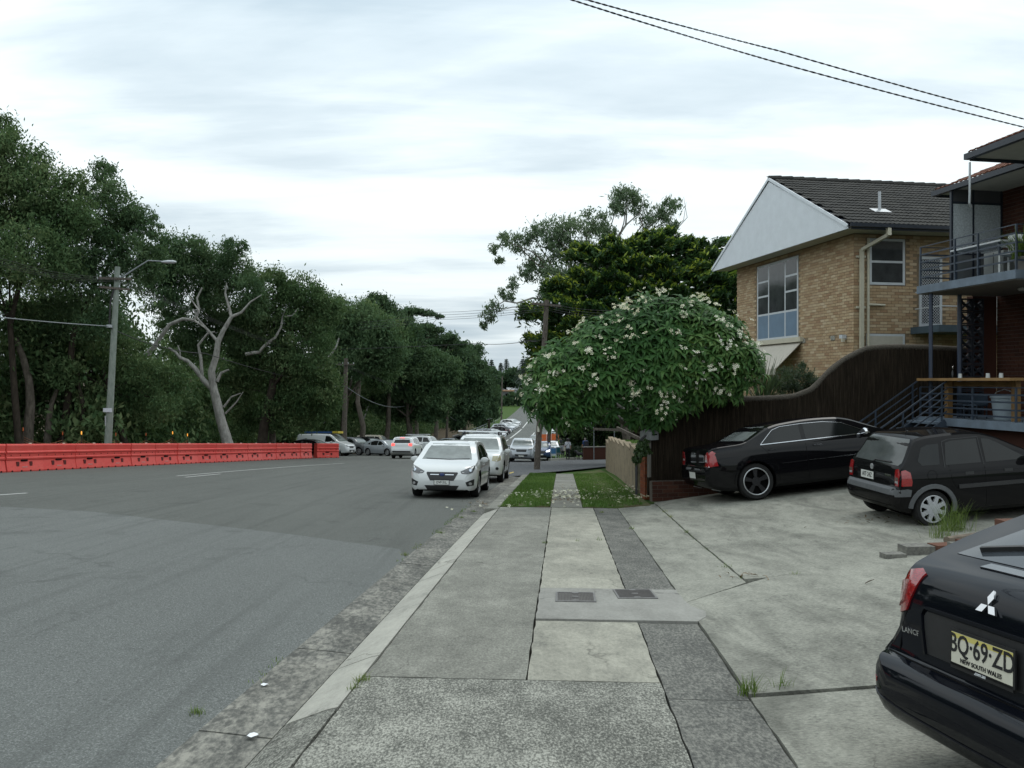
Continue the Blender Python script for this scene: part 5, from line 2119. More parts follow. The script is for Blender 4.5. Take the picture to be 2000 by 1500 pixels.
def build_tree(name, label, cl, base, d, leaf_mat, bark, trunk_r, cat='tree', group=None, dens=55.0, leaf=(.22, .075), mode='hang', limbs=(), trunk_top=None, flat=1.0, sig=.215, deep=.8, auto=True, maxn=2600, fill=.15):
    """cl: clumps as (px, py, radius px[, depth]); base: pixel of the foot of the trunk or a world point; limbs: explicit pixel polylines with radii"""
    b = base if isinstance(base, Vector) else Vector((pt(base[0], base[1], d).x, d, 0))
    b = Vector((b.x, b.y, H(b.x, b.y) - .15))
    root = empty(name, b, 0, label, cat, group)
    Vs, Qs, off = [], [], 0
    cs = []
    for c in cl:
        dd = (c[3] if len(c) > 3 else d + (random.uniform(-deep, deep) if auto else random.uniform(.9, 1.8)) * c[2] / 1600 * d * 1.2)
        p = pt(c[0], c[1], dd) - b
        r = c[2] / F_PX * dd
        cs.append((p, r))
        n = int(min(max(dens * 3.5 * r * r * 8, 160), maxn * 3.5))
        P = clump_points(p, r, n, flat=flat, sig=sig, fill=fill)
        out = unit(P - np.asarray(p)[None, :])
        V, Q = leaves(P, leaf[0] * max(1, d / 52), leaf[1] * max(1, d / 52), mode, out)
        Vs.append(V); Qs.append(Q + off); off += len(V)
    me = np_mesh('crown', np.concatenate(Vs), np.concatenate(Qs), leaf_mat)
    cr_ = obj('crown', me, root); cr_['kind'] = 'stuff'
    mb = MB()
    if trunk_top is None:
        xs = [c[0].x for c in cs]; zs = [c[0].z for c in cs]
        trunk_top = Vector((sum(xs) / len(xs) * .6, sum(c[0].y for c in cs) / len(cs) * .5, min(zs) + (max(zs) - min(zs)) * .55))
    elif not isinstance(trunk_top, Vector):
        trunk_top = pt(trunk_top[0], trunk_top[1], d) - b
    if limbs != 'none':
        tp = branchy((0, 0, 0), trunk_top, .06)
        if auto:
            limb(mb, tp, trunk_r, trunk_r * .4, 9)
            mb.build('trunk', bark, root, smooth=60)
            for p, r in cs[:14]:
                mb = MB()
                st_ = tp[random.choice((2, 3, 3, 4))]
                limb(mb, branchy(st_, p, .14), trunk_r * .30, trunk_r * .07, 6)
                mb.build('branch', bark, root, smooth=60)
        for pl, r0, r1 in limbs:
            mb = MB()
            w = [pt(q[0], q[1], d + (q[2] if len(q) > 2 else 0)) - b for q in pl]
            if not auto and r0 > .4: w[0] = Vector((w[0].x + .12, w[0].y, -.1))
            limb(mb, w, r0, r1, 8)
            mb.build('branch' if auto else 'trunk', m_bark_pale, root, smooth=60)
    return root


GL = 'gum trees along the left of the road'
build_tree('gum_tree', 'tallest dark gum tree at the left edge of the photo', [(-60, 330, 75), (0, 262, 42), (30, 300, 48), (60, 355, 60), (105, 365, 48), (20, 400, 75), (100, 440, 70), (-40, 460, 90), (150, 355, 26), (160, 420, 40), (60, 500, 75), (-30, 560, 80)],
           (40, 872), 44, m_gum, m_bark_dark, .20, group=GL, dens=62, trunk_top=(20, 420))
build_tree('gum_tree', 'gum tree whose round crown leans right above the street light', [(205, 345, 30), (178, 385, 34), (225, 390, 34), (268, 425, 36), (292, 448, 24), (235, 450, 48), (170, 470, 60), (250, 495, 44), (180, 540, 62), (110, 530, 50), (295, 520, 40), (120, 610, 60), (200, 620, 50)],
           (112, 868), 47, m_gum2, m_bark_dark, .24, group=GL, dens=62, trunk_top=(190, 480),
           limbs=[([(240, 735, 6), (255, 720, 6), (285, 694, 6), (300, 679, 6), (317, 654, 6), (331, 634, 6), (357, 623, 6), (380, 625, 6), (389, 605, 6), (385, 582, 6), (395, 562, 6)], .20, .05), ([(389, 607), (377, 590), (370, 578)], .05, .02), ([(380, 626), (400, 640)], .07, .03)])
build_tree('gum_tree', 'low bushy gum tree behind the street light pole', [(40, 640, 60), (110, 650, 60), (30, 720, 55), (100, 735, 50), (160, 700, 48), (250, 690, 40), (290, 735, 45), (335, 745, 36), (260, 780, 42), (320, 795, 30), (180, 780, 40), (60, 790, 40), (130, 810, 36), (20, 800, 40)],
           (255, 868), 48, m_gum, m_bark_dark, .22, group=GL, dens=58)
build_tree('gum_tree', 'gum tree with bare white forked trunk rising behind the barriers', [(325, 495, 40), (375, 500, 40), (415, 515, 44), (450, 492, 24), (470, 485, 14), (455, 535, 40), (360, 545, 52), (300, 545, 44), (490, 570, 34), (420, 570, 40), (330, 600, 38), (375, 480, 12), (500, 600, 28), (430, 630, 44, 62), (395, 670, 44, 62), (460, 680, 44, 62), (345, 640, 40, 62), (410, 600, 40, 62), (480, 620, 36, 62)],
           (443, 868), 56, m_gum2, m_bark_pale, .4, group=GL, dens=60, auto=False,
           limbs=[([(446, 872), (440, 850), (432, 823), (422, 780), (417, 760), (413, 725), (422, 697), (426, 668), (435, 648), (452, 619)], .40, .13), ([(452, 619), (472, 610), (489, 590), (511, 576)], .12, .03), ([(452, 620), (448, 602), (440, 573), (443, 552)], .12, .04),
                  ([(418, 762), (397, 742), (383, 722), (366, 705), (352, 699), (343, 688), (329, 679)], .22, .07), ([(426, 668), (406, 645), (386, 622), (378, 604)], .12, .04), ([(395, 738), (392, 697), (387, 674), (406, 651), (420, 648)], .13, .05), ([(352, 699), (351, 684), (347, 674)], .08, .03),
                  ([(424, 745), (432, 728), (447, 722)], .13, .06), ([(437, 795), (452, 775), (470, 768)], .08, .03), ([(440, 808), (462, 785), (475, 765)], .07, .02)])
build_tree('gum_tree', 'gum tree with a crooked white bare limb right of the forked trunk', [(500, 545, 28), (530, 560, 36), (560, 565, 24), (595, 572, 34), (625, 588, 28), (560, 610, 50), (510, 620, 46), (610, 630, 48), (480, 650, 44), (540, 680, 55), (600, 690, 50), (650, 610, 24), (470, 720, 40)],
           (508, 870), 62, m_gum, m_bark_dark, .42, group=GL, dens=52, trunk_top=(540, 640),
           limbs=[([(480, 692, -2), (495, 689, -2), (506, 688, -2), (518, 674, -2), (538, 659, -2), (549, 639, -2), (552, 619, -2), (572, 616, -2), (582, 602, -2)], .15, .04), ([(552, 620, -2), (556, 608, -2), (560, 600, -2)], .06, .02)])
build_tree('gum_tree', 'dense dark low tree just left of the parked van', [(520, 740, 44), (570, 720, 40), (600, 760, 44), (640, 780, 34), (500, 790, 40), (550, 800, 44), (610, 810, 34), (450, 760, 36), (480, 830, 30), (640, 740, 30)],
           (528, 872), 64, m_gum, m_bark_grey, .32, group=GL, dens=50, trunk_top=(540, 780))
build_tree('gum_tree', 'gum tree with forked pale limbs above the timber pole', [(660, 615, 30), (700, 625, 32), (680, 660, 44), (730, 660, 44), (640, 660, 36), (700, 700, 44), (760, 690, 40), (650, 700, 30)],
           (705, 868), 84, m_gum2, m_bark_grey, .32, group=GL, dens=46, trunk_top=(690, 700),
           limbs=[([(592, 750, -3), (608, 742, -3), (617, 720, -3), (625, 708, -3), (645, 695, -3), (658, 675, -3), (662, 660, -3)], .24, .06), ([(622, 752, -3), (628, 735, -3), (632, 710, -3)], .13, .08), ([(628, 765, -3), (650, 756, -3), (675, 754, -3)], .08, .03)])
build_tree('gum_tree', 'round topped tree standing above the others mid left', [(740, 600, 26), (722, 615, 22), (760, 612, 22), (745, 640, 34), (790, 650, 36), (720, 660, 30), (780, 690, 40)], (752, 864), 98, m_far, m_bark_grey, .35, group=GL, dens=40, trunk_top=(750, 690))
build_tree('umbrella_tree', 'flat topped tree with open layered crown against the sky', [(812, 608, 16), (835, 612, 14), (795, 612, 12), (858, 618, 9), (835, 640, 16), (858, 645, 12), (815, 650, 18), (880, 660, 15), (850, 668, 18), (900, 672, 13), (800, 680, 26)],
           (815, 862), 112, m_far, m_bark_grey, .3, group=GL, dens=34, flat=.38, trunk_top=(815, 700))
build_tree('gum_tree', 'spreading tree above the white utility wagon', [(790, 720, 44), (830, 720, 40), (760, 740, 40), (820, 760, 40), (870, 720, 34), (740, 770, 36), (790, 790, 40), (700, 770, 34), (850, 790, 34)], (795, 868), 100, m_gum2, m_bark_grey, .34, group=GL, dens=42, trunk_top=(800, 760))
build_tree('gum_tree', 'tree whose crown slopes down to the road end of the wood', [(900, 700, 26), (925, 690, 20), (880, 735, 34), (925, 725, 26), (945, 730, 16), (905, 765, 34), (940, 765, 22), (860, 780, 30), (925, 800, 28), (890, 815, 24)],
           (905, 855), 135, m_far, m_bark_grey, .34, group=GL, dens=32, trunk_top=(905, 770))
build_tree('gum_tree', 'small dark tree at the far end of the wood by the road', [(948, 760, 16), (958, 745, 11), (962, 775, 13), (950, 800, 18), (966, 805, 12), (940, 820, 16), (962, 725, 8)], (955, 845), 175, m_far, m_bark_dark, .3, group=GL, dens=26, trunk_top=(955, 780))
build_tree('gum_tree', 'wide tree filling the belt behind the timber power pole', [(640, 600, 34), (680, 640, 40), (720, 620, 34), (620, 650, 36), (760, 660, 40), (700, 680, 44), (660, 720, 40), (740, 730, 40), (600, 720, 36)], (672, 862), 92, m_gum, m_bark_grey, .36, group=GL, dens=40, trunk_top=(680, 700))
build_tree('gum_tree', 'broad dark tree under the flat topped one', [(790, 625, 24), (830, 660, 30), (870, 680, 28), (850, 700, 34), (800, 690, 34), (900, 705, 26), (920, 720, 26), (880, 750, 34), (840, 750, 36), (790, 740, 36), (935, 745, 22)], (850, 858), 118, m_far, m_bark_grey, .36, group=GL, dens=38, trunk_top=(850, 730))
# bare grey trunks among the leaves at the left
for k, (pl, r0, r1, d, lab) in enumerate((([(52, 872), (56, 830), (60, 790), (57, 745), (46, 700), (30, 660)], .30, .14, 45, 'grey trunk at the far left behind the barriers'), ([(88, 872), (95, 835), (97, 810), (100, 790), (112, 760)], .22, .10, 46, 'second grey trunk from the left behind the barriers'))):
    p = pt(pl[0][0], pl[0][1], d); b = Vector((p.x, p.y, H(p.x, p.y) - .1))
    e = empty('bare_trunk_tree', b, 0, lab, 'tree', GL)
    mb = MB(); limb(mb, [Vector((0, 0, 0))] + [pt(q[0], q[1], d) - b for q in pl[1:]], r0, r1, 9); mb.build('trunk', m_bark_grey, e, smooth=60)
    cl = [(pt(pl[-1][0] + random.uniform(-20, 20), pl[-1][1] - 30 + random.uniform(-20, 20), d) - b, .9) for _ in range(2)]
    Vs, Qs, off = [], [], 0
    for c, r in cl:
        V, Q = leaves(clump_points(c, r, 700), .3, .1, 'hang'); Vs.append(V); Qs.append(Q + off); off += len(V)
    o = obj('crown', np_mesh('crown', np.concatenate(Vs), np.concatenate(Qs), m_gum), e); o['kind'] = 'stuff'
# the wood behind, read as one mass
Vs, Qs, off = [], [], 0
for _ in range(680):
    s = random.uniform(-45, 235); t = -25.5 - random.random() ** 1.3 * 15 - (6 if s < 45 else 0)  # negative stretch is unseen, added behind the camera to darken car reflections
    x, y = xy(s, t)
    hmax = 11.5 if s < 110 else 11.5 - (s - 110) / 125 * 4
    z = prof(s) + .3 + random.random() * (hmax - 1.5 if t < -29 else hmax * .55)
    r = random.uniform(1.5, 2.5)
    P = clump_points((x, y, z), r, int(760 if s < 110 else 420), sig=.3)
    V, Q = leaves(P, .42, .17, 'hang'); Vs.append(V); Qs.append(Q + off); off += len(V)
for _ in range(190):
    s = random.uniform(14, 200); t = -26 - random.random() * 6 - (5 if s < 50 else 0)
    x, y = xy(s, t)
    P = clump_points((x, y, prof(s) + random.uniform(.2, 2.6)), random.uniform(1.1, 1.8), 520, sig=.3)
    V, Q = leaves(P, .36, .15, 'hang'); Vs.append(V); Qs.append(Q + off); off += len(V)
wood = obj('wood', np_mesh('wood', np.concatenate(Vs), np.concatenate(Qs), m_gum)); tag(wood, 'dense dark wood behind the front row of gum trees', 'wood', kind='stuff')
# slender trunks standing in the shade of the wood
for k in range(16):
    s = 34 + k * 5.2 + random.uniform(-1.5, 1.5); t = -26.5 - random.random() * 4
    x, y = xy(s, t)
    e = empty('slender_tree', (x, y, H(x, y) - .1), 0, 'slender trunk in the shade of the wood, %s from the near end' % ORD[k], 'tree', 'slender trunks in the wood')
    mb = MB(); limb(mb, branchy((0, 0, 0), (random.gauss(0, 1.0), random.gauss(0, .6), random.uniform(5, 8)), .08), random.uniform(.12, .24), .05, 7)
    mb.build('trunk', random.choice((m_bark_grey, m_bark_dark, m_bark_pale)), e, smooth=60)
    V, Q = leaves(clump_points((0, 0, 7.5), 1.4, 300), .35, .12, 'hang')
    o = obj('crown', np_mesh('crown', V, Q, m_gum), e); o['kind'] = 'stuff'

# ---------------------------------------------------------------- airy gum and golden cypress on the right
build_tree('gum_tree', 'airy pale gum tree with hanging foliage behind the golden cypress', [(1225, 388, 26), (1205, 405, 20), (1245, 400, 20), (1300, 412, 24), (1268, 430, 20), (1320, 398, 12), (1310, 435, 16), (1160, 435, 30), (1185, 450, 20), (1115, 450, 28), (1075, 455, 26), (1040, 460, 22), (1010, 478, 20),
            (985, 470, 16), (965, 488, 11), (975, 508, 9), (1090, 485, 26), (1055, 515, 26), (1030, 535, 18), (1080, 545, 24), (990, 575, 15), (1003, 555, 12), (965, 600, 14), (952, 622, 13), (945, 635, 8), (1130, 490, 26), (1110, 530, 26)],
           (1232, 880), 62, m_gum_light, m_bark_grey, .36, dens=32, leaf=(.30, .07), sig=.27, trunk_top=(1130, 560), fill=.05,
           limbs=[([(1130, 560), (1105, 505), (1085, 490), (1050, 480)], .14, .04), ([(1130, 560), (1195, 480), (1222, 440), (1225, 400)], .14, .04), ([(1222, 440), (1250, 415), (1258, 385)], .06, .02), ([(1195, 480), (1270, 450), (1305, 430)], .09, .03),
                  ([(1305, 455), (1335, 430), (1340, 395)], .04, .01), ([(1315, 455), (1342, 425), (1335, 385)], .04, .01), ([(1100, 590), (1040, 582), (1010, 592), (985, 588), (960, 603)], .09, .03), ([(1100, 600), (1045, 598), (1000, 600), (965, 610)], .06, .02)])


def inside(poly, x, y):
    c = False
    j = len(poly) - 1
    for i in range(len(poly)):
        if (poly[i][1] > y) != (poly[j][1] > y) and x < (poly[j][0] - poly[i][0]) * (y - poly[i][1]) / (poly[j][1] - poly[i][1]) + poly[i][0]:
            c = not c
        j = i
    return c


def edge_dist(poly, x, y):
    best = 1e9
    for i in range(len(poly)):
        a, b = poly[i - 1], poly[i]
        dx, dy = b[0] - a[0], b[1] - a[1]
        t = max(0, min(1, ((x - a[0]) * dx + (y - a[1]) * dy) / (dx * dx + dy * dy)))
        best = min(best, hypot(x - a[0] - t * dx, y - a[1] - t * dy))
    return best


cyp = [(1036, 612), (1042, 580), (1080, 540), (1112, 510), (1142, 482), (1185, 463), (1230, 460), (1290, 457), (1352, 455), (1402, 464), (1425, 480), (1450, 520), (1470, 600), (1450, 820), (1100, 820), (1062, 720), (1048, 650)]
CD = 47.0
cb = pt(1250, 745, CD); cb = Vector((cb.x, CD + 1.5, H(cb.x, CD) - .1))
cypress = empty('cypress_tree', cb, 0, 'broad golden tipped cypress rising behind the flowering tree', 'tree')
m_cyp = M_leaf('cypress foliage', [(.012, .042, .014), (.028, .072, .020), (.05, .10, .026)], .15)
m_gold = M_leaf('golden cypress tips', [(.08, .16, .02), (.19, .27, .03), (.38, .43, .05)], .3)
DV, DQ, do, GV, GQ, go = [], [], 0, [], [], 0
pads = 0
while pads < 230:
    x, y = random.uniform(1035, 1470), random.uniform(452, 820)
    if not inside(cyp, x, y): continue
    e_ = min(edge_dist(cyp, x, y) / 110.0, 1.0)
    back = pads % 4 == 3
    d = CD + 2.0 - 3.8 * sqrt(max(1 - (1 - e_) ** 2, 0)) * (1 if not back else -.8) + random.uniform(-.4, .4)
    p = pt(x, y, d) - cb
    pads += 1
    # a pad: a flattened shelf of sprays that reach outward and turn up at the tips
    n = 620 if not back else 260
    hor = unit(np.array([[p.x * .8, (p.y - 1.0) if not back else p.y + 1.0, 0.0]]))[0]
    u, side = rng.random(n), rng.normal(size=n)
    R_p = random.uniform(.75, 1.25)
    P = np.asarray(p)[None, :] + hor[None, :] * ((u ** .8 - .35) * 1.5 * R_p)[:, None] + np.stack([-hor[1] * side, hor[0] * side, np.zeros(n)], 1) * (.60 * R_p * (1 - .3 * u))[:, None]
    lift = .16 * u ** 2 + .10 * np.sin(side * 5 + u * 7) - .10 * side ** 2
    zr = rng.normal(size=n) * .085
    P[:, 2] += lift + zr
    out = np.tile(hor * .8 + np.array([0, 0, .12]), (n, 1))
    V, Q = leaves(P, .36, .10, 'up', out)
    tip = (zr > .05) & (u > .3) & (rng.random(n) < .8) if not back else np.zeros(n, bool)
    V = V.reshape(n, 4, 3)
    a, g_ = V[~tip].reshape(-1, 3), V[tip].reshape(-1, 3)
    DV.append(a); DQ.append(np.arange(len(a)).reshape(-1, 4) + do); do += len(a)
    GV.append(g_); GQ.append(np.arange(len(g_)).reshape(-1, 4) + go); go += len(g_)
o = obj('crown', np_mesh('crown', np.concatenate(DV), np.concatenate(DQ), m_cyp), cypress); o['kind'] = 'stuff'
o = obj('golden_tips', np_mesh('golden_tips', np.concatenate(GV), np.concatenate(GQ), m_gold), cypress); o['kind'] = 'stuff'
o['label'] = 'yellow green new growth at the tips of the sprays'
mb = MB(); limb(mb, [(0, 0, 0), (.1, 0, 3), (0, .1, 6), (0, 0, 8.5)], .45, .1, 9); mb.build('trunk', m_bark_dark, cypress, smooth=60)
# solid shade inside so the sky does not show through
P = []
while len(P) < 9000:
    x, y = random.uniform(1045, 1465), random.uniform(465, 820)
    if inside(cyp, x, y) and edge_dist(cyp, x, y) > 14:
        P.append(pt(x, y, CD + 2.0 + random.uniform(-1.0, 1.6)) - cb)
P = np.array([tuple(q) for q in P]); V, Q = leaves(P, .60, .30, 'flat')
o = obj('inner_foliage', np_mesh('inner_foliage', V, Q, m_cyp), cypress); o['kind'] = 'stuff'

# ---------------------------------------------------------------- frangipani in flower
fra = [(1012, 800), (1022, 740), (1052, 700), (1108, 657), (1160, 620), (1225, 598), (1300, 586), (1362, 584), (1405, 602), (1450, 643), (1484, 702), (1470, 738), (1440, 786), (1350, 798), (1308, 826), (1276, 838), (1237, 820), (1175, 808), (1112, 833), (1050, 820)]
FD = 20.9
fbp = pt(1262, 745, FD); fb = Vector((fbp.x, FD, zl(fbp.x, FD) - .05))
frang = empty('frangipani_tree', fb, 0, 'spreading frangipani with big leaves and cream flowers over the path', 'tree')
m_frleaf = M_leaf('frangipani leaves', [(0.018, 0.057, 0.015), (0.034, 0.094, 0.023), (0.055, 0.129, 0.032), (0.098, 0.172, 0.046)], .2, .55, .2)
m_petal = M_leaf('cream petals', [(.70, .66, .42), (.80, .77, .58), (.86, .85, .74)], .2)
m_petal_y = M_plain('yellow flower throat', (.60, .42, .05), .6, var=.1)


def big_leaf():
    """a long leaf folded along its rib and drooping at the tip"""
    L_, w = .215, .062
    prof2 = [(0, .18, 0), (.18, .75, .012), (.5, 1.0, .016), (.8, .62, -.008), (1.0, .04, -.05)]
    vs_, fs = [], []
    for f, ww, z in prof2:
        vs_ += [(-w / 2 * ww, f * L_, z + .012 * ww), (0, f * L_, z), (w / 2 * ww, f * L_, z + .012 * ww)]
    for i in range(len(prof2) - 1):
        for k in (0, 1):
            a = i * 3 + k
            fs.append((a, a + 1, a + 4, a + 3))
    return np.array(vs_), fs


LV, LF = big_leaf()
leaf_me = mesh_from('leaf', LV, LF, m_frleaf, True)
ros = []
while len(ros) < 1900:
    x, y = random.uniform(1008, 1488), random.uniform(572, 836)
    if not inside(fra, x, y): continue
    e_ = min(edge_dist(fra, x, y) / 100.0, 1.0)
    k = sqrt(max(1 - (1 - e_) ** 2, 0))
    back = random.random() < .22
    inner = random.random() < .2
    x += random.gauss(0, 6) + 26 * noise.noise((x * .013, y * .013, 1)); y += random.gauss(0, 6) + 26 * noise.noise((x * .013, y * .013, 7))
    d = (18.7 - 1.0 * k if not back else FD + 1.8 * k) + random.uniform(-.15, .15) + (random.uniform(.3, 1.2) if inner and not back else 0)
    ros.append((pt(x, y, d) - fb, back, e_, y))
cen = Vector((0, 0, 1.2))
allV, allF, off = [], [], 0
fl = []
single = 0
ros.sort(key=lambda r: r[0].y)
for p, back, e_, y in ros:
    out = (p - cen); out.y *= 1.0
    out.normalize()
    up = (out + Vector((0, 0, .55))).normalized()
    q = up.to_track_quat('Z', 'Y').to_matrix()
    nl = random.randint(8, 12)
    a0 = random.random() * 6
    for i in range(nl):
        a = a0 + i * 2.4
        tilt = random.uniform(-.45, .55)
        R = q @ Matrix.Rotation(a, 3, 'Z') @ Matrix.Rotation(tilt, 3, 'X') @ Matrix.Scale(random.uniform(.6, 1.25), 3)
        if single < 300 and not back and i < 3 and e_ > .12:
            M4 = R.to_4x4(); M4.translation = p
            o = bpy.data.objects.new('leaf', leaf_me); link(o, frang); o.matrix_local = M4
            single += 1
        else:
            V = LV @ np.array(R).T + np.array(p)[None, :]
            allV.append(V)
    if not back and random.random() < (.18 if noise.noise(p * 1.1) > -.05 else .06):
        fl.append((p + up * .16 + Vector((0, -.10, 0)), q))
nv = len(LV)
allV = np.concatenate(allV)
cnt = len(allV) // nv
F = np.array(LF)
Q = (np.arange(cnt)[:, None, None] * nv + F[None, :, :]).reshape(-1, 4)
o = obj('crown', np_mesh('crown', allV, Q, m_frleaf, True), frang); o['kind'] = 'stuff'


def flower_geo(s):
    """five overlapping petals round a shallow cup"""
    vs_, fs = [], []
    for k in range(5):
        a = 2 * pi * k / 5
        b = len(vs_)
        for (r, da, z) in ((.12, 0, 0), (.62, .45, .22), (1.0, .12, .34), (.70, -.42, .22)):
            vs_.append((cos(a + da) * r * s, sin(a + da) * r * s, z * s))
        fs.append((b, b + 1, b + 2, b + 3))
    return np.array(vs_), np.array(fs)


fV, fF = flower_geo(.045)
FVs = []
for p, q in fl:
    for k in range(random.randint(2, 8)):
        off_ = q @ Vector((random.gauss(0, .06), random.gauss(0, .06), random.uniform(.0, .09)))
        R = q @ Matrix.Rotation(random.gauss(0, .5), 3, 'X') @ Matrix.Rotation(random.gauss(0, .5), 3, 'Y') @ Matrix.Rotation(random.random() * 6, 3, 'Z')
        FVs.append(fV @ np.array(R).T + np.array(p + off_)[None, :])
cnt = len(FVs)
Q = (np.arange(cnt)[:, None, None] * len(fV) + fF[None]).reshape(-1, 4)
o = obj('flowers', np_mesh('flowers', np.concatenate(FVs), Q, m_petal), frang); o['kind'] = 'stuff'
o['label'] = 'clusters of cream white flowers'
m_fr_bark = bark_mat('smooth grey frangipani bark', (.10, .095, .085), (.21, .20, .18))
mb = MB(); limb(mb, [(0, 0, 0), (.05, 0, .35), (.02, .05, .7)], .20, .16, 9); mb.build('trunk', m_fr_bark, frang, smooth=60)
for q in ((-2.6, -1.8, 1.5), (-1.6, -2.2, 1.9), (-.6, -2.4, 2.0), (.8, -1.2, 1.6), (2.0, -.8, 1.4), (-.5, .9, 1.8), (1.2, .9, 1.7), (-2.0, -.2, 1.9), (0.2, -.6, 2.3)):
    mb = MB(); limb(mb, branchy((.02, .05, .65), q, .10), .09, .03, 7); mb.build('branch', m_fr_bark, frang, smooth=60)
# fallen flowers and leaves on the path, the grass and the driveway
FVs = []
spots = [(1110, 972, .55, .38, 150), (1105, 962, .5, .35, 90), (1060, 968, .5, .35, 55), (1030, 968, .35, .3, 40), (1200, 962, .6, .5, 110), (1235, 952, .45, .5, 70), (1165, 975, .5, .15, 80), (1310, 966, .35, .3, 80), (1340, 962, .3, .3, 30), (1020, 988, .8, .3, 16), (1090, 985, .8, .35, 30), (1250, 975, .3, .15, 40)]
for px, py, sx, sy, n in spots:
    p = gp(px, py)
    for _ in range(int(n * .65)):
        x, y = p.x + random.gauss(0, sx), p.y + random.gauss(0, sy)
        R = Matrix.Rotation(random.gauss(0, .4), 3, 'X') @ Matrix.Rotation(random.random() * 6, 3, 'Z') @ Matrix.Scale(random.uniform(.55, .95), 3)
        FVs.append(fV @ np.array(R).T + np.array((x, y, H(x, y) + .02 + random.random() * .03))[None, :])
cnt = len(FVs)
Q = (np.arange(cnt)[:, None, None] * len(fV) + fF[None]).reshape(-1, 4)
o = obj('fallen_flowers', np_mesh('fallen_flowers', np.concatenate(FVs), Q, m_petal)); tag(o, 'fallen cream flowers scattered over path and grass', 'flowers', kind='stuff')
LVs = []
m_dead = M_leaf('dead leaves', [(.06, .035, .018), (.13, .085, .045), (.24, .18, .11)], .15)
for px, py, sx, sy, n in ((1100, 968, .55, .6, 130), (1200, 948, .8, 1.2, 90), (1125, 978, .6, .3, 110), (935, 985, .25, .5, 25), (1720, 1018, .4, .2, 30), (1300, 962, .3, .4, 40), (850, 640, 0, 0, 0), (1456, 1129, .12, .08, 14)):
    if not n: continue
    p = gp(px, py)
    for _ in range(n):
        x, y = p.x + random.gauss(0, sx), p.y + random.gauss(0, sy)
        R = Matrix.Rotation(random.gauss(0, .3), 3, 'X') @ Matrix.Rotation(random.random() * 6, 3, 'Z') @ Matrix.Scale(random.uniform(.2, .45), 3)
        LVs.append(LV @ np.array(R).T + np.array((x, y, H(x, y) + .025))[None, :])
cnt = len(LVs)
Q = (np.arange(cnt)[:, None, None] * nv + F[None]).reshape(-1, 4)
o = obj('fallen_leaves', np_mesh('fallen_leaves', np.concatenate(LVs), Q, m_dead)); tag(o, 'brown fallen leaves lying on path, grass and driveway', 'leaves', kind='stuff')

# ---------------------------------------------------------------- garden shrubs and hedges on the right
m_shrub = M_leaf('grey green shrub', [(.03, .05, .03), (.055, .08, .05), (.08, .10, .06)], .25)
m_hedge = M_leaf('dark hedge', [(.014, .030, .010), (.026, .052, .016), (.045, .078, .02)], .25)
build_tree('shrub', 'grey green shrub in front of the brick house behind the fence', [(1540, 742, 26, 21.3), (1570, 735, 24, 21.6), (1520, 755, 18, 21.2), (1585, 752, 20, 21.6), (1550, 770, 24, 21.4)], Vector((7.3, 21.4, 0)), 21.4, m_shrub, m_bark_dark, .05, 'shrub', dens=420, leaf=(.10, .022), mode='up', maxn=2200)
pp = [(random.gauss(0, .05), random.gauss(0, .05), 0) for _ in range(130)]
p = pt(1492, 778, 20.9)
e = empty('strap_leaf_plant', (p.x, p.y, p.z - .6), 0, 'spiky strap leaved plant between the flowering tree and the shrub', 'plant')
o = blades('leaves', pp, 1.15, .035, m_shrub, .75, e, None)
build_tree('hedge_bush', 'dark hedge bushes across the side street behind the people', [(1120, 860, 22), (1140, 835, 26), (1165, 820, 26), (1118, 885, 14), (1150, 872, 22), (1180, 860, 26), (1195, 830, 28), (1215, 810, 26), (1230, 850, 24), (1250, 820, 24), (1100, 845, 10), (1135, 800, 24)], Vector((7.5, 67, 0)), 67, m_hedge, m_bark_dark, .12, 'bush', dens=26, leaf=(.34, .14))
build_tree('hedge_bush', 'small bright bush at the corner beside the walking man', [(1118, 890, 7), (1128, 880, 9), (1115, 876, 7)], Vector((4.9, 64.5, 0)), 64.5, m_shrub, m_bark_dark, .06, 'bush', dens=60, leaf=(.22, .08))
build_tree('ivy', 'dark ivy tumbling over the brick pier and wall end', [(1250, 882, 12, 17.5), (1258, 868, 11, 17.7), (1244, 898, 9, 17.3), (1262, 880, 9, 17.8)], Vector((2.75, 17.6, 0)), 17.6, m_hedge, m_bark_dark, .03, 'ivy', dens=900, leaf=(.07, .045), limbs='none')
# ---------------------------------------------------------------- far hill: pines, bushes
m_pine = M_leaf('far pine needles', [(.030, .048, .040), (.045, .066, .052)], .1)


def norfolk(px, top, base, d, lab, wide=1.0):
    b = pt(px, base, d); b.z = H(b.x, b.y) - .2
    h = CAM_Z + (HOR - top) / F_PX * d - b.z
    e = empty('norfolk_pine', b, 0, lab, 'tree', 'pines on the far hill')
    mb = MB(); limb(mb, [(0, 0, 0), (0, 0, h * .5), (0, 0, h)], .35, .05, 6); mb.build('trunk', m_bark_dark, e)
    Vs, Qs, off = [], [], 0
    nt_ = 14
    for i in range(nt_):
        f = i / nt_
        z = h * (.22 + .76 * f); R = h * .24 * wide * (1 - f) ** .8 + .25
        for k in range(6):
            a = k * pi / 3 + i * .5
            n = 34
            u = rng.random(n)
            P = np.stack([cos(a) * R * u, sin(a) * R * u, z + .12 * R * u + rng.normal(size=n) * .12], 1) + rng.normal(size=(n, 3)) * .14
            V, Q = leaves(P, .8, .22, 'flat'); Vs.append(V); Qs.append(Q + off); off += len(V)
    o = obj('crown', np_mesh('crown', np.concatenate(Vs), np.concatenate(Qs), m_pine), e); o['kind'] = 'stuff'


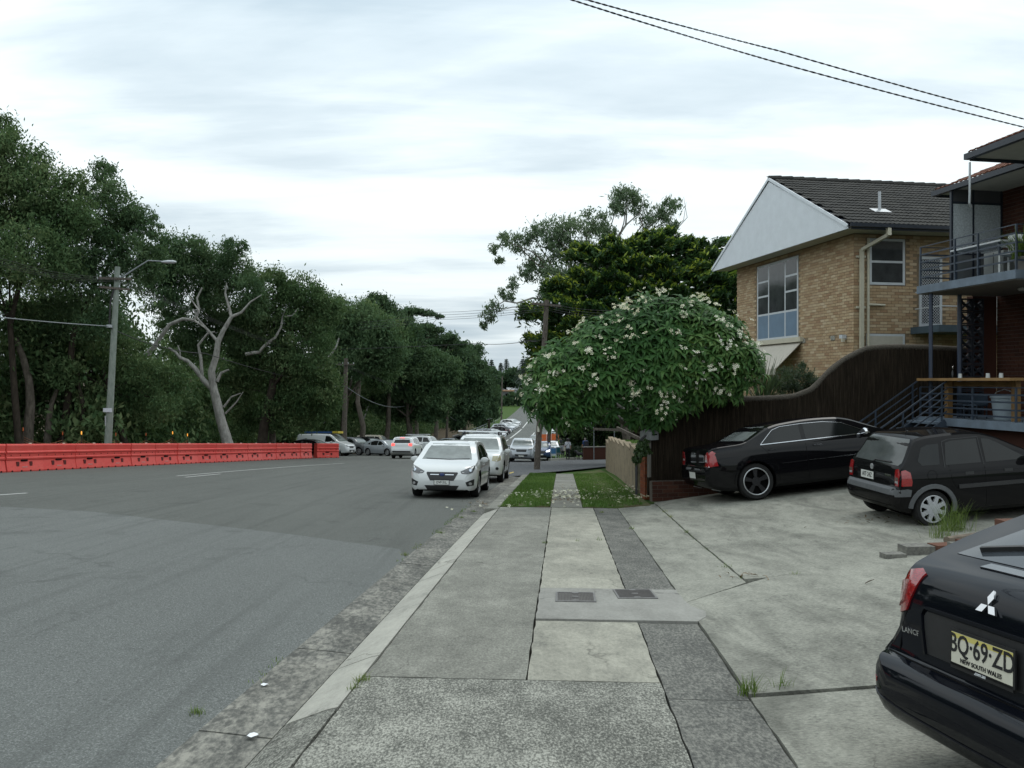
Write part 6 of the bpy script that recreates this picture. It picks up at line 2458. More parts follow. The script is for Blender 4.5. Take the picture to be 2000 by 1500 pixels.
norfolk(978, 707, 760, 470, 'left of the two slim pines on the far hill')
norfolk(989, 699, 760, 480, 'right of the two slim pines on the far hill')
norfolk(1021, 698, 762, 430, 'dark broad pine on the far hill beside the flowering tree', 1.25)
norfolk(960, 700, 760, 420, 'pine half hidden at the end of the wood on the far hill', .9)
build_tree('far_bush', 'dark bushes along the crest of the far hill', [(1000, 735, 12), (1012, 742, 13), (985, 745, 11), (1028, 738, 14), (1040, 720, 15), (1050, 745, 14), (972, 750, 9), (1065, 730, 16), (1005, 752, 9), (1020, 752, 9), (1085, 740, 18), (995, 752, 10), (968, 742, 12), (1040, 750, 14), (960, 752, 12), (1075, 752, 14)], Vector((8, 455, 0)), 455, m_far, m_bark_dark, .3, 'bushes', dens=4.5, leaf=(.45, .2), limbs='none')
build_tree('far_bush', 'dark bushes on the slope below the far car park', [(965, 765, 11), (960, 780, 13), (970, 795, 9), (955, 800, 11), (1035, 775, 14), (1025, 790, 10), (1050, 790, 14), (1070, 780, 18), (1095, 785, 18), (1018, 772, 7), (978, 805, 9), (988, 785, 8), (1004, 778, 7)], Vector((-9, 300, 0)), 300, m_far, m_bark_dark, .3, 'bushes', dens=7, leaf=(.5, .2), limbs='none')

# ---------------------------------------------------------------- car shapes: (x, z) outlines, nose at +x
def scaled(pts, kx, kz):
    return [(x * kx, z * kz) for x, z in pts]


def base_spec(kind, L, W, Hh, **kw):
    if kind == 'hatch':
        L0, H0 = 4.46, 1.48
        top = [(-2.23, .55), (-2.2, .66), (-2.12, .76), (-2.06, .96), (-1.95, 1.06), (-1.5, 1.36), (-1.2, 1.43), (-.3, 1.48), (.3, 1.45), (.55, 1.395),
               (1.33, .985), (1.45, .945), (1.9, .84), (2.1, .73), (2.19, .61), (2.23, .48)]
        bot = [(-2.23, .40), (-2.1, .29), (-1.8, .20), (0, .19), (1.8, .19), (2.1, .19), (2.2, .24), (2.23, .34)]
        belt = [(-2.23, .80), (-2.0, .92), (-1, .93), (.5, .90), (1.4, .86), (2.0, .74), (2.23, .50)]
        plan = [(-2.23, .76), (-2.15, .89), (-1.9, .97), (-1.3, 1), (1.2, 1), (1.8, .97), (2.05, .89), (2.17, .79), (2.23, .66)]
        win = [('a', [(.98, .955), (.42, 1.285), (.10, 1.345), (.02, .955)], 0), ('b', [(-.05, .955), (.03, 1.345), (-.55, 1.35), (-.98, 1.26), (-.94, .965)], 0),
               ('c', [(-1.02, .985), (-1.04, 1.235), (-1.25, 1.17), (-1.48, 1.04)], 0)]
        ws = [(-.66, .97), (.66, .97), (.58, 1.22), (.50, 1.375), (-.50, 1.375), (-.58, 1.22)]
        rw = [(-.60, 1.06), (.60, 1.06), (.48, 1.34), (-.48, 1.34)]
        ax = [-1.32, 1.35]
    elif kind == 'suv':
        L0, H0 = 4.5, 1.69
        top = [(-2.25, .60), (-2.22, .74), (-2.16, .84), (-2.12, 1.06), (-2.04, 1.16), (-1.8, 1.54), (-1.6, 1.61), (-.4, 1.69), (.3, 1.66), (.6, 1.60),
               (1.25, 1.16), (1.38, 1.11), (1.9, 1.02), (2.1, .90), (2.2, .74), (2.25, .56)]
        bot = [(-2.25, .46), (-2.1, .36), (-1.8, .26), (0, .25), (1.8, .25), (2.1, .27), (2.2, .32), (2.25, .42)]
        belt = [(-2.25, .95), (-2.0, 1.08), (-1, 1.06), (.5, 1.03), (1.35, 1.0), (2.0, .88), (2.25, .60)]
        plan = [(-2.25, .80), (-2.17, .91), (-1.95, .97), (-1.4, 1), (1.3, 1), (1.85, .97), (2.08, .90), (2.19, .81), (2.25, .70)]
        win = [('a', [(.92, 1.085), (.45, 1.46), (.10, 1.53), (.02, 1.085)], 0), ('b', [(-.05, 1.085), (.03, 1.53), (-.85, 1.53), (-.90, 1.095)], 0),
               ('c', [(-.98, 1.11), (-.93, 1.52), (-1.45, 1.46), (-1.62, 1.20)], 0)]
        ws = [(-.70, 1.13), (.70, 1.13), (.62, 1.40), (.54, 1.58), (-.54, 1.58), (-.62, 1.40)]
        rw = [(-.62, 1.16), (.62, 1.16), (.52, 1.50), (-.52, 1.50)]
        ax = [-1.33, 1.33]
    elif kind == 'sedan':
        L0, H0 = 4.7, 1.45
        top = [(-2.35, .55), (-2.32, .72), (-2.27, .92), (-2.2, 1.0), (-1.65, 1.05), (-.95, 1.36), (-.7, 1.41), (-.1, 1.45), (.4, 1.41), (.6, 1.36),
               (1.35, .99), (1.48, .94), (2.0, .83), (2.22, .71), (2.31, .60), (2.35, .48)]
        bot = [(-2.35, .40), (-2.2, .29), (-1.9, .21), (0, .19), (1.9, .19), (2.2, .2), (2.31, .25), (2.35, .34)]
        belt = [(-2.35, .85), (-2.1, .93), (-1, .93), (.5, .90), (1.45, .86), (2.1, .74), (2.35, .50)]
        plan = [(-2.35, .78), (-2.28, .89), (-2.05, .97), (-1.4, 1), (1.3, 1), (1.9, .97), (2.16, .89), (2.29, .79), (2.35, .66)]
        win = [('a', [(1.0, .95), (.46, 1.27), (.15, 1.33), (.05, .95)], 0), ('b', [(-.02, .95), (.08, 1.33), (-.5, 1.33), (-.85, 1.22), (-1.0, .98)], 0)]
        ws = [(-.66, .97), (.66, .97), (.58, 1.2), (.50, 1.34), (-.50, 1.34), (-.58, 1.2)]
        rw = [(-.62, 1.08), (.62, 1.08), (.50, 1.33), (-.50, 1.33)]
        ax = [-1.38, 1.38]
    elif kind == 'wagon':                                  # square four wheel drive
        L0, H0 = 4.9, 1.88
        top = [(-2.45, .70), (-2.42, .85), (-2.36, .98), (-2.33, 1.2), (-2.28, 1.3), (-2.12, 1.72), (-2.0, 1.81), (-.4, 1.88), (.3, 1.85), (.55, 1.78),
               (1.0, 1.32), (1.12, 1.26), (1.9, 1.17), (2.25, 1.08), (2.38, .9), (2.45, .62)]
        bot = [(-2.45, .58), (-2.3, .48), (-2.0, .36), (0, .36), (2.0, .36), (2.3, .40), (2.4, .45), (2.45, .52)]
        belt = [(-2.45, 1.05), (-2.2, 1.2), (-1, 1.2), (.5, 1.18), (1.2, 1.14), (2.2, 1.0), (2.45, .7)]
        plan = [(-2.45, .86), (-2.38, .94), (-2.2, .98), (-1.4, 1), (1.3, 1), (2.0, .98), (2.28, .93), (2.4, .87), (2.45, .80)]
        win = [('a', [(.74, 1.24), (.42, 1.66), (.0, 1.70), (-.05, 1.24)], 0), ('b', [(-.13, 1.24), (-.08, 1.70), (-.98, 1.70), (-1.02, 1.24)], 0),
               ('c', [(-1.1, 1.26), (-1.06, 1.70), (-1.95, 1.66), (-2.0, 1.30)], 0)]
        ws = [(-.74, 1.29), (.74, 1.29), (.66, 1.74), (-.66, 1.74)]
        rw = [(-.64, 1.32), (.64, 1.32), (.56, 1.68), (-.56, 1.68)]
        ax = [-1.42, 1.42]
    else:                                                  # van
        L0, H0 = 5.1, 1.95
        top = [(-2.55, .70), (-2.52, 1.2), (-2.47, 1.7), (-2.4, 1.87), (-2.2, 1.93), (0, 1.95), (.6, 1.94), (.85, 1.88), (1.65, 1.30), (1.78, 1.22),
               (2.2, 1.08), (2.42, .95), (2.5, .78), (2.55, .58)]
        bot = [(-2.55, .46), (-2.4, .36), (-2.0, .27), (0, .26), (2.0, .26), (2.3, .27), (2.48, .32), (2.55, .42)]
        belt = [(-2.55, 1.1), (-2.3, 1.2), (-1, 1.2), (.5, 1.18), (1.7, 1.1), (2.3, .92), (2.55, .6)]
        plan = [(-2.55, .90), (-2.48, .96), (-2.3, .99), (-1.4, 1), (1.3, 1), (2.0, .98), (2.34, .91), (2.48, .83), (2.55, .74)]
        win = [('a', [(1.42, 1.26), (.82, 1.72), (.42, 1.76), (.36, 1.24)], 0)]
        ws = [(-.74, 1.28), (.74, 1.28), (.66, 1.84), (-.66, 1.84)]
        rw = [(-.70, 1.22), (.70, 1.22), (.62, 1.72), (-.62, 1.72)]
        ax = [-1.5, 1.55]
    kx, kz, ky = L / L0, Hh / H0, (W / 2) / .89
    s = dict(L=L, W=W, kind=kind, top=scaled(top, kx, kz), bot=scaled(bot, kx, kz), belt=scaled(belt, kx, kz), plan=[(x * kx, v) for x, v in plan],
             side_windows=[(n, scaled(p, kx, kz), f) for n, p, f in win], windscreen=scaled(ws, ky, kz), rear_window=scaled(rw, ky, kz),
             axles=[a * kx for a in ax], wr=.325 if kind in ('hatch', 'sedan') else .36, tw=.21, arch=.385 if kind in ('hatch', 'sedan') else .43,
             tum=.30 if kind != 'van' else .14, mirrors=(ax[1] * kx - .50, s_at(belt, .8) * kz + .06), patches=[], lines=[])
    zl = s_at(belt, 2.0 * 1) * kz
    k = L / 2
    w2 = W / 2
    P, Ln = s['patches'], s['lines']
    # head and tail lamps, grille and intakes, sill trims
    hz = {'hatch': .62, 'sedan': .62, 'suv': .80, 'wagon': .82, 'van': .80}[kind] * kz
    for sg in (-1, 1):
        P.append(('headlight', [(sg * w2 * .80, hz + .17), (sg * w2 * .46, hz + .07), (sg * w2 * .46, hz), (sg * w2 * .76, hz + .02), (sg * w2 * .84, hz + .09)], 'x+', m_head_lens, .006))
        tz = hz + (.16 if kind != 'wagon' else -.05)
        P.append(('tail_light', [(sg * w2 * .84, tz + .20), (sg * w2 * .58, tz + .16), (sg * w2 * .60, tz), (sg * w2 * .86, tz - .02)], 'x-', m_red_lens, .006))
    P.append(('grille', [(-w2 * .43, hz + .08), (w2 * .43, hz + .08), (w2 * .36, hz - .10), (-w2 * .36, hz - .10)], 'x+', m_black_plastic, .005))
    P.append(('lower_intake', [(-w2 * .5, hz - .26), (w2 * .5, hz - .26), (w2 * .46, hz - .40), (-w2 * .46, hz - .40)], 'x+', m_black_plastic, .005))
    P.append(('rear_bumper_trim', [(-w2 * .8, hz - .22), (w2 * .8, hz - .22), (w2 * .7, hz - .36), (-w2 * .7, hz - .36)], 'x-', m_black_plastic, .005))
    bz = s_at(belt, 0) * kz
    for axn in ('y+', 'y-'):
        xa = s['side_windows'][0][1][-1][0]
        for xx in (xa + .02, s['axles'][1] - .42):
            Ln.append(('panel_gap', [(xx, bz - .02), (xx - .01, .30 * kz)], axn, .008, m_gap, 0))
        if kind == 'suv':
            Ln.append(('sill_trim', [(s['axles'][0] + .46, .30 * kz), (s['axles'][1] - .46, .30 * kz)], axn, .12, m_black_plastic, .008))
    s['handles'] = [(xa + .22, bz - .10, 'y+'), (xa + .22, bz - .10, 'y-')]
    s.update(kw)
    return s


def s_at(pts, x):
    return pchip(pts)(x)


def put_car(name, spec, paint, c, heading, label, dz=0.0, lead=0.0, **kw):
    """stand a car on the sloping ground; c = (x, y) of its middle"""
    hx, hy = cos(heading), sin(heading)
    x, y = c
    a = abs(spec['axles'][0])
    zf, zr = H(x + hx * a, y + hy * a), H(x - hx * a, y - hy * a)
    w = spec['W'] / 2 * .85
    zl, zr_ = H(x - hy * w, y + hx * w), H(x + hy * w, y - hx * w)
    z = (zf + zr + zl + zr_) / 4
    pitch = -math.atan2(zf - zr, 2 * a)
    roll = math.atan2(zl - zr_, 2 * w)
    return build_car(name, spec, paint, (x, y, z + dz), heading, label, pitch=pitch, roll=roll, **kw)


ROAD_H = atan2(RC, RS)                      # heading of the road, away from the camera
LOT_H = radians(8)

# ---------------------------------------------------------------- black hatchback close by on the right
near = dict(L=4.585, W=1.76, wr=.325, tw=.21, arch=.38, axles=[-1.32, 1.315], tum=.30, style='ten', sharp=24,
            top=[(-2.29, .47), (-2.275, .51), (-2.24, .535), (-2.19, .548), (-2.165, .56), (-2.155, .60), (-2.15, .72), (-2.135, .84), (-2.115, .91), (-2.08, .955), (-2.02, .985),
                 (-1.94, 1.005), (-1.86, 1.03), (-1.5, 1.14), (-1.1, 1.28), (-.8, 1.37), (-.3, 1.475), (.3, 1.485), (.55, 1.43), (1.33, 1.0), (1.45, .955), (1.95, .85), (2.15, .73), (2.25, .61), (2.29, .48)],
            bot=[(-2.29, .37), (-2.27, .31), (-2.2, .24), (-2.05, .21), (-1.8, .20), (0, .18), (1.8, .19), (2.15, .19), (2.25, .24), (2.29, .34)],
            belt=[(-2.29, .43), (-2.24, .50), (-2.16, .53), (-2.13, .72), (-2.08, .86), (-1.95, .92), (-1, .95), (.5, .92), (1.4, .87), (2.0, .75), (2.29, .50)],
            plan=[(-2.29, .64), (-2.27, .73), (-2.23, .81), (-2.17, .855), (-2.10, .875), (-2.0, .91), (-1.85, .95), (-1.5, 1), (1.2, 1), (1.8, .97), (2.1, .89), (2.22, .79), (2.29, .66)],
            plan2=[(-2.29, .82), (-2.15, .84), (-2.08, .865), (-1.95, .91), (-1.8, .95), (-1.4, 1), (2.29, 1)],
            side_windows=[('a', [(.98, .97), (.42, 1.28), (.10, 1.33), (.02, .97)], 0), ('b', [(-.05, .97), (.03, 1.33), (-.5, 1.30), (-.9, 1.2), (-.94, .98)], 0)],
            windscreen=[(-.66, 1.0), (.66, 1.0), (.50, 1.40), (-.50, 1.40)],
            rear_window=[(-.56, 1.03), (.56, 1.03), (.52, 1.14), (.44, 1.25), (-.44, 1.25), (-.52, 1.14)],
            rear_glass=M_glass_dark('pale reflecting rear glass', (.03, .035, .04), .03), patches=[], lines=[], mirrors=(.85, .98), handles=[])
near['lines'] += [('bumper_crease', [(-.74, .556), (-.5, .55), (0, .548), (.5, .55), (.74, .556)], 'x-', .010, m_gap, 0),
                  ('bumper_ridge', [(-.76, .37), (-.4, .335), (0, .33), (.4, .335), (.76, .37)], 'x-', .016, m_paint['navy_black'], .006),
                  ('hatch_gap', [(-.60, .565), (-.585, .70), (-.55, .77)], 'x-', .006, m_gap, 0), ('hatch_gap', [(.60, .565), (.585, .70), (.55, .77)], 'x-', .006, m_gap, 0),
                  ('plate_recess_lip', [(-.40, .60), (-.43, .78), (-.41, .815), (.41, .815), (.43, .78), (.40, .60)], 'x-', .016, m_paint['navy_black'], .012)]
near['patches'] += [('plate_recess', [(-.39, .605), (.39, .605), (.415, .775), (.395, .80), (-.395, .80), (-.415, .775)], 'x-', m_black_plastic, .003)]
for sg in (-1, 1):
    near['patches'] += [('tail_light', [(sg * .69, .80), (sg * .695, .88), (sg * .67, .94), (sg * .53, .968), (sg * .475, .955), (sg * .50, .88), (sg * .545, .775), (sg * .62, .745), (sg * .675, .765)], 'x-', m_red_lens, .010),
                        ('tail_light_lens', [(sg * .665, .83), (sg * .65, .895), (sg * .56, .915), (sg * .575, .82), (sg * .63, .775)], 'x-', M_lens('pink clear lens', (.50, .30, .28)), .016),
                        ('bumper_reflector', [(sg * .72, .44), (sg * .64, .435), (sg * .64, .415), (sg * .72, .42)], 'x-', m_red_lens, .004)]
nr, nsk = put_car('parked_hatchback', near, m_paint['navy_black'], (4.17, 3.74), LOT_H, 'shiny black hatchback in the foreground, its rear cut by the right edge', dz=.0)
# number plate, emblem, model lettering, wiper
h, nn = nsk.hit(0.0, .69, 'x-')
pl_ = plate(nr, h.x - .022, 0.0, .695, (radians(-5), 0, -pi / 2), 'BQ·69·ZD', M_plain('cream number plate', (.62, .60, .50), .45, var=.06), h=.134, small='NEW SOUTH WALES')
mb = MB(); mb.box((0, 0, 0), (.372, .007, .022)); o = mb.build('plate_yellow_band', m_plate_y, pl_); o.location = (0, .0, .054)
o = obj('plate_dealer_lettering', text_mesh('plate_dealer_lettering', '.com.au', .022, m_white_ink), pl_, (0, -.006, -.076), (pi / 2, 0, 0))
mb = MB(); mb.box((0, 0, 0), (.376, .008, .024)); o = mb.build('plate_dealer_strip', m_plate_frame, pl_); o.location = (0, .0, -.079)
h, nn = nsk.hit(0.0, .905, 'x-')
em = empty('emblem'); em.parent = nr
em.location = h + nn * .004
em.rotation_euler = (radians(-28), 0, -pi / 2)
for k in range(3):
    a = pi / 2 + k * 2 * pi / 3
    L_, wd = .068, .019
    d, q = Vector((cos(a), sin(a))), Vector((-sin(a), cos(a)))
    rh = [d * .002, d * L_ * .5 + q * wd, d * L_, d * L_ * .5 - q * wd]
    mb = MB(); mb.prism([(p.x, p.y) for p in rh], -.008, .004, 'y')
    mb.build('emblem_diamond', m_chrome, em)
h, nn = nsk.hit(.50, .68, 'x-')
o = obj('model_lettering', text_mesh('model_lettering', 'LANCER', .036, m_chrome, extrude=.002), nr, h + nn * .004, (pi / 2, 0, -pi / 2 + .15))
wp = nsk.line('rear_wiper', [(.46, 1.05), (.28, 1.075), (.0, 1.08), (-.25, 1.075)], 'x-', .026, m_black_plastic, nr, .004, .05, .022)
nsk.patch('wiper_motor_cover', [(.08, 1.035), (-.08, 1.035), (-.06, 1.075), (.06, 1.075)], 'x-', m_black_plastic, nr, .03, .04, .03)
nsk.patch('high_brake_light', [(-.30, 1.008), (.30, 1.008), (.28, 1.022), (-.28, 1.022)], 'x-', m_head_lens, nr, .006, .06, .02)

# ---------------------------------------------------------------- big black sedan by the brush fence
big = dict(L=5.0, W=1.88, wr=.36, tw=.235, arch=.405, axles=[-1.53, 1.52], tum=.36, rim=.74, style='five', sharp=26, handle_mat=m_chrome,
           top=[(-2.5, .66), (-2.485, .72), (-2.45, .745), (-2.425, .80), (-2.41, .95), (-2.39, 1.06), (-2.33, 1.095), (-1.75, 1.13), (-1.68, 1.145), (-1.05, 1.42), (-.85, 1.455),
                (-.2, 1.485), (.35, 1.46), (.55, 1.42), (1.22, 1.13), (1.35, 1.08), (2.1, 1.0), (2.38, .94), (2.47, .8), (2.5, .6)],
           bot=[(-2.5, .44), (-2.42, .33), (-2.2, .24), (-1.9, .20), (0, .19), (1.9, .19), (2.3, .2), (2.46, .26), (2.5, .36)],
           belt=[(-2.5, .68), (-2.43, .78), (-2.40, .95), (-2.3, 1.03), (-1.6, 1.045), (-.5, 1.03), (.5, 1.01), (1.3, .99), (2.2, .92), (2.5, .64)],
           plan=[(-2.5, .80), (-2.45, .88), (-2.38, .92), (-2.2, .965), (-1.6, 1), (1.4, 1), (2.1, .98), (2.35, .93), (2.46, .87), (2.5, .80)],
           side_windows=[('a', [(.92, 1.075), (.42, 1.31), (.05, 1.365), (-.38, 1.375), (-.40, 1.075)], 0), ('b', [(-.49, 1.075), (-.47, 1.375), (-.85, 1.36), (-1.02, 1.31), (-1.32, 1.085), (-1.32, 1.075)], 0)],
           windscreen=[(-.70, 1.12), (.70, 1.12), (.54, 1.40), (-.54, 1.40)], rear_window=[(-.68, 1.165), (.68, 1.165), (.52, 1.40), (-.52, 1.40)],
           rear_glass=m_screen, patches=[], lines=[], mirrors=(.80, 1.10), mirror_mat=m_chrome, handles=[(-1.14, .955, 'y-'), (-.20, .945, 'y-'), (-1.14, .955, 'y+'), (-.20, .945, 'y+')])
for axn in ('y+', 'y-'):
    big['lines'] += [('window_chrome', [(-1.36, 1.062), (-.4, 1.060), (.96, 1.058)], axn, .016, m_chrome, .006),
                     ('window_chrome', [(-1.35, 1.07), (-1.04, 1.322), (-.86, 1.374), (-.4, 1.388), (.05, 1.378), (.42, 1.322), (.96, 1.07)], axn, .008, m_chrome, .004),
                     ('side_moulding', [(-.98, .655), (-.44, .66)], axn, .018, m_chrome, .007), ('side_moulding', [(-.42, .66), (1.0, .665)], axn, .018, m_chrome, .007),
                     ('panel_gap', [(-.43, 1.05), (-.43, .30)], axn, .008, m_gap, 0), ('panel_gap', [(-1.36, 1.05), (-1.20, .86), (-1.06, .62), (-1.04, .34)], axn, .008, m_gap, 0),
                     ('panel_gap', [(1.0, 1.05), (1.02, .34)], axn, .008, m_gap, 0),
                     ('arch_flare', [(-1.53 + .425 * cos(a), .36 + .425 * sin(a)) for a in [i * pi / 14 for i in range(0, 15)]], axn, .05, m_paint['black'], .014)]
for sg in (-1, 1):
    big['patches'] += [('tail_light', [(sg * .865, .74), (sg * .872, 1.0), (sg * .84, 1.04), (sg * .70, 1.01), (sg * .655, .90), (sg * .66, .74)], 'x-', m_red_lens, .010),
                       ('tail_light', [(-2.41, .745), (-2.26, .745), (-2.29, .95), (-2.36, 1.02), (-2.40, 1.0)], 'y+' if sg > 0 else 'y-', m_red_lens, .006),
                       ('reversing_lens', [(sg * .74, .835), (sg * .67, .835), (sg * .67, .875), (sg * .74, .875)], 'x-', m_clear_lens, .016),
                       ('exhaust_tip', [(sg * .62, .235), (sg * .50, .235), (sg * .50, .275), (sg * .62, .275)], 'x-', m_alloy, .012)]
big['lines'] += [('bumper_chrome', [(-.84, .742), (-.4, .74), (.4, .74), (.84, .742)], 'x-', .022, m_chrome, .008),
                 ('boot_gap', [(-.66, .76), (-.66, 1.0), (-.64, 1.07)], 'x-', .008, m_gap, 0), ('boot_gap', [(.66, .76), (.66, 1.0), (.64, 1.07)], 'x-', .008, m_gap, 0)]
br, bsk = put_car('parked_sedan', big, m_paint['black'], (6.28, 17.20), radians(6.5), 'large black sedan with chrome trim parked against the brush fence')
for w in [c for c in br.children if c.name.startswith('wheel')]:
    for r in w.children:
        if r.name.startswith('rim') and 'lip' not in r.name:
            r.data.materials[0] = m_alloy_dark
h, nn = bsk.hit(0.0, .56, 'x-')
plate(br, h.x - .01, .0, .56, (0, 0, -pi / 2), '', m_plate_w, h=.125)
h, nn = bsk.hit(0, .99, 'x-')
mb = MB()
for sg in (-1, 1):
    mb.add([(-.006, sg * .012, -.012), (-.006, sg * .10, .012), (-.006, sg * .09, .0), (-.006, sg * .012, .012), (.004, sg * .012, -.012), (.004, sg * .10, .012), (.004, sg * .09, .0), (.004, sg * .012, .012)],
           [(0, 1, 2, 3), (7, 6, 5, 4), (0, 4, 5, 1), (3, 2, 6, 7), (0, 3, 7, 4)])
mb.lathe([(.016, -.007), (.016, .004)], (0, 0, 0), 12, 'x')
em = mb.build('winged_emblem', m_chrome, br, loc=h + nn * .006)

# ---------------------------------------------------------------- small old hatchback with grey plastic bumper
small = dict(L=3.73, W=1.61, wr=.285, tw=.17, arch=.335, axles=[-1.27, 1.17], tum=.27, rim=.73, style='hubcap', sharp=26,
             top=[(-1.865, .50), (-1.855, .575), (-1.83, .615), (-1.79, .63), (-1.765, .66), (-1.755, .80), (-1.735, .91), (-1.70, .955), (-1.62, 1.06), (-1.46, 1.32), (-1.40, 1.365), (-1.2, 1.40), (-.7, 1.418),
                  (-.4, 1.40), (-.22, 1.355), (.55, .985), (.68, .93), (1.45, .82), (1.75, .72), (1.83, .6), (1.865, .46)],
             bot=[(-1.865, .385), (-1.82, .32), (-1.7, .25), (-1.5, .20), (0, .18), (1.5, .19), (1.78, .2), (1.84, .26), (1.865, .34)],
             belt=[(-1.865, .52), (-1.80, .61), (-1.755, .80), (-1.70, .87), (-1.4, .885), (-.5, .885), (.5, .87), (1.1, .84), (1.6, .74), (1.865, .5)],
             plan=[(-1.865, .74), (-1.84, .84), (-1.79, .895), (-1.70, .935), (-1.5, .975), (-1.1, 1), (1.0, 1), (1.5, .97), (1.72, .89), (1.82, .79), (1.865, .68)],
             side_windows=[('a', [(.34, .935), (-.10, 1.20), (-.24, 1.27), (-.36, 1.285), (-.37, .935)], 0), ('b', [(-.45, .935), (-.44, 1.29), (-.86, 1.285), (-.96, 1.26), (-1.03, .935)], 0),
                           ('c', [(-1.12, .95), (-1.07, 1.255), (-1.25, 1.25), (-1.36, 1.21), (-1.45, 1.02), (-1.40, .95)], 0)],
             windscreen=[(-.62, .97), (.62, .97), (.50, 1.34), (-.50, 1.34)], rear_window=[(-.60, .955), (.60, .955), (.64, 1.0), (.55, 1.30), (.50, 1.335), (-.50, 1.335), (-.55, 1.30), (-.64, 1.0)],
             rear_glass=M_glass_dark('hatch glass', (.05, .055, .055), .05), patches=[], lines=[], mirrors=(.30, .95), mirror_mat=m_black_plastic, handles=[])
for axn in ('y+', 'y-'):
    small['lines'] += [('arch_flare', [(-1.27 + .35 * cos(a), .285 + .35 * sin(a)) for a in [-.15 + i * (pi + .05) / 16 for i in range(17)]], axn, .075, m_grey_plastic, .014),
                       ('panel_gap', [(-.41, .92), (-.41, .26)], axn, .008, m_gap, 0), ('panel_gap', [(-.98, .93), (-.96, .70), (-.88, .58)], axn, .008, m_gap, 0),
                       ('door_moulding', [(-.86, .60), (.80, .60)], axn, .07, m_black_plastic, .012), ('window_frame', [(-1.05, .90), (-1.01, 1.28), (-.90, 1.31), (-.41, 1.315), (-.41, .90)], axn, .016, m_black_plastic, .002),
                       ('fuel_cap', [(-1.27 + .075 * cos(a), .80 + .075 * sin(a)) for a in [i * pi / 8 for i in range(17)]], axn, .007, m_gap, 0)]
    small['patches'] += [('door_handle', [(-.74, .77), (-.60, .77), (-.60, .815), (-.74, .815)], axn, m_black_plastic, .006), ('door_handle', [(-.10, .77), (.04, .77), (.04, .815), (-.10, .815)], axn, m_black_plastic, .006),
                         ('bumper_side', [(-1.83, .60), (-1.66, .615), (-1.60, .60), (-1.62, .50), (-1.83, .50)], axn, m_grey_plastic, .006)]
for sg in (-1, 1):
    small['patches'] += [('tail_light', [(sg * .70, .655), (sg * .715, .83), (sg * .69, .90), (sg * .655, .915), (sg * .605, .90), (sg * .61, .70), (sg * .62, .655)], 'x-', m_red_lens, .012),
                         ('tail_light_lens', [(sg * .695, .735), (sg * .62, .735), (sg * .625, .70), (sg * .695, .70)], 'x-', m_clear_lens, .018),
                         ('tail_light_lens', [(sg * .70, .79), (sg * .625, .79), (sg * .62, .742), (sg * .70, .742)], 'x-', m_amber_lens, .018)]
for axn in ('y+', 'y-'):
    small['patches'] += [('tail_light', [(-1.745, .66), (-1.60, .66), (-1.585, .72), (-1.60, .86), (-1.66, .90), (-1.72, .89)], axn, m_red_lens, .008)]
small['patches'] += [('bumper_top', [(-.70, .525), (.70, .525), (.72, .58), (.66, .628), (-.66, .628), (-.72, .58)], 'x-', m_grey_plastic, .008)]
small['lines'] += [('bumper_groove', [(-.66, .365), (0, .35), (.66, .365)], 'x-', .02, m_gap, .0), ('hatch_gap', [(-.58, .65), (-.575, .93)], 'x-', .008, m_gap, 0), ('hatch_gap', [(.58, .65), (.575, .93)], 'x-', .008, m_gap, 0)]
sr, ssk = put_car('parked_compact_car', small, m_paint['faded_black'], (7.58, 13.34), radians(6.5), 'old black small hatchback with grey bumper and silver hub caps', dz=.0)
h, nn = ssk.hit(.14, .735, 'x-')
plate(sr, h.x - .012, .16, .735, (radians(-4), 0, -pi / 2), 'AIT·24Z', m_plate_w, w=.36, h=.12, frame=False)
h, nn = ssk.hit(-.42, .795, 'x-')
obj('model_lettering', text_mesh('model_lettering', 'BARINA', .045, m_chrome, extrude=.002), sr, h + nn * .004, (pi / 2, 0, -pi / 2))
h, nn = ssk.hit(.52, .80, 'x-')
obj('model_lettering', text_mesh('model_lettering', 'CITY', .04, m_chrome, extrude=.002), sr, h + nn * .004, (pi / 2, 0, -pi / 2))
h, nn = ssk.hit(.05, .875, 'x-')
mb = MB().lathe([(.045, -.006), (.045, .002), (.03, .005)], (0, 0, 0), 16, 'x')
mb.build('round_emblem', m_alloy, sr, smooth=True, loc=h + nn * .006)
ssk.line('rear_wiper', [(.06, .95), (.02, .98), (-.40, .985)], 'x-', .02, m_black_plastic, sr, .004, .05, .02)
mb = MB().tube([(0, 0, 0), (-.10, 0, .16)], [.006, .003], 5); mb.lathe([(.025, 0), (.02, .02)], (0, 0, -.01), 8)
mb.build('aerial', m_black_plastic, sr, loc=(-1.15, 0, 1.40))

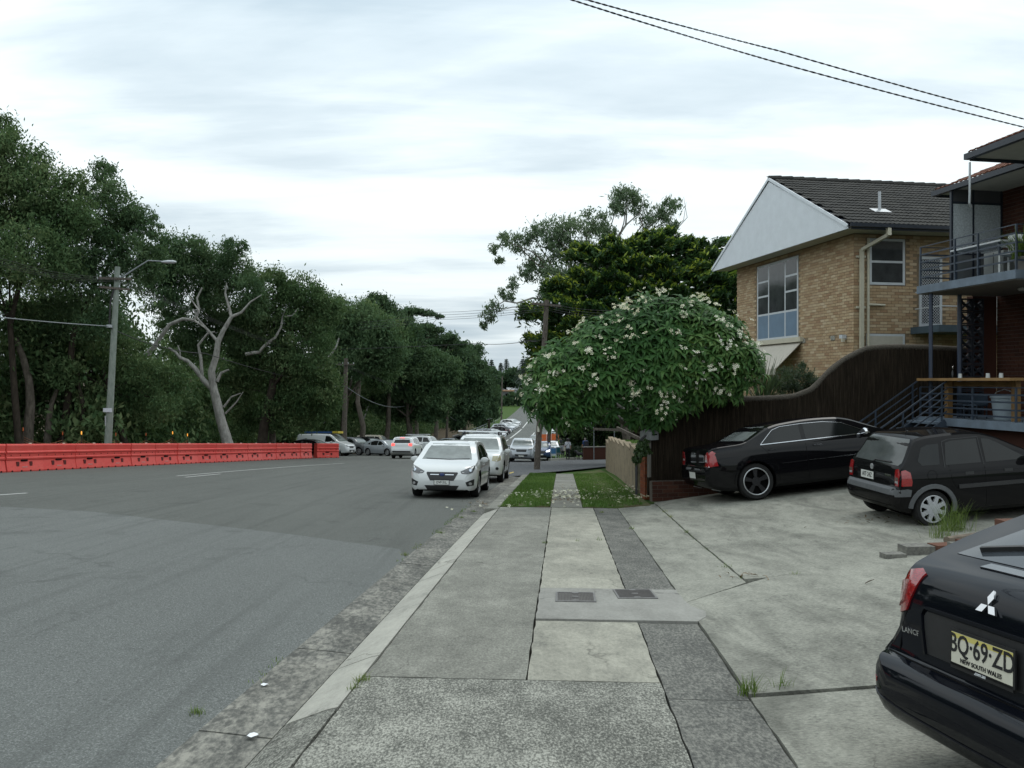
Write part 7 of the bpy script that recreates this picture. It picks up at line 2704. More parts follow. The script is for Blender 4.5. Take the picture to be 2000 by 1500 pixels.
# ---------------------------------------------------------------- white hatchback facing us at the kerb
sub = base_spec('hatch', 4.46, 1.775, 1.48, style='ten', tum=.31)
sub['patches'] = [p for p in sub['patches'] if p[0] not in ('grille', 'lower_intake', 'headlight')]
sub['patches'] += [('grille', [(-.39, .665), (.39, .665), (.40, .635), (.30, .455), (-.30, .455), (-.40, .635)], 'x+', m_black_plastic, .006),
                   ('lower_intake', [(-.44, .335), (.44, .335), (.36, .215), (-.36, .215)], 'x+', m_black_plastic, .006),
                   ('sunroof_panel', [(-.62, -.42), (.28, -.42), (.28, .42), (-.62, .42)], 'z', m_wglass, .004)]
for sg in (-1, 1):
    sub['patches'] += [('headlight', [(sg * .79, .835), (sg * .66, .78), (sg * .46, .685), (sg * .49, .635), (sg * .62, .62), (sg * .76, .66), (sg * .80, .76)], 'x+', m_head_lens, .008),
                       ('headlight_lens', [(sg * .71 + .035 * cos(a), .715 + .035 * sin(a)) for a in [i * pi / 5 for i in range(10)]], 'x+', m_lamp_core, .016),
                       ('headlight_strip', [(sg * .56, .665), (sg * .50, .675), (sg * .50, .655), (sg * .56, .645)], 'x+', m_clear_lens, .014),
                       ('fog_light_surround', [(sg * .80, .50), (sg * .79, .34), (sg * .64, .32), (sg * .60, .42)], 'x+', m_black_plastic, .008),
                       ('fog_light', [(sg * .71 + .036 * cos(a), .385 + .036 * sin(a)) for a in [i * pi / 5 for i in range(10)]], 'x+', m_clear_lens, .018)]
sub['lines'] += [('grille_bar', [(-.30, .60), (-.08, .60)], 'x+', .028, m_chrome, .016), ('grille_bar', [(.08, .60), (.30, .60)], 'x+', .028, m_chrome, .016),
                 ('wiper', [(-.55, .985), (.05, .965)], 'x+', .02, m_black_plastic, .014), ('wiper', [(.05, .965), (.60, .985)], 'x+', .02, m_black_plastic, .014)]
fx, fy = gp(866, 973).x, gp(866, 973).y
hd = ROAD_H + pi
subr, subk = put_car('parked_hatchback', sub, m_paint['white'], (fx + RS * 2.0 - .02, fy + RC * 2.0), hd, 'white hatchback facing the camera, parked at the kerb in front of the grass')
h, nn = subk.hit(0, .40, 'x+')
plate(subr, h.x + .02, 0, .41, (0, 0, pi / 2), 'DVF·31L', m_plate_w, h=.107)
h, nn = subk.hit(0, .60, 'x+')
mb = MB().lathe([(.05, -.01), (.05, .004), (.03, .008)], (0, 0, 0), 16, 'x')
for i, v in enumerate(mb.v): mb.v[i] = (v[0], v[1] * 1.25, v[2] * .75)
mb.build('oval_emblem', M_plain('blue enamel badge', (.03, .05, .16), .25, var=.05), subr, smooth=True, loc=h + nn * .02)

# ---------------------------------------------------------------- white four wheel drive behind it
rav = base_spec('suv', 4.42, 1.83, 1.69, style='five')
rav['patches'] = [p for p in rav['patches'] if p[0] != 'headlight']
for sg in (-1, 1):
    rav['patches'] += [('headlight', [(sg * .84, .93), (sg * .56, .915), (sg * .54, .76), (sg * .70, .73), (sg * .83, .78)], 'x+', m_old_lens, .008),
                       ('fog_light', [(sg * .72 + .05 * cos(a), .50 + .05 * sin(a)) for a in [i * pi / 5 for i in range(10)]], 'x+', m_black_plastic, .012)]
rp = xy(27.6 + 2.2, -2.95)
rr, rk = put_car('parked_suv', rav, m_paint['white'], rp, ROAD_H + pi, 'white SUV with long roof bars, parked behind the white hatchback')


def roof_bars(root, xs, half, z, mat, feet):
    for x in xs:
        mb = MB().tube([(x, -half, z + .10), (x, half, z + .10)], .028, 8)
        b = mb.build('roof_bar', mat, root, smooth=True)
        for sg in (-1, 1):
            f = MB().box((x, sg * (half - .24), z + .03), (.10, .06, .13))
            f.build('bar_foot', m_black_plastic, b)


roof_bars(rr, (.30, -.75), .86, 1.66, m_white_ink, True)

# ================================================================ the other cars
PROTO = {}


def far_car(kind, paint, px, d, heading, name, label, group=None, dims=None, xo=None):
    """a car of a kind at depth d under image column px"""
    x = (px - 1000) / F_PX * d if xo is None else xo
    y = d
    key = (kind, dims)
    if key not in PROTO:
        L, W, Hh = dims or {'hatch': (4.2, 1.74, 1.47), 'suv': (4.6, 1.83, 1.70), 'sedan': (4.7, 1.80, 1.46), 'wagon': (4.8, 1.90, 1.86), 'van': (5.1, 1.95, 1.95)}[kind]
        spec = base_spec(kind, L, W, Hh)
        root, sk = put_car(name, spec, m_paint[paint], (x, y), heading, label)
        plate(root, spec['L'] / 2 + .002, 0, .42, (0, 0, pi / 2), '', m_plate_w)
        plate(root, -spec['L'] / 2 - .002, 0, .50, (0, 0, -pi / 2), '', m_plate_w)
        PROTO[key] = (root, spec)
    else:
        src, spec = PROTO[key]
        root = copy_tree(src)
        root.name = name
        hx, hy = cos(heading), sin(heading)
        a = abs(spec['axles'][0]); w = spec['W'] / 2 * .85
        zf, zr = H(x + hx * a, y + hy * a), H(x - hx * a, y - hy * a)
        zl_, zr_ = H(x - hy * w, y + hx * w), H(x + hy * w, y - hx * w)
        root.location = (x, y, (zf + zr + zl_ + zr_) / 4)
        root.rotation_euler = (math.atan2(zl_ - zr_, 2 * w), -math.atan2(zf - zr, 2 * a), heading)
        for c in root.children:
            if c.name.startswith(('body', 'wing_mirror', 'door_handle')):
                c.material_slots[0].link = 'OBJECT'
                c.material_slots[0].material = m_paint[paint]
    tag(root, label, 'van' if kind == 'van' else 'car', group)
    return root, spec


def part_of(root, nm):
    return [c for c in root.children if c.name.split('.')[0] == nm]


def light_up(root, nm, mat):
    for c in part_of(root, nm):
        c.material_slots[0].link = 'OBJECT'
        c.material_slots[0].material = mat


GP_, GF, GR = 'cars parked nose out beside the wood', 'cars parked along the left of the far road', 'cars along the right of the far road'
R_ = radians
van, vsp = far_car('van', 'white', 637, 73, R_(-17), 'parked_van', 'white van with blue boards on its roof, left of the parked row', GP_)
mb = MB(); mb.box2((-1.9, -.55, 2.0), (1.2, .25, 2.16))
mb.build('roof_load', M_plain('blue board', (.02, .07, .20), .5, var=.2), van)
mb = MB(); mb.box2((.9, -.58, 1.99), (1.5, .28, 2.18)); mb.build('roof_load_end', M_plain('yellow wrap', (.5, .38, .04), .6, var=.1), van)
for x in (-1.6, .6):
    mb = MB(); mb.bar((x, -.8, 1.97), (x, .8, 1.97), .05); mb.build('roof_bar', m_black_plastic, van)
mb = MB(); mb.prism([(-2.25, 1.20), (-1.55, 1.20), (-1.42, 1.55), (-2.12, 1.42)], -.985, -.972, 'y'); mb.build('side_sign', m_ink, van)
far_car('sedan', 'black', 606, 66, R_(-12), 'parked_sedan', 'black sedan showing its roof above the red barriers', GP_)
far_car('suv', 'grey', 687, 76, R_(-24), 'parked_suv', 'dark grey SUV just right of the white van', GP_)
far_car('suv', 'black', 716, 80, R_(-28), 'parked_suv', 'black SUV between the grey SUV and the cream wagon', GP_)
cw, _ = far_car('wagon', 'cream', 736, 90, R_(-8), 'parked_wagon', 'cream square four wheel drive wagon in the parked row', GP_)
far_car('hatch', 'silver', 750, 74, R_(-38), 'parked_hatchback', 'silver hatchback in front of the cream wagon', GP_)
far_car('hatch', 'blue', 765, 79, R_(-35), 'parked_hatchback', 'blue hatchback beside the silver one in the parked row', GP_)
xt, xs_ = far_car('suv', 'white', 795, 64, ROAD_H, 'driven_suv', 'white SUV driving away with its brake lights on', None, (4.64, 1.82, 1.71))
light_up(xt, 'tail_light', m_brake_lit)
mb = MB(); mb.box((-1.96, 0, 1.575), (.03, .35, .03)); mb.build('high_brake_light', m_brake_lit, xt)
for p_ in part_of(xt, 'number_plate'):
    if p_.location.x < 0:
        p_.material_slots[0].link = 'OBJECT'; p_.material_slots[0].material = m_plate_y; p_.location.z = .82; p_.location.x += .13
ws_, _ = far_car('wagon', 'white', 832, 80, R_(-15), 'parked_wagon', 'white wagon with roof rails behind the braking SUV', GP_)
for sg in (-1, 1):
    mb = MB().tube([(-1.9, sg * .6, 1.93), (.2, sg * .6, 1.96)], .03, 6); mb.build('roof_rail', m_alloy, ws_)
far_car('sedan', 'silver', 880, 95, R_(-15), 'parked_sedan', 'silver sedan half hidden behind the white hatchback roof', GP_)
# row beside the far road
row = [('suv', 'grey', 945, 104), ('hatch', 'white', 962, 112), ('sedan', 'white', 975, 121), ('suv', 'grey', 984, 131), ('wagon', 'silver', 989, 142), ('hatch', 'silver', 998, 153), ('suv', 'black', 1001, 163), ('hatch', 'white', 1008, 173), ('suv', 'silver', 1008, 186), ('hatch', 'silver', 1012, 198), ('sedan', 'white', 0, 0), ('suv', 'white', 0, 0), ('hatch', 'grey', 0, 0)]
nm = {'suv': 'parked_suv', 'hatch': 'parked_hatchback', 'sedan': 'parked_sedan', 'wagon': 'parked_wagon'}
for i, (k, c, px, d) in enumerate(row):
    x, y = xy(102 + i * 7.2, -11.6)
    r, _ = far_car(k, c, px, y, R_(-22) if i != 6 else R_(150), nm[k], '%s %s, %s from the near end of the row beside the far road' % (c, {'suv': 'SUV', 'hatch': 'hatchback', 'sedan': 'sedan', 'wagon': 'wagon'}[k], ORD[i]), GF, None, x)
ot, _ = far_car('suv', 'silver', 1021, 58.5, ROAD_H + pi, 'parked_suv', 'silver and black SUV facing us left of the timber power pole', GR, (4.65, 1.80, 1.69))
bl, _ = far_car('hatch', 'blue', 1058, 66, ROAD_H + pi, 'parked_hatchback', 'blue hatchback with one bright headlamp right of the power pole', GR)
light_up(bl, 'headlight', m_bulb_lit)
far_car('hatch', 'white', 1076, 78, ROAD_H + pi, 'parked_hatchback', 'white hatchback parked beyond the blue hatchback', GR)
far_car('hatch', 'grey', 1046, 116, ROAD_H + pi, 'driven_hatchback', 'small dark hatchback coming up the far road', None)
far_car('van', 'white', 1083, 150, ROAD_H + pi, 'driven_van', 'white van coming up the far road near the orange fencing', None)
for i, (px, d, c) in enumerate(((982, 425, 'grey'), (977, 418, 'white'), (999, 436, 'white'), (1006, 432, 'silver'), (993, 446, 'silver'), (1014, 440, 'grey'))):
    far_car('hatch', c, px, d, R_(20 * i), 'parked_hatchback', 'tiny %s car, %s from the left in the far car park' % (c, ORD[sorted((982, 977, 999, 1006, 993, 1014)).index(px)]), 'cars in the far car park')
cp = poly_sheet('car_park', [(-11, 398), (7, 398), (10, 455), (-12, 455)], .05, m_asphalt3, step=8); tag(cp, kind='structure')

# ================================================================ red water-filled barriers
def red_plastic():
    t = NT('red plastic barrier')
    oi = t.node('ShaderNodeObjectInfo')
    base = t.ramp(oi.outputs['Random'], [(0, (.61, .056, .046)), (.5, (.64, .068, .056)), (1, (.66, .084, .070))])
    col = t.mix(t.ramp(t.noise(3, 5, .65), [(.45, 0.0), (.75, .25)]), base, (.70, .18, .14))
    col = t.mix(t.ramp(t.noise(9, 5, .7, (1, 1, 2), (4, 0, 0)), [(.56, 0.0), (.72, .5)]), col, (.20, .06, .05))
    return t.set(col, .5, spec=.35)


m_red_plastic = red_plastic()
m_pocket_shade = M_plain('barrier pocket shade', (.10, .012, .010), .7, var=.2)  # darkened copy of the red; recess shade put into the colour
m_sticker = M_plain('faded pale sticker', (.62, .30, .27), .6, var=.2, scale=20)


def barrier_proto():
    L_ = 1.985
    half = [(.0, 0), (.285, 0), (.295, .05), (.205, .46), (.235, .50), (.245, .56), (.205, .60), (.205, .72), (.245, .755), (.245, .80), (.205, .84), (.225, 1.06), (.20, 1.115), (0, 1.12)]
    ring = half + [(-y, z) for y, z in half[-2:0:-1]]
    root = empty('water_barrier', (0, 0, 0), 0)
    mb = MB(); mb.prism(ring, -L_ / 2, L_ / 2, 'x')
    mb.build('body', m_red_plastic, root)
    for sg in (-1, 1):
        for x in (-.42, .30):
            mb = MB(); mb.prism([(x - .07, .22), (x + .07, .22), (x + .07, .36), (x + .03, .41), (x - .07, .40)], sg * .20, sg * .262, 'y'); mb.build('lifting_pocket', m_pocket_shade, root)  # raised dark box; the pocket's shade is in its colour
        mb = MB(); mb.box((-.06, sg * .225, .455), (.34, .05, .07)); mb.build('forklift_slot', m_gap, root)  # raised black box; the slot's shade put into its colour
        mb = MB(); mb.box((-.06, sg * .262, .16), (.30, .012, .10), M=Matrix.Rotation(sg * -.22, 3, 'X')); mb.build('sticker', m_sticker, root)
        for x in (-.75, -.25, .25, .75):
            mb = MB(); mb.box((x, sg * .289, .03), (.07, .03, .07)); mb.build('drain_foot', m_gap, root)
            mb = MB(); mb.box((x, sg * .208, .66), (.03, .012, .05)); mb.build('vent_hole', m_gap, root)  # black box for the hole, shade put into its colour
    mb = MB(); mb.lathe([(.06, 0), (.06, .03), (.03, .04)], (.5, 0, 1.115), 10); mb.build('filler_cap', m_cream_trim, root)
    return root


proto = barrier_proto()
A, B = gp(0, 922.5), gp(610, 894.6)
dab = (B - A); dab.z = 0; dab.normalize()
start = A - dab * 4.0
total = (B - start).length
nb = int(total / 2.0)
GB = 'red barriers along the left side of the road'


def place_barrier(i, p, ang, label, first=False):
    o = proto if first else copy_tree(proto)
    q = Vector((cos(ang), sin(ang), 0))
    za, zb2 = H(p.x - q.x, p.y - q.y), H(p.x + q.x, p.y + q.y)
    o.location = (p.x, p.y, (za + zb2) / 2 + .0)
    o.rotation_euler = (0, -math.atan2(zb2 - za, 2.0), ang)
    return tag(o, label, 'barrier', GB)


ab = atan2(dab.y, dab.x)
vis = 0
for i in range(nb):
    p = start + dab * (2.0 * i + 1.0)
    px = 1000 + F_PX * p.x / p.y
    if px + 80 < 0:
        lab = 'red plastic barrier beyond the left edge of the photo'
        continue
    lab = 'red plastic road barrier, %s from the left edge of the long row' % ORD[vis]
    place_barrier(i, p + Vector((random.uniform(-.03, .03), random.uniform(-.03, .03), 0)), ab + random.uniform(-.012, .012), lab, vis == 0)
    vis += 1
E0, E1 = gp(612, 894.4), gp(670, 892.8)
ang = atan2((E1 - E0).y * .35, (E1 - E0).x)
place_barrier(0, E0 + Vector((cos(ang), sin(ang), 0)) * 1.15, ang, 'red end barrier turned across, right end of the row')
bk = pt(492, 900, 62)
for i in range(4):
    p = pt(478, 880, 76) + Vector((2.02 * i, .55 * i - (.0 if i < 2 else .25 * (i - 1)), 0))
    place_barrier(0, p, .26 if i < 2 else -.10, 'red barrier of the short row behind the long one, %s from the left' % ORD[i])
# pickets with amber lamps and sagging mesh behind the barriers
m_amber = M_emit('lit amber lamp', (1.0, .42, .06), 1.0)
m_dull_orange = M_plain('orange picket cap', (.42, .09, .02), .6, var=.2)
m_mesh = M_plain('faded orange mesh', (.30, .12, .05), .8, var=.2)
pick = [(45, 838, 38, 0, 'unlit orange tipped picket, leftmost behind the barriers'), (122, 846, 41, 1, 'picket with dull amber lamp left of the street light pole'), (159, 845, 42, 2, 'picket with bright amber lamp nearest left of the street light pole'),
        (226, 848, 44, 0, 'unlit orange picket right of the street light pole'), (285, 848, 46, 1, 'picket with dull amber lamp between pole and white tree'), (337, 845, 50, 2, 'bright amber lamp left of the white forked tree'), (366, 849, 52, 2, 'bright amber lamp nearest the white forked tree')]
prev = None
for px, py, d, lit, lab in pick:
    p = pt(px, py, d)
    g = Vector((p.x, p.y, H(p.x, p.y)))
    e = empty('picket', g, 0, lab, 'picket', 'pickets behind the barriers')
    h = p.z - g.z
    mb = MB(); mb.bar((0, 0, -.1), (0, 0, h - .15), .04); mb.build('post', m_bark_dark if 'm_bark_dark' in globals() else m_black_plastic, e)
    mb = MB(); mb.lathe([(.02, h - .10), (.028, h - .07), (.028, h + .05), (.02, h + .07)], (0, 0, 0), 10); mb.build('lamp', m_amber if lit == 2 else m_dull_orange, e)
    if prev is not None:
        a, b = prev, Vector((p.x, p.y, p.z - .35))
        pts_ = [a.lerp(b, f) + Vector((0, 0, -.25 * sin(f * pi))) for f in [i / 8 for i in range(9)]]
        mb = MB()
        for k in range(5):
            mb.tube([q - Vector((0, 0, .10 * k)) for q in pts_], .008, 4, False)
        tag(mb.build('safety_mesh', m_mesh), 'sagging orange mesh strung right of the %s picket behind the barriers' % ORD[pick.index((px, py, d, lit, lab)) - 1], 'mesh', 'orange mesh behind the barriers', kind=None)
    prev = Vector((p.x, p.y, p.z - .35))

# ================================================================ poles and wires
m_pole_wood = bark_mat('weathered pole timber', (.055, .045, .038), (.16, .14, .12), 14) if 'bark_mat' in globals() else m_timber
m_pole_green = bark_mat('green grey painted pole', (.16, .19, .165), (.27, .30, .265), 7)
m_cable = M_plain('black cable', (.015, .015, .016), .6, var=.1)
m_cable_grey = M_plain('grey cable', (.20, .22, .23), .6, var=.1)
m_lamp_head = M_plain('lamp glass', (.40, .42, .44), .25, var=.08)
TOPS = {}


def pole(name, base_px, top, d, r0, r1, mat, label, arms=(), lamp=None, base_y=None):
    """base_px: image column of the foot; top: (px, py) of the tip"""
    p = pt(base_px, 745, d); g = Vector((p.x, p.y, H(p.x, p.y) - .2))
    e = empty(name, g, 0, label, 'pole')
    tp = pt(top[0], top[1], d) - g
    mb = MB(); mb.tube([(0, 0, 0), tp * .5, tp], [r0, (r0 + r1) / 2, r1], 12); mb.build('shaft', mat, e, smooth=60)
    for dz, w, ang in arms:
        c = tp * (1 + dz / tp.z)
        mb = MB(); mb.bar(c + Vector((-w / 2 * cos(ang), -r1 - .05 - w / 2 * sin(ang), 0)), c + Vector((w / 2 * cos(ang), -r1 - .05 + w / 2 * sin(ang), 0)), .09, .10); a = mb.build('crossarm', m_pole_wood, e)
        for k in range(4):
            f = -.45 + .3 * k
            q = c + Vector((w * f * cos(ang), -r1 - .05 + w * f * sin(ang), .05))
            mb = MB(); mb.lathe([(.02, 0), (.045, .03), (.045, .08), (.02, .12)], q, 8); mb.build('insulator', m_lamp_head, a)
    if lamp:
        (x0, y0), (x1, y1), (x2, y2) = lamp
        pts_ = [pt(x0, y0, d) - g, pt((x0 + x1) / 2, (y0 + y1) / 2 - .5, d) - g, pt(x1, y1, d) - g, pt(x2, y2, d) - g]
        mb = MB(); mb.tube(pts_, [.05, .04, .035, .03], 8); arm = mb.build('lamp_arm', m_cable_grey, e, smooth=60)
        hd = pts_[-1]
        s = d / F_PX * abs(x2 - x1) * .30
        mb = MB(); mb.lathe([(.03, -.38), (.10, -.30), (.15, -.02), (.15, .20), (.08, .36), (.02, .38)], (0, 0, 0), 12, 'x')
        for i, v in enumerate(mb.v): mb.v[i] = (v[0], v[1], v[2] * .62)
        mb.build('lamp_head', m_lamp_head, arm, smooth=60, loc=hd + Vector((.2, 0, -.02)))
    TOPS[label] = (g, tp)
    return e


p1 = pole('street_light', 208, (230, 521), 41, .185, .125, m_pole_green, 'green grey leaning street light pole behind the barriers', arms=((-.62, 1.5, .25), (-1.1, 1.5, .9)), lamp=((232, 546), (290, 509), (322, 511)))
g, tp = TOPS['green grey leaning street light pole behind the barriers']
mb = MB(); mb.box((0, 0, 0), (.42, .02, .2)); mb.build('small_sign', M_plain('white enamel sign', (.55, .57, .62), .5, var=.2, scale=25), p1, loc=pt(210, 801, 40.78) - g, rz=.1)
mb = MB(); mb.box((0, 0, 0), (.06, .012, .5)); mb.build('number_strip', M_plain('pale number strip', (.4, .42, .42), .6, var=.5, scale=30), p1, loc=pt(206, 822, 40.79) - g)
mb = MB(); mb.box((0, 0, 0), (.22, .15, .14)); mb.build('cable_clamp', m_lamp_head, p1, loc=pt(214, 637, 40.75) - g)
mb = MB().tube([pt(222, 565, 40.8) - g, pt(216, 590, 40.75) - g, pt(214, 632, 40.75) - g], .045, 6); mb.build('down_cable', m_cable, p1)
pole('power_pole', 671, (676, 700), 74, .26, .17, m_pole_wood, 'timber power pole rising between the parked van and wagon', arms=((-.55, 1.6, .1),))
pole('street_light', 803, (804, 741), 104, .2, .13, m_pole_wood, 'street light on timber pole above the braking white SUV', lamp=((805, 752), (825, 748), (835, 749)))
pole('power_pole', 872, (875, 775), 124, .2, .14, m_pole_wood, 'slim pole at the edge of the wood right of the braking SUV', arms=((-.4, 1.4, .1),))
pole('street_light', 908, (911, 783), 142, .2, .13, m_pole_wood, 'second far street light, above the white SUV with roof bars', lamp=((911, 795), (925, 787), (936, 788)))
pole('power_pole', 979, (981, 735), 190, .2, .14, m_pole_wood, 'far thin pole beside the row of parked cars')
pc = pole('power_pole', 1048, (1068, 586), 40.5, .155, .115, m_pole_wood, 'leaning timber power pole on the street corner beside the path', arms=((-.25, 2.0, .75),))
g, tp = TOPS['leaning timber power pole on the street corner beside the path']
mb = MB(); mb.box((0, 0, 0), (.10, .02, .28)); mb.build('number_tag', M_plain('cream plate', (.6, .58, .5), .5, var=.05), pc, loc=pt(1051.5, 838, 40.25) - g)
pole('power_pole', 1071, (1078, 640), 66, .15, .12, m_pole_wood, 'dark timber pole just behind the corner power pole')
pole('power_pole', 1087, (1092, 690), 90, .15, .12, m_pole_wood, 'third dark pole in line behind the corner power pole')
pole('power_pole', 1094, (1098, 710), 112, .15, .12, m_pole_wood, 'fourth dark pole in line, beside the orange fencing')
pole('street_light', 1006, (1006, 755), 330, .14, .09, m_cable_grey, 'tall grey street light on the far hill', lamp=((1006, 748), (1015, 737), (1021, 734)))
pole('street_light', 1010, (1010, 770), 300, .12, .09, m_cable_grey, 'lower grey street light on the far hill', lamp=((1010, 766), (1014, 752), (1018, 751)))


def wire(pts_px, r, mat, label, sag=0.0, n=10, twist=False):
    pts_ = [pt(*q) for q in pts_px]
    fine = []
    for a, b in zip(pts_[:-1], pts_[1:]):
        for i in range(n):
            f = i / n
            fine.append(a.lerp(b, f) + Vector((0, 0, -sag * 4 * f * (1 - f))))
    fine.append(pts_[-1])
    mb = MB()
    if twist:
        for ph in (0, pi):
            tw = []
            k = 14
            for a, b in zip(fine[:-1], fine[1:]):
                for i in range(k):
                    q = a.lerp(b, i / k)
                    w = (len(tw)) * .9 + ph
                    tw.append(q + Vector((0, cos(w) * r * .8, sin(w) * r * .8)))
            mb.tube(tw, r * .75, 4, False)
    else:
        mb.tube(fine, r, 5, False)
    o = mb.build('overhead_wire', mat, smooth=True)
    return tag(o, label, 'wire', 'overhead wires')


wire([(985, -42, 11.5), (1500, 118, 12.6), (2060, 264, 14.5)], .009, m_cable, 'lower of the two thick black wires crossing the sky at upper right', .02, twist=True)
wire([(1010, -38, 11.8), (1520, 100, 12.9), (2060, 249, 14.8)], .009, m_cable, 'upper of the two thick black wires crossing the sky at upper right', .02, twist=True)
for k, dy in enumerate((0, 6, 11, 16)):
    wire([(-60, 482 + dy, 34), (226, 541 + dy * .5, 40.8), (676, 712 + dy * .3, 73.8), (875, 782 + dy * .2, 123.8)], .008, m_cable, 'thin wire, %s from the top, running left to right through the street light crossarm' % ORD[k], .35)
wire([(-60, 613, 35), (212, 637, 40.7)], .024, m_cable_grey, 'thick grey cable from the left edge to the street light pole', .05)
wire([(214, 640, 40.7), (400, 690, 48), (676, 755, 73.8)], .022, m_cable, 'dark cable between the street light and the timber power pole', .3)
wire([(676, 755, 73.8), (804, 789, 103.8), (873, 806, 123.8), (910, 812, 141.8), (980, 808, 189)], .028, m_cable_grey, 'sagging pale cable linking the poles in front of the wood', 1.0)
for k, dy in enumerate((0, 5, 10, 14)):
    wire([(1064, 592 + dy, 40.3), (845, 610 + dy, 62), (700, 630 + dy, 80)], .011, m_cable, 'thin wire, %s from the top, running left from the corner power pole' % ORD[k], .12)
    wire([(1070, 592 + dy, 40.5), (1200, 607 + dy, 36), (1320, 640 + dy, 33)], .009, m_cable, 'thin wire, %s from the top, running right from the corner power pole' % ORD[k], .1)
o = wire([(1062, 660, 40.3), (1035, 666, 42), (930, 671, 52), (500, 685, 70)], .016, m_cable, 'black cable with a clamp running left from the corner pole', .1)
mb = MB(); q = pt(1035, 665, 42); mb.bar(q - Vector((.35, 0, 0)), q + Vector((.35, 0, 0)), .04); mb.bar(q - Vector((0, 0, .05)), q + Vector((0, 0, .16)), .03); mb.build('cable_clamp', m_cable, o)

# ================================================================ far side: fence, buildings, signs
m_pale_wall = M_plain('pale rendered wall', (.42, .40, .35), .8, var=.1, scale=1)
e = empty('toilet_block', pt(985, 790, 310) * 1.0, 0, 'small grey block with orange roof below the far car park', 'building')
b = pt(985, 745, 310); b.z = H(b.x, b.y); e.location = b
mb = MB(); mb.box2((-3.2, -2, 0), (3.4, 2, 5.0)); mb.build('wall', M_plain('grey blockwork', (.14, .15, .15), .8, var=.1), e)
mb = MB(); mb.box2((-3.6, -2.5, 5.0), (3.8, 2.5, 5.5)); mb.build('roof', M_plain('orange roof sheet', (.42, .25, .15), .6, var=.1), e)
mb = MB(); mb.box2((.4, -2.03, 3.2), (1.6, -2.0, 4.2)); mb.build('window', m_wglass, e)
e = empty('far_house', (0, 0, 0), 0, 'pale far building behind the orange fencing', 'building')
b = pt(1108, 745, 175); b.z = H(b.x, b.y) - .2; e.location = b
mb = MB(); mb.box2((-2.6, -2, 0), (8, 4, 4.4)); mb.build('wall', m_pale_wall, e)
mb = MB(); mb.prism([(-3.0, 4.4), (8.4, 4.4), (2.7, 6.6)], -2.5, 4.5, 'y'); mb.build('roof', m_red_tile, e)
for x in (-1.6, .3):
    mb = MB(); mb.box2((x, -2.04, 1.2), (x + .9, -2.0, 2.6)); w = mb.build('window', m_white_trim, e)
    mb = MB(); mb.box2((x + .08, -2.06, 1.28), (x + .82, -2.04, 2.52)); mb.build('pane', m_wglass, w)
m_or_mesh = M_plain('orange construction fence', (.55, .12, .03), .7, var=.2, scale=3)
for i in range(4):
    p = pt(1062 + i * 10, 745, 128 + i); p.z = H(p.x, p.y)
    e = empty('construction_fence', p, .1, 'orange construction fence panel, %s from the left beyond the poles' % ORD[i], 'fence', 'orange construction fence panels')
    mb = MB(); mb.box2((-.42, -.02, .1), (.42, .02, 1.15)); mb.build('mesh_panel', m_or_mesh, e)
    for sg in (-1, 1):
        mb = MB(); mb.bar((sg * .42, 0, 0), (sg * .42, 0, 1.3), .05); mb.build('post', m_white_trim, e)
for px, d, col, lab, w, h in ((1081, 62, (.05, .16, .32), 'blue and white board sign standing on the far grass', .42, .62), (1094, 68, (.06, .22, .26), 'teal board sign behind the walking woman', .7, .62), (1089, 70, (.5, .46, .1), 'small yellow sign left of the teal sign', .2, .45)):
    p = pt(px, 745, d); p.z = H(p.x, p.y)
    e = empty('board_sign', p, .05, lab, 'sign', 'board signs on the far grass')
    mb = MB(); mb.box((0, 0, .35 + h / 2), (w, .03, h)); bd = mb.build('board', m_white_trim, e)
    mb = MB(); mb.box((0, -.018, .35 + h * .58), (w * .9, .006, h * .68)); mb.build('printed_panel', M_plain('sign print ' + lab[:4], col, .5, var=.1), bd)
    for sg in (-1, 1):
        mb = MB(); mb.bar((sg * w * .4, .0, -.05), (sg * w * .4, 0, .40), .04); mb.build('leg', m_white_trim, e)
# pipe fence above the far parked cars
e = empty('pipe_fence', (0, 0, 0), 0, 'pale pipe fence along the bank beside the far parked cars', 'fence')
pts_ = [xy(s, -16.2) for s in frange(120, 215, 6)]
mb = MB()
for z in (.55, 1.05):
    mb.tube([(x, y, H(x, y) + z) for x, y in pts_], .045, 5)
mb.build('rail', m_cable_grey, e)
for x, y in pts_:
    mb = MB(); mb.bar((x, y, H(x, y)), (x, y, H(x, y) + 1.1), .09); mb.build('post', m_cable_grey, e)
# garden wall and rail across the side street
gw = empty('garden_wall', pt(1195, 745, 62), ANG, 'low dark brick garden wall across the side street', 'wall')
gw.location.z = H(gw.location.x, gw.location.y) - .1
mb = MB(); mb.box2((-2.2, 0, 0), (12, .25, 1.0)); mb.build('brickwork', m_red_brick, gw)
mb = MB(); mb.box2((-2.25, -.04, 1.0), (12.05, .29, 1.06)); mb.build('coping', m_under, gw)
hr = empty('ramp_rail', (0, 0, 0), 0, 'grey handrail beside the hedge above the garden wall', 'rail')
a, b_, c_ = pt(1150, 815, 60), pt(1160, 850, 60), pt(1158, 866, 60)
mb = MB().tube([pt(1148, 812, 60), pt(1160, 838, 60), pt(1250, 841, 60)], .045, 6); mb.build('rail', m_cable_grey, hr)
for px in (1160, 1200, 1235):
    q = pt(px, 840, 60); mb = MB(); mb.bar(q, (q.x, q.y, H(q.x, q.y)), .06); mb.build('post', m_cable_grey, hr)
mb = MB().bar(pt(1205, 836, 25), pt(1256, 860, 24), .07, .09)
tag(mb.build('timber_prop', m_pole_wood), 'grey timber prop leaning under the flowering tree', 'timber')
mb = MB().bar(pt(1160, 838, 26), pt(1252, 842, 25), .06, .07)
tag(mb.build('timber_rail', m_pole_wood), 'horizontal timber rail behind the raised lawn', 'rail')

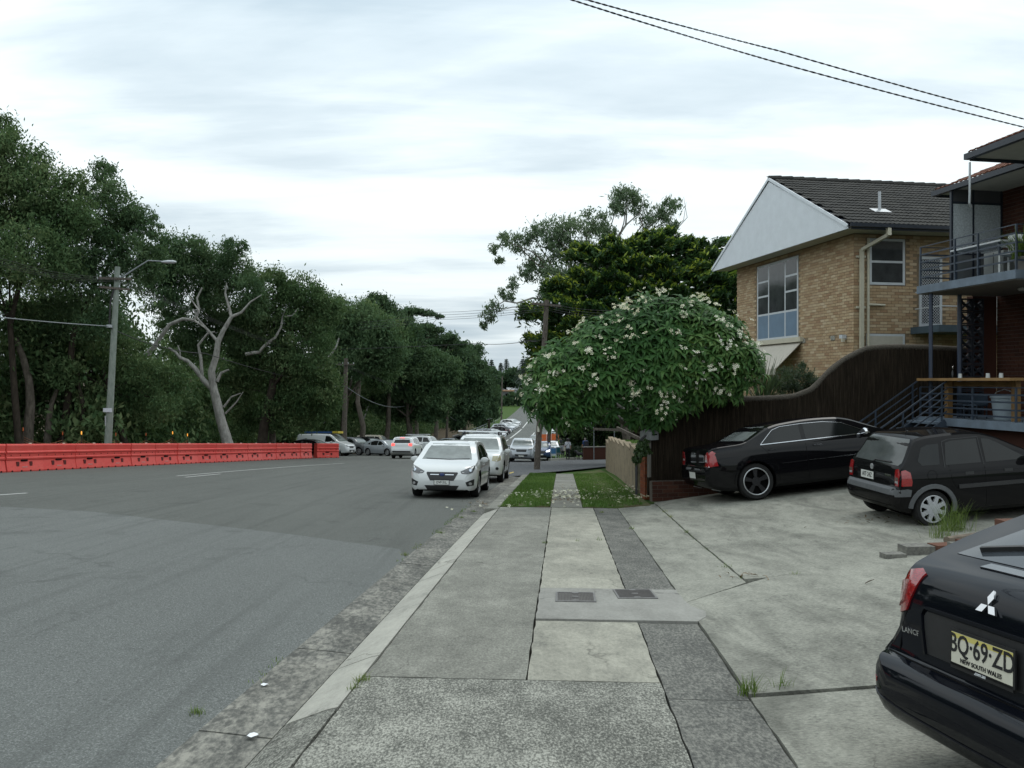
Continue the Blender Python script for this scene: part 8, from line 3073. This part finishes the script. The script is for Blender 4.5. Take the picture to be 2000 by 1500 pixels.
# ================================================================ people on the far corner
m_skin = M_plain('skin', (.36, .20, .13), .6, var=.05)
m_hair = M_plain('dark hair', (.012, .010, .009), .6, var=.1)


def person(loc, face, height, label, mats, pose):
    """mats: (skin, top, legs, hair); pose moves the joints; one skinned body"""
    k = height / 1.7
    J = {'pel': (0, 0, .92), 'spn': (0, .0, 1.15), 'chs': (0, .0, 1.36), 'nck': (0, .0, 1.47), 'hd0': (0, .01, 1.54), 'hd1': (0, .02, 1.66),
         'shl': (-.17, 0, 1.40), 'ell': (-.22, -.02, 1.13), 'wrl': (-.21, .05, .90), 'hal': (-.20, .07, .80), 'shr': (.17, 0, 1.40), 'elr': (.22, -.02, 1.13), 'wrr': (.21, .05, .90), 'har': (.20, .07, .80),
         'hpl': (-.09, 0, .88), 'knl': (-.10, .01, .49), 'anl': (-.10, -.02, .09), 'tol': (-.10, .12, .03), 'hpr': (.09, 0, .88), 'knr': (.10, .01, .49), 'anr': (.10, -.02, .09), 'tor': (.10, .12, .03)}
    for n_, dv in pose.items():
        J[n_] = tuple(a + b for a, b in zip(J[n_], dv))
    Rr = {'pel': .135, 'spn': .125, 'chs': .145, 'nck': .055, 'hd0': .085, 'hd1': .095, 'shl': .065, 'ell': .045, 'wrl': .032, 'hal': .036, 'shr': .065, 'elr': .045, 'wrr': .032, 'har': .036,
          'hpl': .092, 'knl': .062, 'anl': .042, 'tol': .036, 'hpr': .092, 'knr': .062, 'anr': .042, 'tor': .036}
    names = list(J)
    E = [('pel', 'spn'), ('spn', 'chs'), ('chs', 'nck'), ('nck', 'hd0'), ('hd0', 'hd1'), ('chs', 'shl'), ('shl', 'ell'), ('ell', 'wrl'), ('wrl', 'hal'), ('chs', 'shr'), ('shr', 'elr'), ('elr', 'wrr'), ('wrr', 'har'),
         ('pel', 'hpl'), ('hpl', 'knl'), ('knl', 'anl'), ('anl', 'tol'), ('pel', 'hpr'), ('hpr', 'knr'), ('knr', 'anr'), ('anr', 'tor')]
    me = bpy.data.meshes.new('tmp_person')
    me.from_pydata([Vector(J[n_]) * k for n_ in names], [(names.index(a), names.index(b)) for a, b in E], [])
    tmp = bpy.data.objects.new('tmp_person', me); C.objects.link(tmp)
    tmp.modifiers.new('s', 'SKIN')
    sv = me.skin_vertices[0].data
    for i, n_ in enumerate(names):
        sv[i].radius = (Rr[n_] * k * (1.15 if n_ in ('chs', 'pel', 'spn') else 1), Rr[n_] * k * (.78 if n_ in ('chs', 'pel', 'spn') else 1))
    sv[0].use_root = True
    ss = tmp.modifiers.new('d', 'SUBSURF'); ss.levels = 1
    bpy.context.view_layer.update()
    dg = bpy.context.evaluated_depsgraph_get()
    out = bpy.data.meshes.new_from_object(tmp.evaluated_get(dg))
    bpy.data.objects.remove(tmp, do_unlink=True)
    out.name = 'body'
    out.materials.clear()
    for m in mats: out.materials.append(m)
    for p in out.polygons:
        c = p.center / k
        arm = abs(c.x) > .20 and .72 < c.z < 1.30
        if c.z > 1.49: mi = 3 if (c.y < .03 or c.z > 1.64) else 0
        elif c.z > 1.455: mi = 0
        elif arm and c.z < 1.18: mi = 0
        elif c.z > .93: mi = 1
        else: mi = 2
        p.material_index = mi
        p.use_smooth = True
    e = empty('person', loc, face, label, 'person')
    obj('body', out, e)
    return e, k


def ground_p(px, d):
    p = pt(px, 745, d); p.z = H(p.x, p.y)
    return p


m_whitecloth = M_plain('white shirt', (.52, .53, .58), .8, var=.06)
m_blackcloth = M_plain('black trousers', (.012, .012, .014), .8, var=.1)
m_bluecloth = M_plain('blue shirt', (.03, .06, .16), .8, var=.1)
m_navycloth = M_plain('navy cloth', (.012, .014, .022), .8, var=.1)
m_bag = M_plain('cream cloth bag', (.42, .39, .32), .9, var=.08)
w_, k = person(ground_p(1109, 62.5), 0, 1.62, 'person in white shirt and black trousers with a shoulder bag', [m_skin, m_whitecloth, m_blackcloth, m_hair], {'anl': (0, -.06, 0), 'tol': (0, -.05, 0), 'anr': (0, .05, 0), 'tor': (0, .05, 0), 'knr': (0, .03, 0)})
mb = MB().lathe([(.06, 1.50 * k), (.115, 1.53 * k), (.125, 1.62 * k), (.10, 1.72 * k), (.04, 1.75 * k)], (0, -.02, 0), 12); mb.build('hair', m_hair, w_, smooth=True)
mb = MB().tube([(.15, -.06, 1.40), (.0, -.16, 1.22), (-.20, -.10, .98)], .012, 5); mb.build('bag_strap', m_blackcloth, w_)
mb = MB(); mb.prism([(-.34, .72), (-.18, .70), (-.18, .98), (-.30, 1.0)], -.10, .02, 'y'); mb.build('bag', m_bag, w_)
c_, k = person(ground_p(1099.5, 63), 0, 1.28, 'small person in grey top walking at the left of the one in white', [m_skin, M_plain('grey top', (.20, .21, .23), .8, var=.1), m_blackcloth, m_hair], {'anl': (0, .05, 0), 'tol': (0, .05, 0)})
mn, k = person(ground_p(1143, 63.5), .5, 1.72, 'person in blue shirt and dark shorts beside the garden wall', [m_skin, m_bluecloth, m_navycloth, M_plain('grey hair', (.16, .15, .14), .7, var=.1)], {'knl': (0, .10, 0), 'anl': (0, .16, 0), 'tol': (0, .16, 0), 'anr': (0, -.12, .03), 'tor': (0, -.12, .02), 'wrl': (0, .10, .05), 'hal': (0, .12, .06)})
mb = MB(); mb.box((0, -.19, 1.22), (.30, .14, .42)); mb.build('backpack', m_navycloth, mn, smooth=True)
dg_ = empty('dog', ground_p(1134, 63.2), 2.4, 'black dog walking beside the person in blue', 'dog')
mb = MB()
mb.tube([(-.36, 0, .48), (-.30, 0, .46), (-.10, 0, .44), (.12, 0, .43), (.26, 0, .46), (.36, 0, .56), (.44, 0, .63), (.54, 0, .61), (.62, 0, .58)], [.05, .10, .115, .13, .125, .085, .085, .06, .035], 10)
for x, y in ((.20, .08), (.20, -.08)):
    mb.tube([(x, y, .42), (x - .02, y, .22), (x, y, .20), (x, y, .02), (x + .05, y, .02)], [.06, .035, .03, .026, .03], 7)
for x, y in ((-.26, .08), (-.26, -.08)):
    mb.tube([(x, y, .44), (x + .07, y, .28), (x - .05, y, .17), (x - .02, y, .02), (x + .04, y, .02)], [.08, .05, .03, .026, .03], 7)
mb.tube([(-.36, 0, .50), (-.48, 0, .56), (-.56, 0, .66)], [.03, .022, .012], 6)
mb.build('body', m_blackcloth, dg_, smooth=70)
person(ground_p(1097, 88), .1, 1.72, 'distant person in dark clothes walking on the far path', [m_skin, m_navycloth, m_blackcloth, m_hair], {'anl': (0, .06, 0), 'anr': (0, -.06, 0)})
